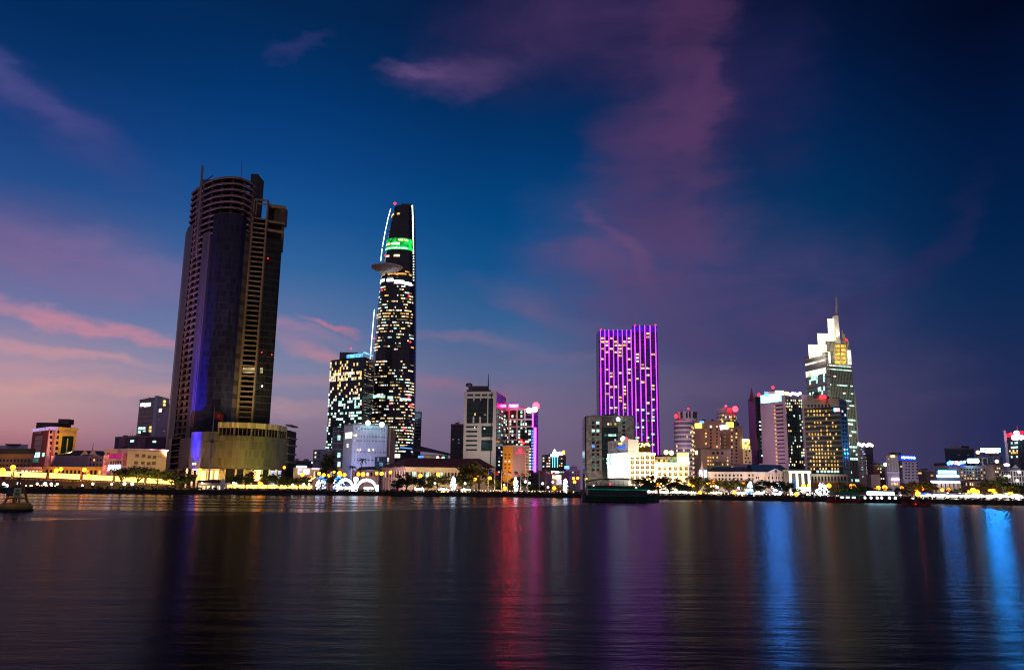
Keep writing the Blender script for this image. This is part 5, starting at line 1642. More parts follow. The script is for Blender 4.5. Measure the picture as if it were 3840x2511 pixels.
    while y < 1752:
        for k in range(9):
            x = 2943 + k * 7.4 + (y - 1500) * .05
            if rr.random() < (.62 if y < 1525 else .3): t.pwin(1, x, y - 3, x + rr.choice((3, 4, 5)), y + rr.choice((3, 5)), rr.choice((W_YEL, W_WARM, W_WARM, W_WHT, W_TEAL)))
        y += 11.5
    for k in range(7):
        q = P(2946 + k * 9, 1474 + (k % 3) * 2, 500); m = MB(); m.ball(q, 1.1, rr.choice((EM('violet roof bulb', (.4, .3, 1), 5), EM('yellow roof bulb', (1, .8, .2), 4), PARKW)), 6, 4); m.build('roof_bulb', t.root)
    m = MB(); a, c = P(3008, 1600, 505), P(3033, 1600, 509); m.sbox(a.x, c.x, 503, 19, GZ, P(3015, 1480, 503).z, MT('pinkish pilaster', (.55, .44, .40), .7)); m.build('corner_pilaster', t.root)
    q = P(2898, 1452, 504); m = MB(); m.ball(q, .9, RED, 8, 5); m.tube((q.x, q.y, t.ztop), (q.x, q.y, q.z - .9), .15, .15, STEEL, 5); m.build('beacon', t.root); t.done()
    # grey balcony hotel
    t = T('balcony_hotel', 'grey green hotel with rows of balconies, amber windows and a dark letter R', [(3019, 492), (3152, 478), (3180, 490)], 1600, 1496, CW('balcony hotel wall', (.014, .022, .015), (.16, .165, .12), 3.05, 60, .001, 1.1, .5), roof=DKGREY)
    F0 = t.F[0]
    GS = MT('grey green stucco', (.24, .24, .18), .8, .12)
    m = MB(); zc = hit(F0, 3030, 1530)[1]; m.fbox(F0, 0, F0[3], zc, t.ztop + .4, -2, .3, GS); m.build('head_wall', t.root)
    t.roofbox('roof_room', 3026, 3100, 1482, 484, 14, GS)
    r = t.rect(0, 3097, 1497, 3110, 1515); text_mesh('letter', 'R', F0, r[0], r[1], r[2], r[3], .4, MT('dark red letter', (.05, .015, .015), .6), t.root)
    for k in range(7): t.pwin(0, 3029 + k * 13, 1517, 3036 + k * 13, 1526, DARKIN, .45)
    t.slab('colour_sign', 0, 3128, 1530, 3138, 1542, EM('sky blue sign', (.15, .6, 1), 5), .2, .8); t.slab('colour_sign', 0, 3139, 1530, 3150, 1542, EM('red sign half', (1, .2, .25), 4), .2, .8)
    for x in (3080, 3092):
        q = P(x, 1488, 482); m = MB(); m.ball(q, 1.1, RED, 6, 4); m.build('beacon', t.root)
    q = P(3060, 1482, 484); m = MB(); m.ball(q, 2, STEEL, 8, 5); m.build('satellite_dish', t.root)
    rr = random.Random(44)
    for k in range(16):
        y = 1541 + k * 14.4; off = (y - 1541) * .055
        for j in range(10):
            x = 3028 + off + j * 11.2
            if rr.random() < (.42 if k < 10 else .72): t.pwin(0, x, y - 4, x + 5, y + 3.5, rr.choice((W_AMB, W_YEL, W_YEL, W_AMB)), .2)
        for j in range(2):
            x = 3156 + off + j * 10; t.pwin(1, x, y - 4, x + 5, y + 4, GLASSD if rr.random() < .8 else W_WHT, .2)
    t.slab('lobby_band', 0, 3030, 1762, 3158, 1772, GLASSG, .1, .35)
    for x in (3063, 3078, 3090, 3104, 3116, 3128, 3139): t.pwin(0, x, 1763, x + 9, 1771, W_TEAL, .5)
    t.done()
    t = T('arcade_podium', 'low stone podium with a row of dark square openings under the balcony hotel', [(3036, 462), (3178, 460)], 1790, 1776, MT('podium stone', (.45, .36, .30), .7, .12), depth=16, roof=GREYST)
    for k in range(11): t.pwin(0, 3043 + k * 12.2, 1785, 3050.5 + k * 12.2, 1803, DARKIN, .1, 'opening')
    t.slab('lower_shop', 0, 3040, 1806, 3176, 1830, MT('lit orange shopfront', (.5, .2, .05), .8), -.2, .3); t.done()
    # tall lit columns
    root = thing('column_portico', (P(3000, 1800, 404).x, 406, GZ), 'tall portico of glowing white columns left of the orange lamps', 'portico')
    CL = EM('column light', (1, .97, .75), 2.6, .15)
    za = P(3000, 1766, 404).z
    for x in (2967, 2992, 3014, 3037):
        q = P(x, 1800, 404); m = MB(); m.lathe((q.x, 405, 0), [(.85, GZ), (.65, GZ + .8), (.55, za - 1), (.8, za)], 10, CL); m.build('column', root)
    m = MB(); a, c = P(2960, 1766, 404), P(3042, 1766, 404); m.box(a.x, c.x, 403.5, 414, za, za + .8, MT('portico roof', (.3, .3, .25), .7)); m.build('roof', root)
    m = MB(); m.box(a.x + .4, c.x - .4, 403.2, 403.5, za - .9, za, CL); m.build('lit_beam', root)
    m = MB(); m.box(a.x, c.x, 412, 414, GZ, za, MT('portico back wall', (.12, .10, .09), .8)); m.build('back_wall', root)
    m = MB(); a, c = P(2999, 1834, 398), P(3032, 1834, 398); m.box(a.x, c.x, 397, 398.5, a.z - 1.2, a.z + 1.2, EM('lilac white canopy', (.7, .75, 1), 7)); m.build('lit_canopy', root)
    m = MB(); a, c = P(2974, 1800, 403), P(2981, 1800, 403); m.box(a.x, c.x, 402.6, 403.2, GZ + 2, P(2978, 1795, 403).z, EM('blue banner', (.05, .25, .7), .7)); m.build('blue_banner', root)
    # long white colonial building
    WC = MT('white colonial stucco', (.66, .58, .53), .7, .1)
    t = T('colonial_building', 'long white colonial building with dark roofs and a triangular pediment', [(2656, 424), (2825, 416), (2965, 420)], 1780, 1768, WC, roof=ROOFD)
    F0, F1 = t.F[0], t.F[1]
    for F, rm in ((F0, ROOFD), (F1, ROOFG)):
        m = MB(); A = Vector((F[0][0], F[0][1], t.ztop)); u = Vector((F[1][0], F[1][1], 0)); n = Vector((F[2][0], F[2][1], 0))
        p = [A - u * .6 + n * .8, A + u * (F[3] + .6) + n * .8, A + u * (F[3] - 1.5) - n * 7 + Vector((0, 0, 2.6 if rm is ROOFD else 4)), A + u * 1.5 - n * 7 + Vector((0, 0, 2.6 if rm is ROOFD else 4))]
        m.face(p, rm); m.face([p[3], p[2], p[2] - n * 8 - Vector((0, 0, 4)), p[3] - n * 8 - Vector((0, 0, 4))], rm); m.face([p[1], p[2] - n * 8 - Vector((0, 0, 4)), p[2]], rm); m.build('roof', t.root)
    m = MB()
    for F in (F0, F1): m.fbox(F, -.2, F[3] + .2, t.ztop - .7, t.ztop, -.3, .6, WC)
    m.build('cornice', t.root)
    # pediment
    s0, z0 = hit(F1, 2872, 1770); s1, _ = hit(F1, 2938, 1772); sm, zm = hit(F1, 2904, 1759)
    def fp(s, z, d): return (F1[0][0] + F1[1][0] * s + F1[2][0] * d, F1[0][1] + F1[1][1] * s + F1[2][1] * d, z)
    m = MB(); b0 = [fp(s0, z0, 1.2), fp(s1, z0, 1.2), fp((s0 + s1) / 2, zm + .4, 1.2)]; b1 = [fp(s0, z0, -5), fp(s1, z0, -5), fp((s0 + s1) / 2, zm + .4, -5)]
    m.face(b0, WC); m.face([b0[1], b1[1], b1[2], b0[2]], ROOFG); m.face([b0[0], b0[2], b1[2], b1[0]], ROOFG); ped = m.build('pediment', t.root)
    m = MB(); sc_ = (s0 + s1) / 2; m.tube(fp(sc_, (z0 + zm) / 2 - .2, 1.2), fp(sc_, (z0 + zm) / 2 - .2, 1.4), .8, .8, MT('blue clock face', (.08, .08, .25), .6), 12); m.build('round_window', ped)
    for k in range(6):
        s = s0 + (s1 - s0) * k / 5; m = MB(); m.tube(fp(s, GZ, .9), fp(s, z0, .9), .45, .4, WC, 8); m.build('column', t.root)
    for r_ in range(2):
        for k, x in enumerate((2680, 2694, 2706, 2719, 2733, 2748, 2763, 2776, 2806, 2819)): t.pwin(0, x, 1777 + r_ * 14, x + 7.5, 1785 + r_ * 14, MT('brown shutter', (.17, .10, .05)) if k % 3 == 0 else GLASSD)
    for k in range(17):
        x = 2834 + k * 7.6
        if r_ or 1: t.pwin(1, x, 1786, x + 3.6, 1795, W_AMB if k in (2, 3, 4, 5, 9) else GLASSD, .14, 'arched_window')
    t.done()
    # house with curved pink roof behind
    t = T('curved_roof_house', 'house with rounded pinkish roof behind the white colonial building', [(2760, 450), (2826, 446)], 1770, 1762, BROWN, depth=12, roof=ROOFD)
    m = MB(); A = t.poly; n_ = 8
    PR = MT('pink brown roof', (.30, .17, .15), .8)
    pr = []
    for i in range(n_ + 1):
        f = i / n_; pr.append((f * 12, 3.6 * math.sin(min(1, f * 1.6) * math.pi / 2)))
    for (d0, h0), (d1, h1) in zip(pr[:-1], pr[1:]): m.face([(A[0][0], A[0][1] + d0, t.ztop + h0), (A[1][0], A[1][1] + d0, t.ztop + h0), (A[1][0] - 0, A[1][1] + d1, t.ztop + h1), (A[0][0], A[0][1] + d1, t.ztop + h1)], PR)
    m.build('roof', t.root); t.grid(0, 2765, 1765, 2822, 1775, 5, 1, .5, .6, pick([W_AMB], .3, GLASSD, 3)); t.done()
    # spire
    root = thing('chedi_spire', (P(2638, 1770, 436).x, 440, GZ), 'small pink and white bell shaped spire beside the olive tree', 'spire')
    q = P(2637, 1775, 438); zt_ = P(2639, 1727, 438).z; zb = P(2637, 1772, 438).z
    m = MB(); m.lathe((q.x, 440, 0), [(2.5, GZ), (2.5, zb - 1.5)], 12, MT('spire base', (.5, .4, .38), .7)); m.build('base', root)
    m = MB(); h = zt_ - zb; m.lathe((q.x, 440, zb), [(2.4, -1.5), (2.3, 0), (1.7, h * .22), (.9, h * .45), (.45, h * .62), (.3, h * .8), (.05, h)], 12, MT('pink spire plaster', (.60, .42, .42), .7)); m.build('bell', root)
    for dx in (-1.4, 1.2): m = MB(); m.box(q.x + dx - .8, q.x + dx + .8, 437.4, 437.8, zb - 2.6, zb + 1.4, EM('spire flood panel', (.75, .9, 1), 2.2)); m.build('lit_panel', root)
    # right of the stepped tower
    t = T('dark_crown_tower', 'dark tower with white lit rooftop right of the stepped tower', [(3218, 712), (3246, 700), (3277, 704)], 1740, 1674, CW('dark crown glass', (.012, .015, .025), (.02, .025, .035), 3.6, 2, .1, .4), roof=DKGREY)
    rr = random.Random(6)
    for k in range(9): q = P(3220 + k * 6.4, 1664 + (k % 3) * 3, 700); m = MB(); m.ball(q, rr.uniform(.9, 1.6), PARKW, 6, 4); m.build('roof_lamp', t.root)
    t.grid(0, 3222, 1680, 3246, 1705, 4, 3, .8, .5, pick([EM('sky pane', (.3, .6, 1), .9, .4, False), W_BLUE], .5, None, 2)); t.grid(0, 3228, 1712, 3240, 1790, 1, 9, .9, .5, pick([EM('sky pane', (.3, .6, 1), .9), W_TDIM], 1, None, 2)); t.grid(1, 3247, 1712, 3252, 1790, 1, 16, .7, .6, pick([W_TEAL], .7, None, 3)); t.done()
    t = T('red_brick_block', 'red brick block with stepped top beside the dark crown tower', [(3258, 560), (3276, 548), (3320, 552)], 1770, 1744, MT('red brick', (.20, .05, .04), .8, .25), roof=ROOFD)
    t.roofbox('roof_dome', 3280, 3300, 1735, 552, 6, MT('red brick', (.20, .05, .04))); m = MB(); a, c = P(3266, 1790, 540), P(3300, 1790, 540); m.box(a.x, c.x, 540, 546, GZ, P(3280, 1778, 540).z, MT('low tan render', (.36, .26, .21))); m.build('front_wing', t.root)
    t.grid(1, 3280, 1750, 3318, 1800, 4, 4, .45, .4, pick([W_YEL, W_TEAL, W_WHT], .3, GLASSD, 9)); q = P(3320, 1741, 548); m = MB(); m.ball(q, 1.3, EM('green white lamp', (.6, 1, .5), 6), 8, 5); m.build('corner_lamp', t.root); t.done()
    t = T('blue_sign_hotel', 'white hotel with blue lettered roof sign and rows of dark windows', [(3366, 540), (3386, 530), (3442, 534)], 1770, 1728, MT('pale lilac wall', (.44, .38, .46), .7, .1), roof=DKGREY)
    F1 = t.F[1]
    t.slab('sign_board', 1, 3374, 1706, 3434, 1727, EM('blue sign glow', (.004, .05, .75), 1.5, .3), -.3, .3)
    r = t.rect(1, 3377, 1710, 3430, 1721); text_mesh('letters', 'AQUARIOUS', F1, r[0], r[1], r[2], r[3], .45, EM('white blue letters', (.55, .75, 1), 9), t.root)
    for r_ in range(6):
        for x in (3378, 3396, 3407, 3421, 3437): t.pwin(1, x - 1.5, 1735 + r_ * 11, x + 5, 1739.5 + r_ * 11, W_YEL if (r_ == 1 and x == 3378) else GLASSD)
    t.done()
    t = T('ribbed_cream_tower', 'slim cream tower with tall ribs and lit roof edge left of the blue lettered hotel', [(3327, 534), (3372, 530)], 1770, 1706, MT('ribbed cream wall', (.40, .34, .32), .7, .12), depth=16, roof=DKGREY)
    t.roofbox('roof_room', 3338, 3378, 1696, 534, 8, DKGREY)
    for x in (3333, 3345, 3356, 3366): t.slab('rib', 0, x, 1716, x + 3, 1768, WHITE, 0, .5)
    t.slab('roof_light', 0, 3340, 1706, 3356, 1713, EM('amber roof light', (1, .7, .3), 2.5), 0, .6); t.grid(0, 3330, 1716, 3336, 1765, 1, 5, .6, .4, pick([W_YEL], .3, GLASSD, 2)); t.slab('lower_ledge', 0, 3326, 1768, 3374, 1773, WHITE, -.2, 1.2)
    t.slab('violet_sign', 0, 3343, 1793, 3372, 1800, EM('violet white sign', (.6, .4, 1), 7), .1, 1.0); t.grid(0, 3340, 1806, 3370, 1820, 3, 1, .7, .7, pick([W_AMB, W_WARM], .9, None, 4)); t.done()
    t = T('brown_far_block', 'low dark brown block with two amber windows right of the blue lettered hotel', [(3440, 560), (3505, 556)], 1780, 1764, MT('dark brown wall', (.10, .06, .07), .8, .3), depth=14, roof=ROOFD); t.pwin(0, 3442, 1770, 3456, 1776, W_YEL); t.pwin(0, 3490, 1778, 3500, 1785, W_AMB); t.roofbox('roof_room', 3452, 3480, 1757, 560, 8, ROOFD); t.done()
    # bulky dark block with cyan signs
    t = T('navy_block', 'broad navy block with square rooftop room against the sky', [(3545, 640), (3655, 640)], 1720, 1681, MT('navy wall', (.03, .06, .10), .7, .2), depth=30, roof=ROOFD); t.roofbox('roof_room', 3604, 3634, 1671, 646, 10, ROOFD); t.grid(0, 3552, 1690, 3650, 1730, 8, 4, .5, .3, pick([W_TDIM], .12, None, 3)); t.done()
    t = T('cyan_sign_block', 'grey block carrying a broad glowing cyan pill sign on its roof', [(3668, 610), (3762, 610)], 1740, 1712, MT('blue grey wall', (.10, .12, .16), .7, .2), depth=20, roof=ROOFD)
    CY = EM('cyan pill sign', (.012, .30, 1.0), 420)
    m = MB(); q0, q1 = P(3677, 1686, 608), P(3750, 1686, 608)
    m.panel(q0.x, q1.x, 608, q0.z - 1.4, q0.z + 1.4, CY, STEEL); m.build('pill_sign', t.root)
    for x in (3690, 3735): q = P(x, 1700, 609); m = MB(); m.tube((q.x, 609, t.ztop - .5), (q.x, 609, q.z + 3), .3, .3, STEEL, 5); m.build('sign_leg', t.root)
    t.slab('amber_strip', 0, 3695, 1696, 3745, 1699, EM('amber strip', (1, .6, .3), 2), -.3, .2); q = P(3667, 1695, 608); m = MB(); m.ball(q, 1.4, EM('amber roof lamp2', (1, .6, .2), 5), 8, 5); m.build('roof_lamp', t.root)
    t.grid(0, 3672, 1716, 3758, 1750, 7, 3, .5, .35, pick([W_TDIM, W_DIM], .4, None, 3)); t.done()
    t = T('grey_neon_block', 'grey block with a strip of blue neon and a small cyan roof sign', [(3508, 560), (3560, 548), (3702, 552)], 1770, 1744, MT('grey neon wall', (.30, .25, .27), .75, .15), roof=ROOFD)
    F1 = t.F[1]; rr = random.Random(2)
    for k in range(12): q = P(3557 + k * 5.4, 1733 + rr.uniform(-3, 4), 547); m = MB(); m.ball(q, rr.uniform(.8, 1.3), rr.choice((EM('blue neon', (.05, .2, 1), 7), EM('blue neon', (.05, .2, 1), 7), PARKW, EM('red neon', (1, .1, .1), 4))), 6, 4); m.build('neon_bulb', t.root)
    m = MB(); a, c = P(3557, 1733, 548), P(3620, 1735, 548); m.box(a.x, c.x, 547.6, 548.2, t.ztop, t.ztop + 1.3, EM('blue neon base', (.01, .06, .7), 1.5)); m.build('neon_strip', t.root)
    q0, q1 = P(3631, 1727, 547), P(3667, 1727, 547); m = MB(); m.tube((q0.x, 547, q0.z), (q1.x, 547, q1.z), 1.5, 1.5, EM('cyan white sign', (.35, .8, 1), 14), 10); m.build('roof_sign', t.root)
    for x in (3640, 3660): q = P(x, 1736, 548); m = MB(); m.tube((q.x, 548, t.ztop - .4), (q.x, 548, q.z + 1), .2, .2, STEEL, 4); m.build('sign_leg', t.root)
    t.grid(1, 3600, 1752, 3700, 1800, 9, 4, .45, .45, pick([W_AMB, W_TEAL, W_AMB], .25, GLASSD, 7)); m = MB(); A = t.poly; m.prism([(A[0][0] - .5, A[0][1]), (A[1][0], A[1][1] - .5), (A[1][0] - 3, A[1][1] + 9), (A[0][0] + 4, A[0][1] + 9)], t.ztop, t.ztop + 1.8, ROOFD); m.build('hip_roof', t.root); t.done()
    t = T('roof_terrace_block', 'beige block with roof frames and small lit windows behind the large riverside trees', [(3702, 500), (3726, 492), (3768, 494)], 1770, 1744, MT('beige terrace wall', (.32, .25, .20), .75, .15), roof=ROOFD)
    for x0, x1, y in ((3682, 3704, 1714), (3722, 3748, 1712)):
        m = MB(); a, c = P(x0, y, 500), P(x1, y, 500); m.box(a.x, c.x, 500, 505, a.z - .5, a.z, BLUEW)
        for xx in (a.x + .3, c.x - .3): m.box(xx - .25, xx + .25, 500, 500.5, t.ztop, a.z - .5, BLUEW)
        m.build('roof_frame', t.root)
    t.grid(1, 3728, 1748, 3764, 1800, 4, 4, .5, .4, pick([W_WARM, W_WHT, W_YEL], .35, GLASSD, 19)); q = P(3738, 1729, 494); m = MB(); m.ball(q, 1.1, EM('peach lamp', (1, .6, .4), 4), 8, 5); m.build('roof_lamp', t.root); t.done()
    t = T('cyan_billboard_building', 'white columned building carrying a glowing cyan billboard on its roof', [(3492, 432), (3512, 420), (3600, 424)], 1820, 1806, MT('peach columned wall', (.62, .45, .38), .7, .1), roof=DKGREY)
    CB = EM('cyan billboard face', (.015, .24, 1.0), 90); CBW = EM('white billboard band', (.7, .9, 1), 5)
    m = MB(); a, c = P(3512, 1780, 424), P(3594, 1780, 424); m.sbox(a.x, c.x, 424, 8, t.ztop, P(3550, 1763, 424).z, MT('billboard back', (.08, .12, .2), .7)); m.build('upper_storey', t.root)
    m = MB(); m.panel(a.x + .6, c.x - 1.4, 423.3, P(3550, 1776, 424).z, P(3550, 1764, 424).z, CB, STEEL); m.build('billboard', t.root)
    m = MB(); m.box(a.x, c.x, 423.4, 424, P(3550, 1788, 424).z, P(3550, 1780, 424).z, CBW); m.build('light_band', t.root)
    m = MB(); a2, c2 = P(3492, 1801, 419), P(3598, 1801, 419); m.box(a2.x, c2.x, 418.6, 419.6, t.ztop - .6, t.ztop + .6, CBW); m.build('light_eave', t.root)
    for x in (3502, 3520, 3534, 3552, 3566, 3583, 3597): t.slab('column', 1 if x > 3512 else 0, x, 1808, x + 6, 1860, MT('peach columned wall', (.62, .45, .38)), 0, .8)
    for x in (3510, 3527, 3543, 3559, 3574): t.pwin(1, x, 1810, x + 6, 1838, GLASSD if x != 3510 else W_TDIM, .1)
    t.done()
    t = T('low_peach_house', 'low peach house with hipped dark roof right of the cyan billboard building', [(3600, 440), (3656, 432), (3722, 436)], 1815, 1803, MT('peach house wall', (.60, .38, .24), .7, .1), roof=ROOFD)
    c0 = [Vector((x, y, t.ztop)) for x, y in t.poly]; r0, r1 = P(3650, 1796, 442), P(3700, 1797, 444); m = MB(); m.face([c0[0], c0[1], r0], ROOFD); m.face([c0[1], c0[2], r1, r0], ROOFD); m.face([c0[2], c0[3], r1], ROOFD); m.build('roof', t.root)
    t.grid(0, 3604, 1808, 3652, 1820, 6, 1, .4, .8, pick([W_WARM], .3, GLASSD, 2)); t.grid(1, 3662, 1808, 3718, 1822, 5, 1, .4, .7, pick([W_WARM], .2, GLASSD, 3)); t.done()
    t = T('neon_top_tower', 'dark glass tower topped with red neon and white lamps', [(3776, 560), (3818, 548), (3905, 552)], 1700, 1640, CW('neon tower glass', (.014, .03, .04), (.03, .05, .06), 3.6, 2.2, .12, .6, .2), roof=DKGREY)
    RN = EM('red neon bar', (1, .006, .02), 5)
    F1 = t.F[1]; m = MB(); m.fbox(F1, 4, F1[3] + 1, t.ztop + 1.5, t.ztop + 4.5, -1, .4, RN); m.build('red_neon', t.root); m = MB(); F0 = t.F[0]; m.fbox(F0, 1, F0[3], t.ztop + 1, t.ztop + 3.2, -1, .3, RN); m.build('red_neon', t.root)
    for x, y in ((3812, 1623), (3803, 1640), (3812, 1640), (3829, 1639)): q = P(x, y, 545); m = MB(); m.ball(q, 1.7, EM('lilac white lamp', (.95, .8, 1), 9), 8, 5); m.build('roof_lamp', t.root)
    q = P(3790, 1627, 548); m = MB(); m.ball(q, 1.1, RED, 8, 5); m.build('beacon', t.root); q = P(3814, 1592, 552); m = MB(); m.tube((q.x, 552, t.ztop), q, .35, .1, MT('red mast paint', (.5, .08, .08), .6), 5); m.build('mast', t.root)
    m = MB(); a = P(3776, 1650, 556); m.box(a.x - 1, a.x + .6, 557, 558, GZ, P(3776, 1613, 557).z, BLUEW); m.build('corner_post', t.root)
    for y, ms in ((1660, [W_TEAL]), (1677, [W_TEAL]), (1690, [W_AMB, W_WARM]), (1697, [W_AMB]), (1712, [W_TEAL])): t.grid(0, 3784, y - 3, 3818, y + 3, 5, 1, .8, .9, pick(ms, .6, None, y)); t.grid(1, 3822, y - 3, 3900, y + 3, 8, 1, .7, .8, pick(ms, .25, None, y + 1))
    q = P(3775, 1742, 545); m = MB(); m.ball(q, 2, EM('pink lamp', (1, .6, .8), 6), 8, 5, .5); m.build('side_lamp', t.root); t.done()
    t = T('lattice_car_park', 'white lattice fronted parking block with blue gable roof at the end of the quay', [(3758, 470), (3800, 460), (3900, 464)], 1790, 1764, MT('lattice back', (.05, .045, .05), .8), roof=BLUEW)
    for F in t.F[:2]:
        n = int(F[3] / 1.7)
        for k in range(n + 1): m = MB(); m.fbox(F, k * F[3] / n - .2, k * F[3] / n + .2, GZ, t.ztop, 0, .3, WHITE); m.build('lattice_post', t.root)
        for k in range(5): z = GZ + 3 + k * (t.ztop - GZ - 3) / 4; m = MB(); m.fbox(F, 0, F[3], z - .3, z + .3, 0, .35, WHITE); m.build('floor_edge', t.root)
    for x, y in ((3770, 1786), (3783, 1785), (3822, 1769), (3815, 1801)): q = P(x, y, 459); m = MB(); m.ball((q.x, q.y, q.z), 1.1, W_WHT, 6, 4); m.build('ceiling_lamp', t.root)
    q = P(3808, 1752, 462); m = MB(); m.prism([(q.x - 3, 462), (q.x + 3, 462), (q.x + 3, 470), (q.x - 3, 470)], t.ztop, t.ztop + 1, BLUEW); m.face([(q.x - 3, 462, t.ztop + 1), (q.x + 3, 462, t.ztop + 1), (q.x, 462, t.ztop + 3.5)], BLUEW); m.build('gable', t.root); t.done()


right_buildings()
# ================================================================== TREES
BARK = MT('tree bark', (0.055, 0.04, 0.03), 0.9, 0.3, 2.0)


def leafm(name, c):
    if name in _M:
        return _M[name]
    m, nt, b = nodes(name)
    tc = nt.nodes.new('ShaderNodeTexCoord'); nz = nt.nodes.new('ShaderNodeTexNoise')
    nz.inputs['Scale'].default_value = 0.9; nz.inputs['Detail'].default_value = 4
    cr = nt.nodes.new('ShaderNodeValToRGB'); cr.color_ramp.elements[0].position = .35; cr.color_ramp.elements[1].position = .65
    cr.color_ramp.elements[0].color = tuple(x * .6 for x in c) + (1,); cr.color_ramp.elements[1].color = tuple(x * 1.5 for x in c) + (1,)
    nt.links.new(tc.outputs['Object'], nz.inputs[0]); nt.links.new(nz.outputs['Fac'], cr.inputs[0]); nt.links.new(cr.outputs['Color'], b.inputs['Base Color'])
    b.inputs['Roughness'].default_value = .7; b.inputs['Specular IOR Level'].default_value = .2
    _M[name] = m
    return m


LEAF = [leafm('rain tree leaves', (.07, .075, .022)), leafm('dark leaves', (.03, .045, .018)), leafm('olive leaves', (.10, .085, .025))]


def tree_proto(seed, mat, w, h, flat, n_cl=16, n_leaf=70, name='tree', trunk=0.35):
    """unit tree standing at the origin: crown W wide, total height H, FLAT share of the height taken by the crown"""
    rr = random.Random(seed)
    root = thing(name, (0, 0, 0), 'tree', 'tree')
    zc0 = h * (1 - flat)
    m = MB()
    top = Vector((rr.uniform(-.3, .3), rr.uniform(-.3, .3), zc0 * .75))
    m.tube((0, 0, -.3), top, trunk, trunk * .7, BARK, 7)
    cl = []
    for i in range(n_cl):
        a = rr.uniform(0, 2 * math.pi)
        rad = math.sqrt(rr.random()) * w * .40
        z = zc0 + (h - zc0) * (.22 + .62 * rr.random() * (1 - (rad / (w * .5)) ** 2 * .6))
        cl.append(Vector((math.cos(a) * rad, math.sin(a) * rad, z)))
    for c in cl[:9]:
        mid = top + (c - top) * .5 + Vector((0, 0, .3))
        m.tube(top, mid, trunk * .45, trunk * .3, BARK, 5, False); m.tube(mid, c, trunk * .3, .05, BARK, 5, False)
    m.build('trunk', root)
    k = MB()
    for c in cl:
        r = rr.uniform(.75, 1.25) * w * .15
        for _ in range(n_leaf):
            d = Vector((rr.gauss(0, 1), rr.gauss(0, 1), rr.gauss(0, .7)))
            d = d.normalized() * r * (rr.random() ** .45)
            p = c + d
            s = rr.uniform(.16, .34)
            e1 = Vector((rr.gauss(0, 1), rr.gauss(0, 1), rr.gauss(0, .6))).normalized()
            e2 = e1.cross(Vector((rr.gauss(0, 1), rr.gauss(0, 1), rr.gauss(0, 1)))).normalized()
            k.face([p - e1 * s * 1.6, p - e2 * s * .8, p + e1 * s * 1.6, p + e2 * s * .8], mat)
    k.build('crown', root)
    return root


def palm(loc, h, lean, label):
    root = thing('palm_tree', loc, label, 'palm tree')
    m = MB(); x, y, z = loc
    pts = [Vector((x + lean * (i / 6) ** 1.6, y, z + h * i / 6)) for i in range(7)]
    for i, (a, b_) in enumerate(zip(pts[:-1], pts[1:])): m.tube(a, b_, .24 - .015 * i, .225 - .015 * i, BARK, 7)
    m.build('trunk', root)
    rr = random.Random(int(h * 10)); k = MB(); t = pts[-1]
    for i in range(18):
        a = 2 * math.pi * i / 18 + rr.uniform(-.1, .1); el = rr.uniform(-.2, 1.1); L_ = rr.uniform(2.0, 2.9)
        prev = t
        for j in range(1, 6):
            f = j / 5
            q = t + Vector((math.cos(a) * L_ * f * math.cos(el * (1 - f)), math.sin(a) * L_ * f * math.cos(el * (1 - f)), L_ * (math.sin(el) * f - .75 * f * f)))
            d = (q - prev).normalized(); sd = d.cross(Vector((0, 0, 1))).normalized() * .32 * (1.1 - f * .7)
            k.face([prev - sd, q - sd * .8 - Vector((0, 0, .25)), q, prev], LEAF[1]); k.face([prev + sd, prev, q, q + sd * .8 - Vector((0, 0, .25))], LEAF[1])
            prev = q
    k.build('crown', root)
    return root


PROTO = []
for i, (mi, fl, nm) in enumerate(((0, .62, 'tree'), (1, .72, 'tree'), (2, .70, 'tree'), (0, .55, 'tree'), (1, .80, 'tree'))):
    PROTO.append(tree_proto(31 + i, LEAF[mi], 10, 10, fl, 17, 80))
used_proto = set()
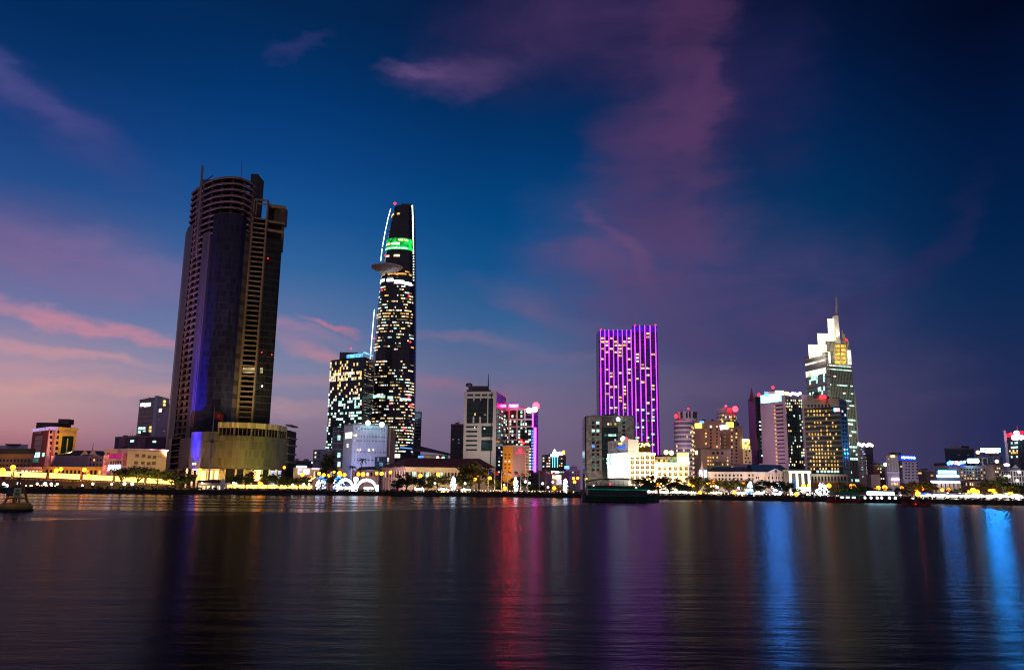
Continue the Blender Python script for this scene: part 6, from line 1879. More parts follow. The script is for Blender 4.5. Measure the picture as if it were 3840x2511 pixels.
# px of the crown's middle, crown width px, top row, metres behind the river edge, kind, look
TREES = [
    (452, 84, 1752, 14, 3, 'wide flat crowned tree with bare forked trunk'), (516, 118, 1742, 20, 0, 'wide spreading tree lit yellow from below'), (588, 86, 1757, 22, 3, 'spreading tree lit yellow from below'),
    (640, 76, 1766, 24, 0, 'dim green tree with ragged crown'), (700, 70, 1768, 24, 0, 'olive tree against the lit entrance'), (668, 60, 1775, 18, 1, 'small dark bushy tree'),
    (872, 46, 1780, 30, 0, 'small tree glowing amber from behind'), (920, 82, 1757, 20, 1, 'dark full crowned tree on slim trunk'), (1003, 70, 1772, 18, 0, 'amber edged tree on forked trunk'), (1044, 74, 1768, 18, 1, 'dark bushy tree with straight trunk'), (1080, 66, 1780, 16, 1, 'dark wide tree with low crown'), (1118, 60, 1786, 16, 0, 'thin crowned tree with pale trunk'),
    (1150, 46, 1780, 24, 0, 'tree dotted with warm lights'), (1222, 74, 1682, 120, 4, 'tall dark conical tree standing above the shop hall'),
    (1236, 60, 1778, 40, 0, 'amber lit tree'), (1283, 56, 1782, 40, 0, 'amber lit tree'),
    (1522, 96, 1768, 9, 1, 'broad dark tree reaching almost to the river wall'), (1490, 52, 1800, 10, 1, 'low dark tree beside the broad dark one'), (1572, 60, 1778, 20, 1, 'dark tree with amber lamp beside it'), (1640, 90, 1766, 22, 2, 'tree glowing golden around a lamp'), (1700, 84, 1778, 22, 0, 'olive tree behind the white park lamp'), (1606, 50, 1800, 14, 1, 'small dark shrubby tree'),
    (1796, 150, 1708, 34, 2, 'very tall olive brown tree with dome shaped crown'), (1762, 80, 1770, 22, 0, 'golden lit tree below the very tall olive one'), (1740, 60, 1795, 16, 0, 'low olive tree'),
    (1850, 70, 1790, 20, 0, 'golden lit tree behind the first flagpoles'), (1885, 60, 1792, 24, 1, 'dark green tree behind the flagpoles'), (1955, 96, 1776, 26, 1, 'dark green round tree behind the flagpoles'), (2012, 78, 1810, 14, 1, 'low dark tree between the flagpoles'), (2047, 50, 1814, 14, 1, 'low dark tree at the last flagpoles'), (1915, 50, 1812, 20, 1, 'small dark tree among the flagpoles'),
    (2094, 62, 1812, 12, 2, 'orange lit bushy tree'), (2140, 44, 1822, 12, 2, 'small orange lit tree'),
    (2420, 92, 1772, 22, 1, 'dark ragged tree at the billboard corner'), (2468, 80, 1776, 18, 1, 'dark tree sprinkled with warm lights'), (2514, 92, 1783, 14, 1, 'dark tree with thin crown'), (2552, 70, 1795, 12, 1, 'dark low tree'), (2444, 70, 1806, 10, 1, 'dark low tree near the water'), (2590, 50, 1818, 10, 1, 'dark small tree near the water'),
    (2622, 92, 1767, 24, 2, 'big rounded olive tree'), (2690, 74, 1792, 18, 0, 'olive tree around an orange lamp'), (2735, 70, 1792, 20, 1, 'dark tree under the white wall'), (2780, 88, 1790, 18, 0, 'olive tree with two orange lamps'), (2832, 64, 1797, 18, 1, 'dark tree left of the huge dark one'), (2660, 44, 1815, 14, 1, 'dark small palm like tree'),
    (2902, 150, 1794, 10, 4, 'huge very dark round tree'), (2950, 56, 1800, 18, 0, 'pale edged tree right of the huge dark one'),
    (2985, 36, 1826, 16, 0, 'thin pointed tree'), (3045, 44, 1842, 10, 1, 'small dark tree'), (3018, 34, 1846, 8, 1, 'tiny dark tree'),
    (3178, 84, 1802, 26, 1, 'dark green full tree'), (3226, 76, 1808, 28, 1, 'dark green tree touching the stepped tower foot'), (3140, 60, 1815, 24, 2, 'amber lit tree'),
    (3292, 84, 1820, 26, 1, 'blue green lit tree behind the pier roof'), (3348, 60, 1822, 24, 1, 'dark tree behind the pier roof'),
    (3420, 76, 1800, 26, 0, 'brown lit tree'), (3466, 90, 1800, 28, 0, 'brown tree glowing around orange lamps'), (3400, 50, 1824, 20, 1, 'dark low tree'),
    (3648, 116, 1814, 20, 4, 'rounded dome shaped olive tree'), (3576, 60, 1826, 22, 1, 'low dark tree under the columns'), (3738, 104, 1776, 26, 1, 'tall dark tree'), (3800, 80, 1800, 26, 1, 'dark tree'), (3838, 60, 1810, 24, 1, 'dark tree at the edge of the quay'), (3765, 64, 1812, 20, 0, 'amber lit tree'),
]
lab = {}
for a, b_, ph in ZONES:
    grp = {}
    for i, tr in enumerate(TREES):
        if a <= tr[0] < b_:
            grp.setdefault(tr[5], []).append(i)
    for look, ids in grp.items():
        ids.sort(key=lambda i: TREES[i][0])
        for k, i in enumerate(ids):
            lab[i] = f'{look} {ph}' if len(ids) == 1 else f'{look} {ph}, {ORD[k]} from the left'
rt = random.Random(17)
for i, (px, w, top, off, kind, look) in enumerate(TREES):
    x, Y = bank(px, off)
    wm = w / F_PX * Y
    h = P(px, top, Y).z - GZ
    o = PROTO[kind]
    txt = lab[i]
    scl = (wm / 9.2, wm / 9.2, h / 9.6)
    if kind not in used_proto:
        used_proto.add(kind)
        o.location = (x, Y, GZ); o.scale = scl; o.rotation_euler = (0, 0, rt.uniform(0, 6.28)); o['label'] = txt; o['group'] = 'trees along the quay'
    else:
        dup(o, (x, Y, GZ), rt.uniform(0, 6.28), scl, txt, 'trees along the quay')
x, Y = bank(1345, 70)
palm((x, Y, GZ), P(1345, 1722, Y).z - GZ, 1.2, 'taller palm in front of the white slab block')
x, Y = bank(1320, 68)
palm((x, Y, GZ), P(1320, 1750, Y).z - GZ, -.4, 'shorter palm in front of the white slab block')

# hedge along the river wall
rr = random.Random(5)
hd = MB()
for x in range(-226, 226):
    if rr.random() < .72:
        for _ in range(14):
            p = Vector((x + rr.uniform(-.6, .6), shore(x) + rr.uniform(1.0, 2.2), GZ + rr.uniform(.05, .95)))
            e1 = Vector((rr.gauss(0, 1), rr.gauss(0, 1), rr.gauss(0, 1))).normalized() * rr.uniform(.2, .45); e2 = e1.cross(Vector((rr.gauss(0, 1), rr.gauss(0, 1), rr.gauss(0, 1)))).normalized() * .3
            hd.face([p - e1, p - e2, p + e1, p + e2], LEAF[1])
o = hd.build('hedge_foliage'); o['kind'] = 'stuff'

# ================================================================== STREET LAMPS
DARKP = MT('lamp post paint', (.05, .05, .05), .5, .2)


def lamp_proto(name, mat, r, h, arm):
    root = thing(name, (0, 0, 0), 'lamp', 'street lamp')
    m = MB(); m.tube((0, 0, 0), (0, 0, h), .11, .07, DARKP, 6); m.lathe((0, 0, 0), [(.22, 0), (.22, .5), (.12, .7)], 6, DARKP); m.build('post', root)
    m = MB()
    if arm:
        m.tube((0, 0, h - .1), (0, -.9, h + .35), .06, .05, DARKP, 5)
        m.build('arm', root)
        c = (0, -.9, h + .1)
    else:
        m.lathe((0, 0, h - .02), [(.12, 0), (.2, .12), (.01, .14)], 8, DARKP); m.build('collar', root)
        c = (0, 0, h + r * .9)
    m = MB(); m.ball(c, r, mat, 10, 6); m.build('lamp_head', root, True)
    return root


SODS = [(40, 1773, 66), (44, 1752, 78), (6, 1762, 66), (6, 1772, 62), (208, 1763, 60), (225, 1758, 66), (313, 1761, 58), (332, 1782, 56), (745, 1792, 40), (747, 1762, 48), (953, 1788, 44), (975, 1810, 26), (983, 1815, 27), (1063, 1752, 60), (1133, 1779, 44), (1165, 1790, 40),
        (1195, 1774, 60), (1213, 1781, 56), (1231, 1783, 56), (1251, 1769, 62), (1272, 1773, 60), (1275, 1780, 54), (1291, 1780, 54), (1343, 1777, 56), (1360, 1778, 56), (1411, 1774, 52), (1430, 1775, 52), (1463, 1770, 56),
        (1576, 1783, 34), (1642, 1778, 30), (1763, 1783, 38), (1788, 1784, 36), (1782, 1796, 30), (1836, 1793, 28), (1893, 1830, 8), (2078, 1829, 10), (1931, 1806, 24), (2150, 1793, 46), (2166, 1792, 46), (2154, 1806, 40),
        (2428, 1796, 26), (2466, 1816, 18), (2548, 1806, 22), (2585, 1815, 24), (2598, 1823, 20), (2622, 1846, 6), (2655, 1809, 30), (2679, 1807, 26), (2752, 1846, 7), (2788, 1812, 26), (2811, 1812, 26), (2900, 1820, 14), (2983, 1853, 6), (3011, 1820, 34), (3030, 1820, 34), (3089, 1821, 34), (3106, 1820, 34),
        (3190, 1822, 34), (3200, 1824, 34), (3277, 1835, 30), (3290, 1828, 36), (3314, 1828, 36), (3379, 1828, 34), (3432, 1831, 34), (3453, 1831, 32), (3436, 1851, 20), (3528, 1836, 30), (3552, 1836, 30), (3628, 1842, 20), (3643, 1838, 18), (3657, 1843, 20), (3722, 1841, 26), (3706, 1842, 26), (3780, 1844, 26)]
PARKS = [(12, 1813, 12), (23, 1820, 12), (68, 1812, 12), (138, 1813, 12), (167, 1813, 12), (190, 1813, 12), (213, 1814, 12), (308, 1819, 12), (346, 1813, 12), (417, 1814, 12), (465, 1813, 12), (494, 1813, 12), (756, 1810, 12), (797, 1811, 12), (874, 1810, 12), (884, 1812, 12), (1097, 1817, 10), (1138, 1816, 10), (1158, 1815, 10),
         (1630, 1811, 14), (1744, 1812, 14), (1702, 1810, 12), (1890, 1817, 14), (1970, 1805, 20), (1985, 1810, 20), (2073, 1806, 20), (2035, 1812, 16), (2055, 1826, 12), (2690, 1826, 12), (2757, 1822, 20), (2770, 1828, 18), (2807, 1838, 12), (3060, 1840, 16), (3090, 1846, 12), (3192, 1852, 18), (3375, 1858, 10), (3420, 1868, 5), (3502, 1858, 10), (3552, 1849, 14), (3598, 1852, 14), (3630, 1862, 8), (3662, 1858, 12), (3772, 1853, 14), (3793, 1862, 10), (3812, 1868, 8), (3830, 1864, 10)]
rl = random.Random(23)
for LIST, mat, r, nm, noun, grp, arm in ((SODS, SODIUM, .74, 'street_lamp', 'orange street lamp', 'orange street lamps', True), (PARKS, PARKW, .46, 'park_lamp', 'white globe lamp', 'white park lamps', False)):
    labs = zone_labels([a[0] for a in LIST], noun)
    H = 8.0 if arm else 4.0
    proto = lamp_proto(nm, mat, r, H, arm)
    for i, (px, py, off) in enumerate(LIST):
        x, Y = bank(px, off)
        z = P(px, py, Y).z
        hz = max(.25, (z - GZ) / (H + (.1 if arm else r * .9)))
        # keep the globe round: scale the post, not the lamp
        root = proto if i == 0 else dup(proto, (0, 0, 0))
        root.location = (x, Y, GZ); root['label'] = labs[i]; root['group'] = grp
        for ch in root.children:
            if ch.name.startswith('post'):
                ch.scale = (1, 1, (z - GZ - (.1 if arm else r * .9)) / H)
            else:
                if ch.name.startswith('lamp_head'):
                    k = rl.uniform(.75, 1.3); cz = H + (.1 if arm else r * .9)
                    ch.scale = (k, k, k); ch.location = (0, (-.9 if arm else 0) * (1 - k), (z - GZ) - k * cz)
                else:
                    ch.location = (0, 0, (z - GZ) - (H + (.1 if arm else r * .9)))

# ================================================================== BRIDGE RAMP AND TRAFFIC
ra = [(-260, 1781, 62), (0, 1795, 62), (200, 1802, 60), (400, 1811, 58), (620, 1823, 54), (760, 1836, 50)]
rp = []
for px, py, off in ra:
    x, Y = bank(px, off)
    rp.append(Vector((x, Y, max(GZ + .05, P(px, py, Y).z))))
STONE = MT('ramp wall stone', (.20, .14, .075), .85, .25, .4)
m = MB()
for a, c in zip(rp[:-1], rp[1:]):
    m.box8([(a.x, a.y, GZ - .2), (c.x, c.y, GZ - .2), (c.x, c.y + 10, GZ - .2), (a.x, a.y + 10, GZ - .2), (a.x, a.y, a.z), (c.x, c.y, c.z), (c.x, c.y + 10, c.z), (a.x, a.y + 10, a.z)], STONE)
structure(m.build('bridge_ramp'))
bal = thing('balustrade', (rp[2].x, rp[2].y, rp[2].z), 'low stone balustrade along the rising bridge ramp beneath the lit buses', 'balustrade')
m = MB()
for a, c in zip(rp[:-1], rp[1:]):
    up = Vector((0, 0, .9)); m.tube(a + up + Vector((0, -.05, 0)), c + up + Vector((0, -.05, 0)), .13, .13, STONE, 5)
m.build('rail', bal)
m = MB()
for a, c in zip(rp[:-1], rp[1:]):
    n = int((c - a).length / 1.2)
    for k in range(n):
        q = a + (c - a) * k / n
        m.box(q.x - .1, q.x + .1, q.y - .12, q.y + .05, q.z - .1, q.z + .85, STONE)
o = m.build('baluster', bal); o['kind'] = 'stuff'


def wheel(m, x, y, z, r, w, mat, rim):
    m.tube((x, y, z), (x, y + w, z), r, r, mat, 12); m.tube((x, y - .02, z), (x, y, z), r * .55, r * .55, rim, 10)


TYRE = MT('tyre rubber', (.015, .015, .015), .9)
RIM = MT('wheel rim', (.4, .4, .4), .4, .1, 1, .8)
BUSG = EM('bus interior light', (1.0, .45, .09), 5.0, .25, True, .8)


def vehicle(kind, body_mat, label, cat):
    root = thing(kind, (0, 0, 0), label, cat)
    L_, W_, H_ = {'bus': (11.4, 2.5, 3.1), 'minibus': (5.9, 2.0, 2.35), 'car': (4.4, 1.75, 1.45)}[kind]
    m = MB()
    if kind == 'car':
        prof = [(-L_ / 2, .35), (L_ / 2, .35), (L_ / 2, .75), (L_ / 2 - .9, .92), (L_ / 2 - 1.6, H_), (-L_ / 2 + 1.0, H_), (-L_ / 2 + .25, .95), (-L_ / 2, .85)]
    else:
        prof = [(-L_ / 2, .35), (L_ / 2, .35), (L_ / 2, H_ * .5), (L_ / 2 - .18, H_ - .15), (L_ / 2 - .4, H_), (-L_ / 2 + .2, H_), (-L_ / 2, H_ - .2)]
    b0 = [(x, -W_ / 2, z) for x, z in prof]; b1 = [(x, W_ / 2, z) for x, z in prof]
    m.face(b0, body_mat); m.face(list(reversed(b1)), body_mat)
    for i in range(len(prof)):
        j = (i + 1) % len(prof); m.face([b0[j], b0[i], b1[i], b1[j]], body_mat)
    m.build('body', root)
    if kind == 'car':
        m = MB(); m.face([(L_ / 2 - 1.15, -W_ / 2 - .01, .97), (L_ / 2 - 1.68, -W_ / 2 - .01, H_ - .1), (-L_ / 2 + 1.1, -W_ / 2 - .01, H_ - .1), (-L_ / 2 + .6, -W_ / 2 - .01, .97)], GLASSD); m.build('window', root)
    else:
        n = 7 if kind == 'bus' else 4
        for sd in (-1,):
            for k in range(n):
                a = -L_ / 2 + .35 + k * (L_ - .7) / n
                m = MB(); y = -W_ / 2; m.box(a + .04, a + (L_ - .7) / n - .04, y - .02, y + .05, H_ * .32, H_ * .93, BUSG); m.build('window', root)
    for x in (-L_ / 2 + L_ * .19, L_ / 2 - L_ * .2):
        for y in (-W_ / 2 - .02, W_ / 2 - .2):
            m = MB(); wheel(m, x, y, .42 if kind != 'car' else .33, .42 if kind != 'car' else .33, .22, TYRE, RIM); m.build('wheel', root)
    for y in (-W_ / 2 + .3, W_ / 2 - .3):
        m = MB(); m.ball((L_ / 2 + .02, y, .7), .17, HEAD, 6, 4); m.build('headlight', root)
        m = MB(); m.ball((-L_ / 2 - .02, y, .8), .12, RED, 6, 4); m.build('tail_light', root)
    return root


BUSB = MT('bus paint', (.45, .35, .2), .4, .1); CARW = MT('white car paint', (.7, .7, .7), .3, .05); CARD = MT('dark car paint', (.04, .04, .05), .3, .1); CARR = MT('red car paint', (.3, .03, .03), .3, .1)
bus = vehicle('bus', BUSB, 'bus', 'bus')
tot = [0]
for a, c in zip(rp[:-1], rp[1:]): tot.append(tot[-1] + (c - a).length)


def along(s):
    for (a, c, t0, t1) in zip(rp[:-1], rp[1:], tot[:-1], tot[1:]):
        if s <= t1:
            f = (s - t0) / (t1 - t0)
            return a + (c - a) * f, (c - a).normalized()
    return rp[-1], (rp[-1] - rp[-2]).normalized()


nb = int((tot[-1] - 6) / 11.75)
wheres = []
for i in range(nb):
    q, d = along(6 + i * 11.75)
    wheres.append((q, d))
for i, (q, d) in enumerate(wheres):
    r = bus if i == 0 else dup(bus, (0, 0, 0))
    r.location = q + Vector((0, 1.9, .02)); r.rotation_euler = (0, -math.asin(d.z), math.atan2(d.y, d.x))
    r['label'] = f'bus with glowing yellow windows on the bridge ramp, {ORD[i]} in the queue from the left'; r['group'] = 'lit buses queueing on the bridge ramp'
mini = vehicle('minibus', BUSB, 'minibus', 'minibus')
a, c = bank(846, 43), bank(1168, 43)
n = 7
for i in range(n):
    f = (i + .5) / n
    x = a[0] + (c[0] - a[0]) * f; Y = shore(x) + 43
    dx = 1.0; dy = shore(x + 1) - shore(x)
    r = mini if i == 0 else dup(mini, (0, 0, 0))
    r.location = (x, Y, GZ + .03); r.rotation_euler = (0, 0, math.atan2(dy, dx))
    r['label'] = f'low minibus with glowing windows before the tower podium, {ORD[i]} from the left'; r['group'] = 'lit minibuses before the podium'
cars = [vehicle('car', CARW, 'car', 'car'), vehicle('car', CARD, 'car', 'car'), vehicle('car', CARR, 'car', 'car')]
cname = ['white car', 'dark car', 'red car']
rr = random.Random(9)
cpx = [1480, 1560, 1660, 1715, 1790, 1860, 1940, 2010, 2110, 2680, 2720, 2770, 2830, 2880, 2935, 3050, 3085, 3120, 3400, 3480, 3760]
kinds = [rr.randrange(3) for _ in cpx]
first = set()
labs = {}
for kk in range(3):
    ids = [i for i in range(len(cpx)) if kinds[i] == kk]
    zl_ = zone_labels([cpx[i] for i in ids], 'parked ' + cname[kk])
    for j, i in enumerate(ids): labs[i] = zl_[j]
for i, px in enumerate(cpx):
    x, Y = bank(px, 33)
    k = kinds[i]
    r = cars[k] if k not in first else dup(cars[k], (0, 0, 0))
    first.add(k)
    r.location = (x, Y, GZ + .02); r.rotation_euler = (0, 0, rr.choice((0, math.pi)) + rr.uniform(-.4, .4) - .6); r['label'] = labs[i]; r['group'] = 'cars parked along the quay'
for k in range(3):
    if k not in first: 
        for ch in list(cars[k].children): bpy.data.objects.remove(ch)
        bpy.data.objects.remove(cars[k])
# motorbikes with lit lamps, parked along the rail facing the river
mbk = thing('motorbike', (0, 0, 0), 'motorbike', 'motorbike')
m = MB(); m.box8([(-.14, -.55, .45), (.14, -.55, .45), (.14, .75, .55), (-.14, .75, .55), (-.1, -.45, .75), (.1, -.45, .75), (.12, .8, .85), (-.12, .8, .85)], CARR); m.tube((0, -.55, .3), (0, -.4, 1.05), .05, .05, STEEL, 5); m.build('body', mbk)
m = MB(); m.box(-.13, .13, .0, .75, .78, .88, MT('black seat', (.02, .02, .02), .7)); m.build('seat', mbk)
m = MB(); m.tube((-.35, -.38, 1.05), (.35, -.38, 1.05), .03, .03, STEEL, 5); m.build('handlebar', mbk)
for y in (-.65, .65): m = MB(); m.tube((-.06, y, .3), (.06, y, .3), .3, .3, TYRE, 12); m.build('wheel', mbk)
m = MB(); m.ball((0, -.56, .95), .19, HEAD, 8, 5); m.build('headlight', mbk)
mp = [1560, 1572, 1610, 1686, 1694, 1704, 1716, 1728, 1740, 1748, 1757, 1766, 1778, 1790, 1800, 1812, 1822, 1840, 1850, 1862, 1874, 1886, 1898, 1912, 1924, 1936, 1948, 1960, 1972, 1984, 1996, 2008, 2020, 2034, 2048, 2062, 2076, 2090, 2104, 2118, 2132, 2150, 2480, 2492, 2506, 2522, 2536, 2548, 2562, 2578, 2600, 2612, 2632, 2646, 2660, 2674, 2688, 2702, 2716, 2730, 2744, 2760, 2774, 2788, 2802, 2816, 2830, 2844, 2858, 2872, 2886, 2900, 2914, 2928, 2942, 2956, 2972, 2990, 3026, 3036, 3048, 3058, 3070, 3082, 3094, 100, 112, 122, 146, 152, 160, 168, 178, 186, 196, 206]
labs = zone_labels(mp, 'motorbike with lit headlamp') if False else None
out = {}
for aa, bb, ph in ZONES:
    idx = sorted([i for i, x in enumerate(mp) if aa <= x < bb], key=lambda i: mp[i])
    for k, i in enumerate(idx):
        o_ = ORD[k] if k < len(ORD) else ORD[len(idx) - 1 - k] 
        side = 'left' if k < len(ORD) else 'right'
        out[i] = f'parked motorbike {ph}, {o_} from the {side}'
for i, px in enumerate(mp):
    x, Y = bank(px, 3.2 + rr.uniform(0, .8))
    r = mbk if i == 0 else dup(mbk, (0, 0, 0))
    r.location = (x, Y, GZ + .03); r.rotation_euler = (0, 0, rr.uniform(-.5, .5) - x / 330 * .9); r['label'] = out[i]; r['group'] = 'motorbikes parked along the river rail'

# ================================================================== LIGHT FESTIVAL: ARCHES AND FAIRY LIGHT TREES
FAIRY = EM('fairy lights', (.72, .86, 1.0), 9)
FAIRYB = EM('blue fairy lights', (.03, .22, 1.0), 4)
ARCHM = EM('arch tube light', (.80, .88, 1.0), 6)
for px, w, lb in ((1202, 46, 'short tree wrapped in white blue fairy lights, left of its twin'), (1268, 44, 'short tree wrapped in white blue fairy lights beside the arches'), (1700, 22, 'narrow pillar of white fairy lights in the park'), (1934, 18, 'narrow curl of white fairy lights among the flagpoles'), (2120, 18, 'narrow pillar of white fairy lights near the dark ferry'), (2812, 30, 'white fairy light tree with blue foot before the colonial building'), (2916, 40, 'wide white fairy light tree beneath the huge dark tree'), (3085, 50, 'wide white fairy light cluster before the balcony hotel')):
    x, Y = bank(px, 9)
    hgt = {1202: 6.0, 1268: 6.0, 1700: 6.5, 1934: 6.5, 2120: 6.2}.get(px, 5.5)
    wm = w / F_PX * Y / 2
    root = thing('fairy_light_tree', (x, Y, GZ), lb, 'light decoration', 'fairy light trees on the quay')
    m = MB(); m.tube((x, Y, GZ), (x, Y, GZ + hgt * .8), .16, .08, BARK, 6); m.build('trunk', root)
    rr = random.Random(px)
    m = MB(); m2 = MB()
    for k in range(84):
        a_ = rr.uniform(0, 6.28); f = rr.random(); z = GZ + .6 + f * (hgt - .6)
        rad = wm * math.sqrt(max(0, 1 - (2 * f - .85) ** 2 * .75)) * rr.uniform(.35, 1)
        p = Vector((x + math.cos(a_) * rad, Y + math.sin(a_) * rad, z)); mm = m2 if (px < 1300 and (f > .7 or rr.random() < .4)) or (px == 2812 and f < .25) or rr.random() < .15 else m
        s = rr.uniform(.10, .2); mm.box(p.x - s, p.x + s, p.y - s, p.y + s, p.z - s, p.z + s, FAIRY if mm is m else FAIRYB)
    for mm, nm in ((m, 'fairy_lights'), (m2, 'blue_fairy_lights')):
        if mm.v: o = mm.build(nm, root); o['kind'] = 'stuff'
for px0, px1, top, lb in ((1262, 1330, 1793, 'left arch of white light tubes beside the round light ball'), (1336, 1416, 1794, 'right wider arch of white light tubes with a thick right foot')):
    A = bank(px0, 8); C = bank(px1, 8)
    z1 = P((px0 + px1) / 2, top, A[1]).z
    root = thing('light_arch', ((A[0] + C[0]) / 2, A[1], GZ), lb, 'light arch', 'white light arches')
    for k, (o_, dz) in enumerate(((0, 0), (.45, -.5), (.9, -1.0))):
        m = MB(); pts = []
        for i in range(15):
            f = i / 14; th = math.pi * (1 - f)
            cx = (A[0] + C[0]) / 2; rx = (C[0] - A[0]) / 2 - o_ * .5
            pts.append(Vector((cx + rx * math.cos(th), A[1] + .1 * k, GZ + (z1 - GZ + dz) * math.sin(th) ** .8)))
        m.path(pts, .085, ARCHM, 5); m.build('light_tube', root)
    m = MB(); m.box(C[0] - .55, C[0] + .55, A[1], A[1] + .8, GZ, GZ + 2.8, EM('arch foot light', (.7, .85, 1), 6, .3)); m.build('glowing_foot', root)
x, Y = bank(1333, 8)
root = thing('light_ball_column', (x, Y, GZ), 'glowing white column topped with a light ball between the arches', 'light column')
m = MB(); m.lathe((x, Y, GZ), [(1.1, 0), (.7, 1.5), (.5, 3.2), (.4, 4.2)], 12, ARCHM); m.build('column', root)
zb = P(1333, 1796, Y).z; m = MB(); m.ball((x, Y, zb), 1.05, ARCHM, 14, 9); m.build('light_ball', root)

# ================================================================== FLAGS
POLE = MT('flagpole paint', (.55, .48, .4), .5, .1)
def flag_mat(name, cols, vert=False): return [MT(f'{name} cloth {i}', c, .8, .08) for i, c in enumerate(cols)]
RD, WH, BL, YE, DB = (.55, .02, .03), (.7, .68, .66), (.02, .03, .30), (.7, .5, .03), (.02, .02, .12)
FL = [('deep blue', [BL]), ('plain red', [RD]), ('red white and blue striped', [RD, WH, BL, WH, RD]), ('red over white', [RD, WH]), ('dark blue over red', [DB, RD]), ('yellow over red', [YE, RD]), ('red and white', [RD, WH]), ('dark red', [(.3, .02, .04)]), ('white over red', [WH, RD]), ('red over pale pink', [RD, (.6, .3, .3)])]
fpx = [1830, 1855, 1880, 1903, 1928, 1953, 1977, 2023, 2047, 2070]
for (px, (nm, cols)) in zip(fpx, FL):
    x, Y = bank(px, 11)
    zt = P(px, 1761 + (px - 1830) * .012, Y).z
    root = thing('flagpole', (x, Y, GZ), f'pale flagpole flying a {nm} flag in the row on the quay', 'flagpole', 'national flagpoles in a row on the quay')
    m = MB(); m.tube((x, Y, GZ), (x, Y, zt), .17, .07, POLE, 7); m.build('pole', root)
    m = MB(); m.ball((x, Y, zt + .1), .14, POLE, 6, 4); m.build('finial', root)
    m = MB(); ms = flag_mat(nm, cols); n = len(cols)
    for i in range(6):
        for k in range(n):
            def fp_(u, v): return (x + .1 + u * 1.5, Y + .22 * math.sin(u * 7) , zt - .1 - v * 1.5 - u * .85 - .1 * math.sin(u * 6))
            u0, u1 = i / 6, (i + 1) / 6; v0, v1 = k / n, (k + 1) / n
            m.face([fp_(u0, v1), fp_(u1, v1), fp_(u1, v0), fp_(u0, v0)], ms[k])
    m.build('flag', root)
# the tall signal mast
x, Y = bank(780, 16)
top = P(805, 1525, Y)
root = thing('signal_flagpole', (x, Y, GZ), 'very tall signal mast with red flag and gold star before the unfinished tower', 'flagpole')
zt = top.z
m = MB(); m.tube((x, Y, GZ), (x, Y, zt * .55), .42, .3, MT('mast paint', (.35, .3, .28), .6), 8); m.tube((x, Y, zt * .55), (x, Y, zt), .26, .12, MT('mast paint', (.35, .3, .28)), 8); m.build('mast', root)
zy = P(795, 1652, Y).z
m = MB(); m.lathe((x, Y, zy), [(.3, -.6), (.75, -.4), (.75, .1), (.3, .3)], 10, STEEL); m.tube((x - 3, Y, zy), (x + 3, Y, zy), .1, .1, STEEL, 5); m.build('crosstree', root)
for dx in (-9, 8): m = MB(); m.tube((x, Y, zy), (x + dx, Y - .5, GZ + 2), .05, .05, STEEL, 4); m.build('stay', root)
m = MB(); zf = P(803, 1542, Y).z
RF = MT('red flag cloth', (.6, .02, .02), .8, .05); GS_ = MT('gold star cloth', (.8, .55, .05), .8, .05)
hF, wF = 2.7, 3.5
for i in range(8):
    def fq(u, v): return Vector((x + .2 + u * wF, Y + .3 * math.sin(u * 6), zf - v * hF - u * 1.0 + .15 * math.sin(u * 5)))
    m.face([fq(i / 8, 1), fq((i + 1) / 8, 1), fq((i + 1) / 8, 0), fq(i / 8, 0)], RF)
fl = m.build('flag', root)
m = MB(); c_ = Vector((x + .2 + .5 * wF, Y + .3 * math.sin(3) - .06, zf - .5 * hF - .5 + .15 * math.sin(2.5)))
pts = [c_ + Vector((math.sin(k * math.pi / 5) * (.75 if k % 2 == 0 else .3), -.25, math.cos(k * math.pi / 5) * (.75 if k % 2 == 0 else .3))) for k in range(10)]
m.face(list(reversed(pts)), GS_); m.build('star', fl)
# its pavilion
root = thing('mast_pavilion', (x, Y, GZ), 'round white pavilion with dark conical roof under the tall signal mast', 'pavilion')
a_, c_ = bank(722, 14), bank(862, 14)
r = (c_[0] - a_[0]) / 2; cx = (a_[0] + c_[0]) / 2; cy = a_[1] + 6
zr = P(790, 1806, a_[1]).z; zt2 = P(790, 1797, a_[1]).z
m = MB(); m.lathe((cx, cy, 0), [(r, zr - .35), (r, zr), (r * .3, zt2), (.01, zt2 + .1)], 20, ROOFD); m.build('roof', root)
m = MB(); m.lathe((cx, cy, 0), [(r * .98, zr - 1.0), (r * .98, zr - .35)], 20, MT('pavilion fascia', (.6, .55, .52), .7)); m.build('fascia', root)
m = MB(); m.lathe((cx, cy, 0), [(r * .8, GZ), (r * .8, zr - .8)], 16, MT('pavilion wall', (.45, .38, .33), .7)); m.build('wall', root)
for k in range(12):
    w = math.pi + math.pi * (k + .5) / 12; m = MB(); m.tube((cx + r * .95 * math.cos(w), cy + r * .95 * math.sin(w), GZ), (cx + r * .95 * math.cos(w), cy + r * .95 * math.sin(w), zr - .5), .15, .15, WHITE, 6); m.build('column', root)
for k in range(7):
    w = math.pi + math.pi * (k + .8) / 8; m = MB(); q = (cx + r * .83 * math.cos(w), cy + r * .83 * math.sin(w)); m.box(q[0] - .5, q[0] + .5, q[1] - .1, q[1] + .1, GZ + .3, GZ + 1.6, EM('pavilion pane', (1, .75, .5), 1.6, .4)); m.build('lit_window', root)
x2, Y2 = bank(834, 6)
root = thing('white_sculpture', (x2, Y2, GZ), 'tall white rounded sculpture on the lawn right of the mast pavilion', 'sculpture')
m = MB(); m.lathe((x2, Y2, GZ), [(.9, 0), (.7, .3), (.6, .5)], 10, GREYST); m.build('plinth', root)
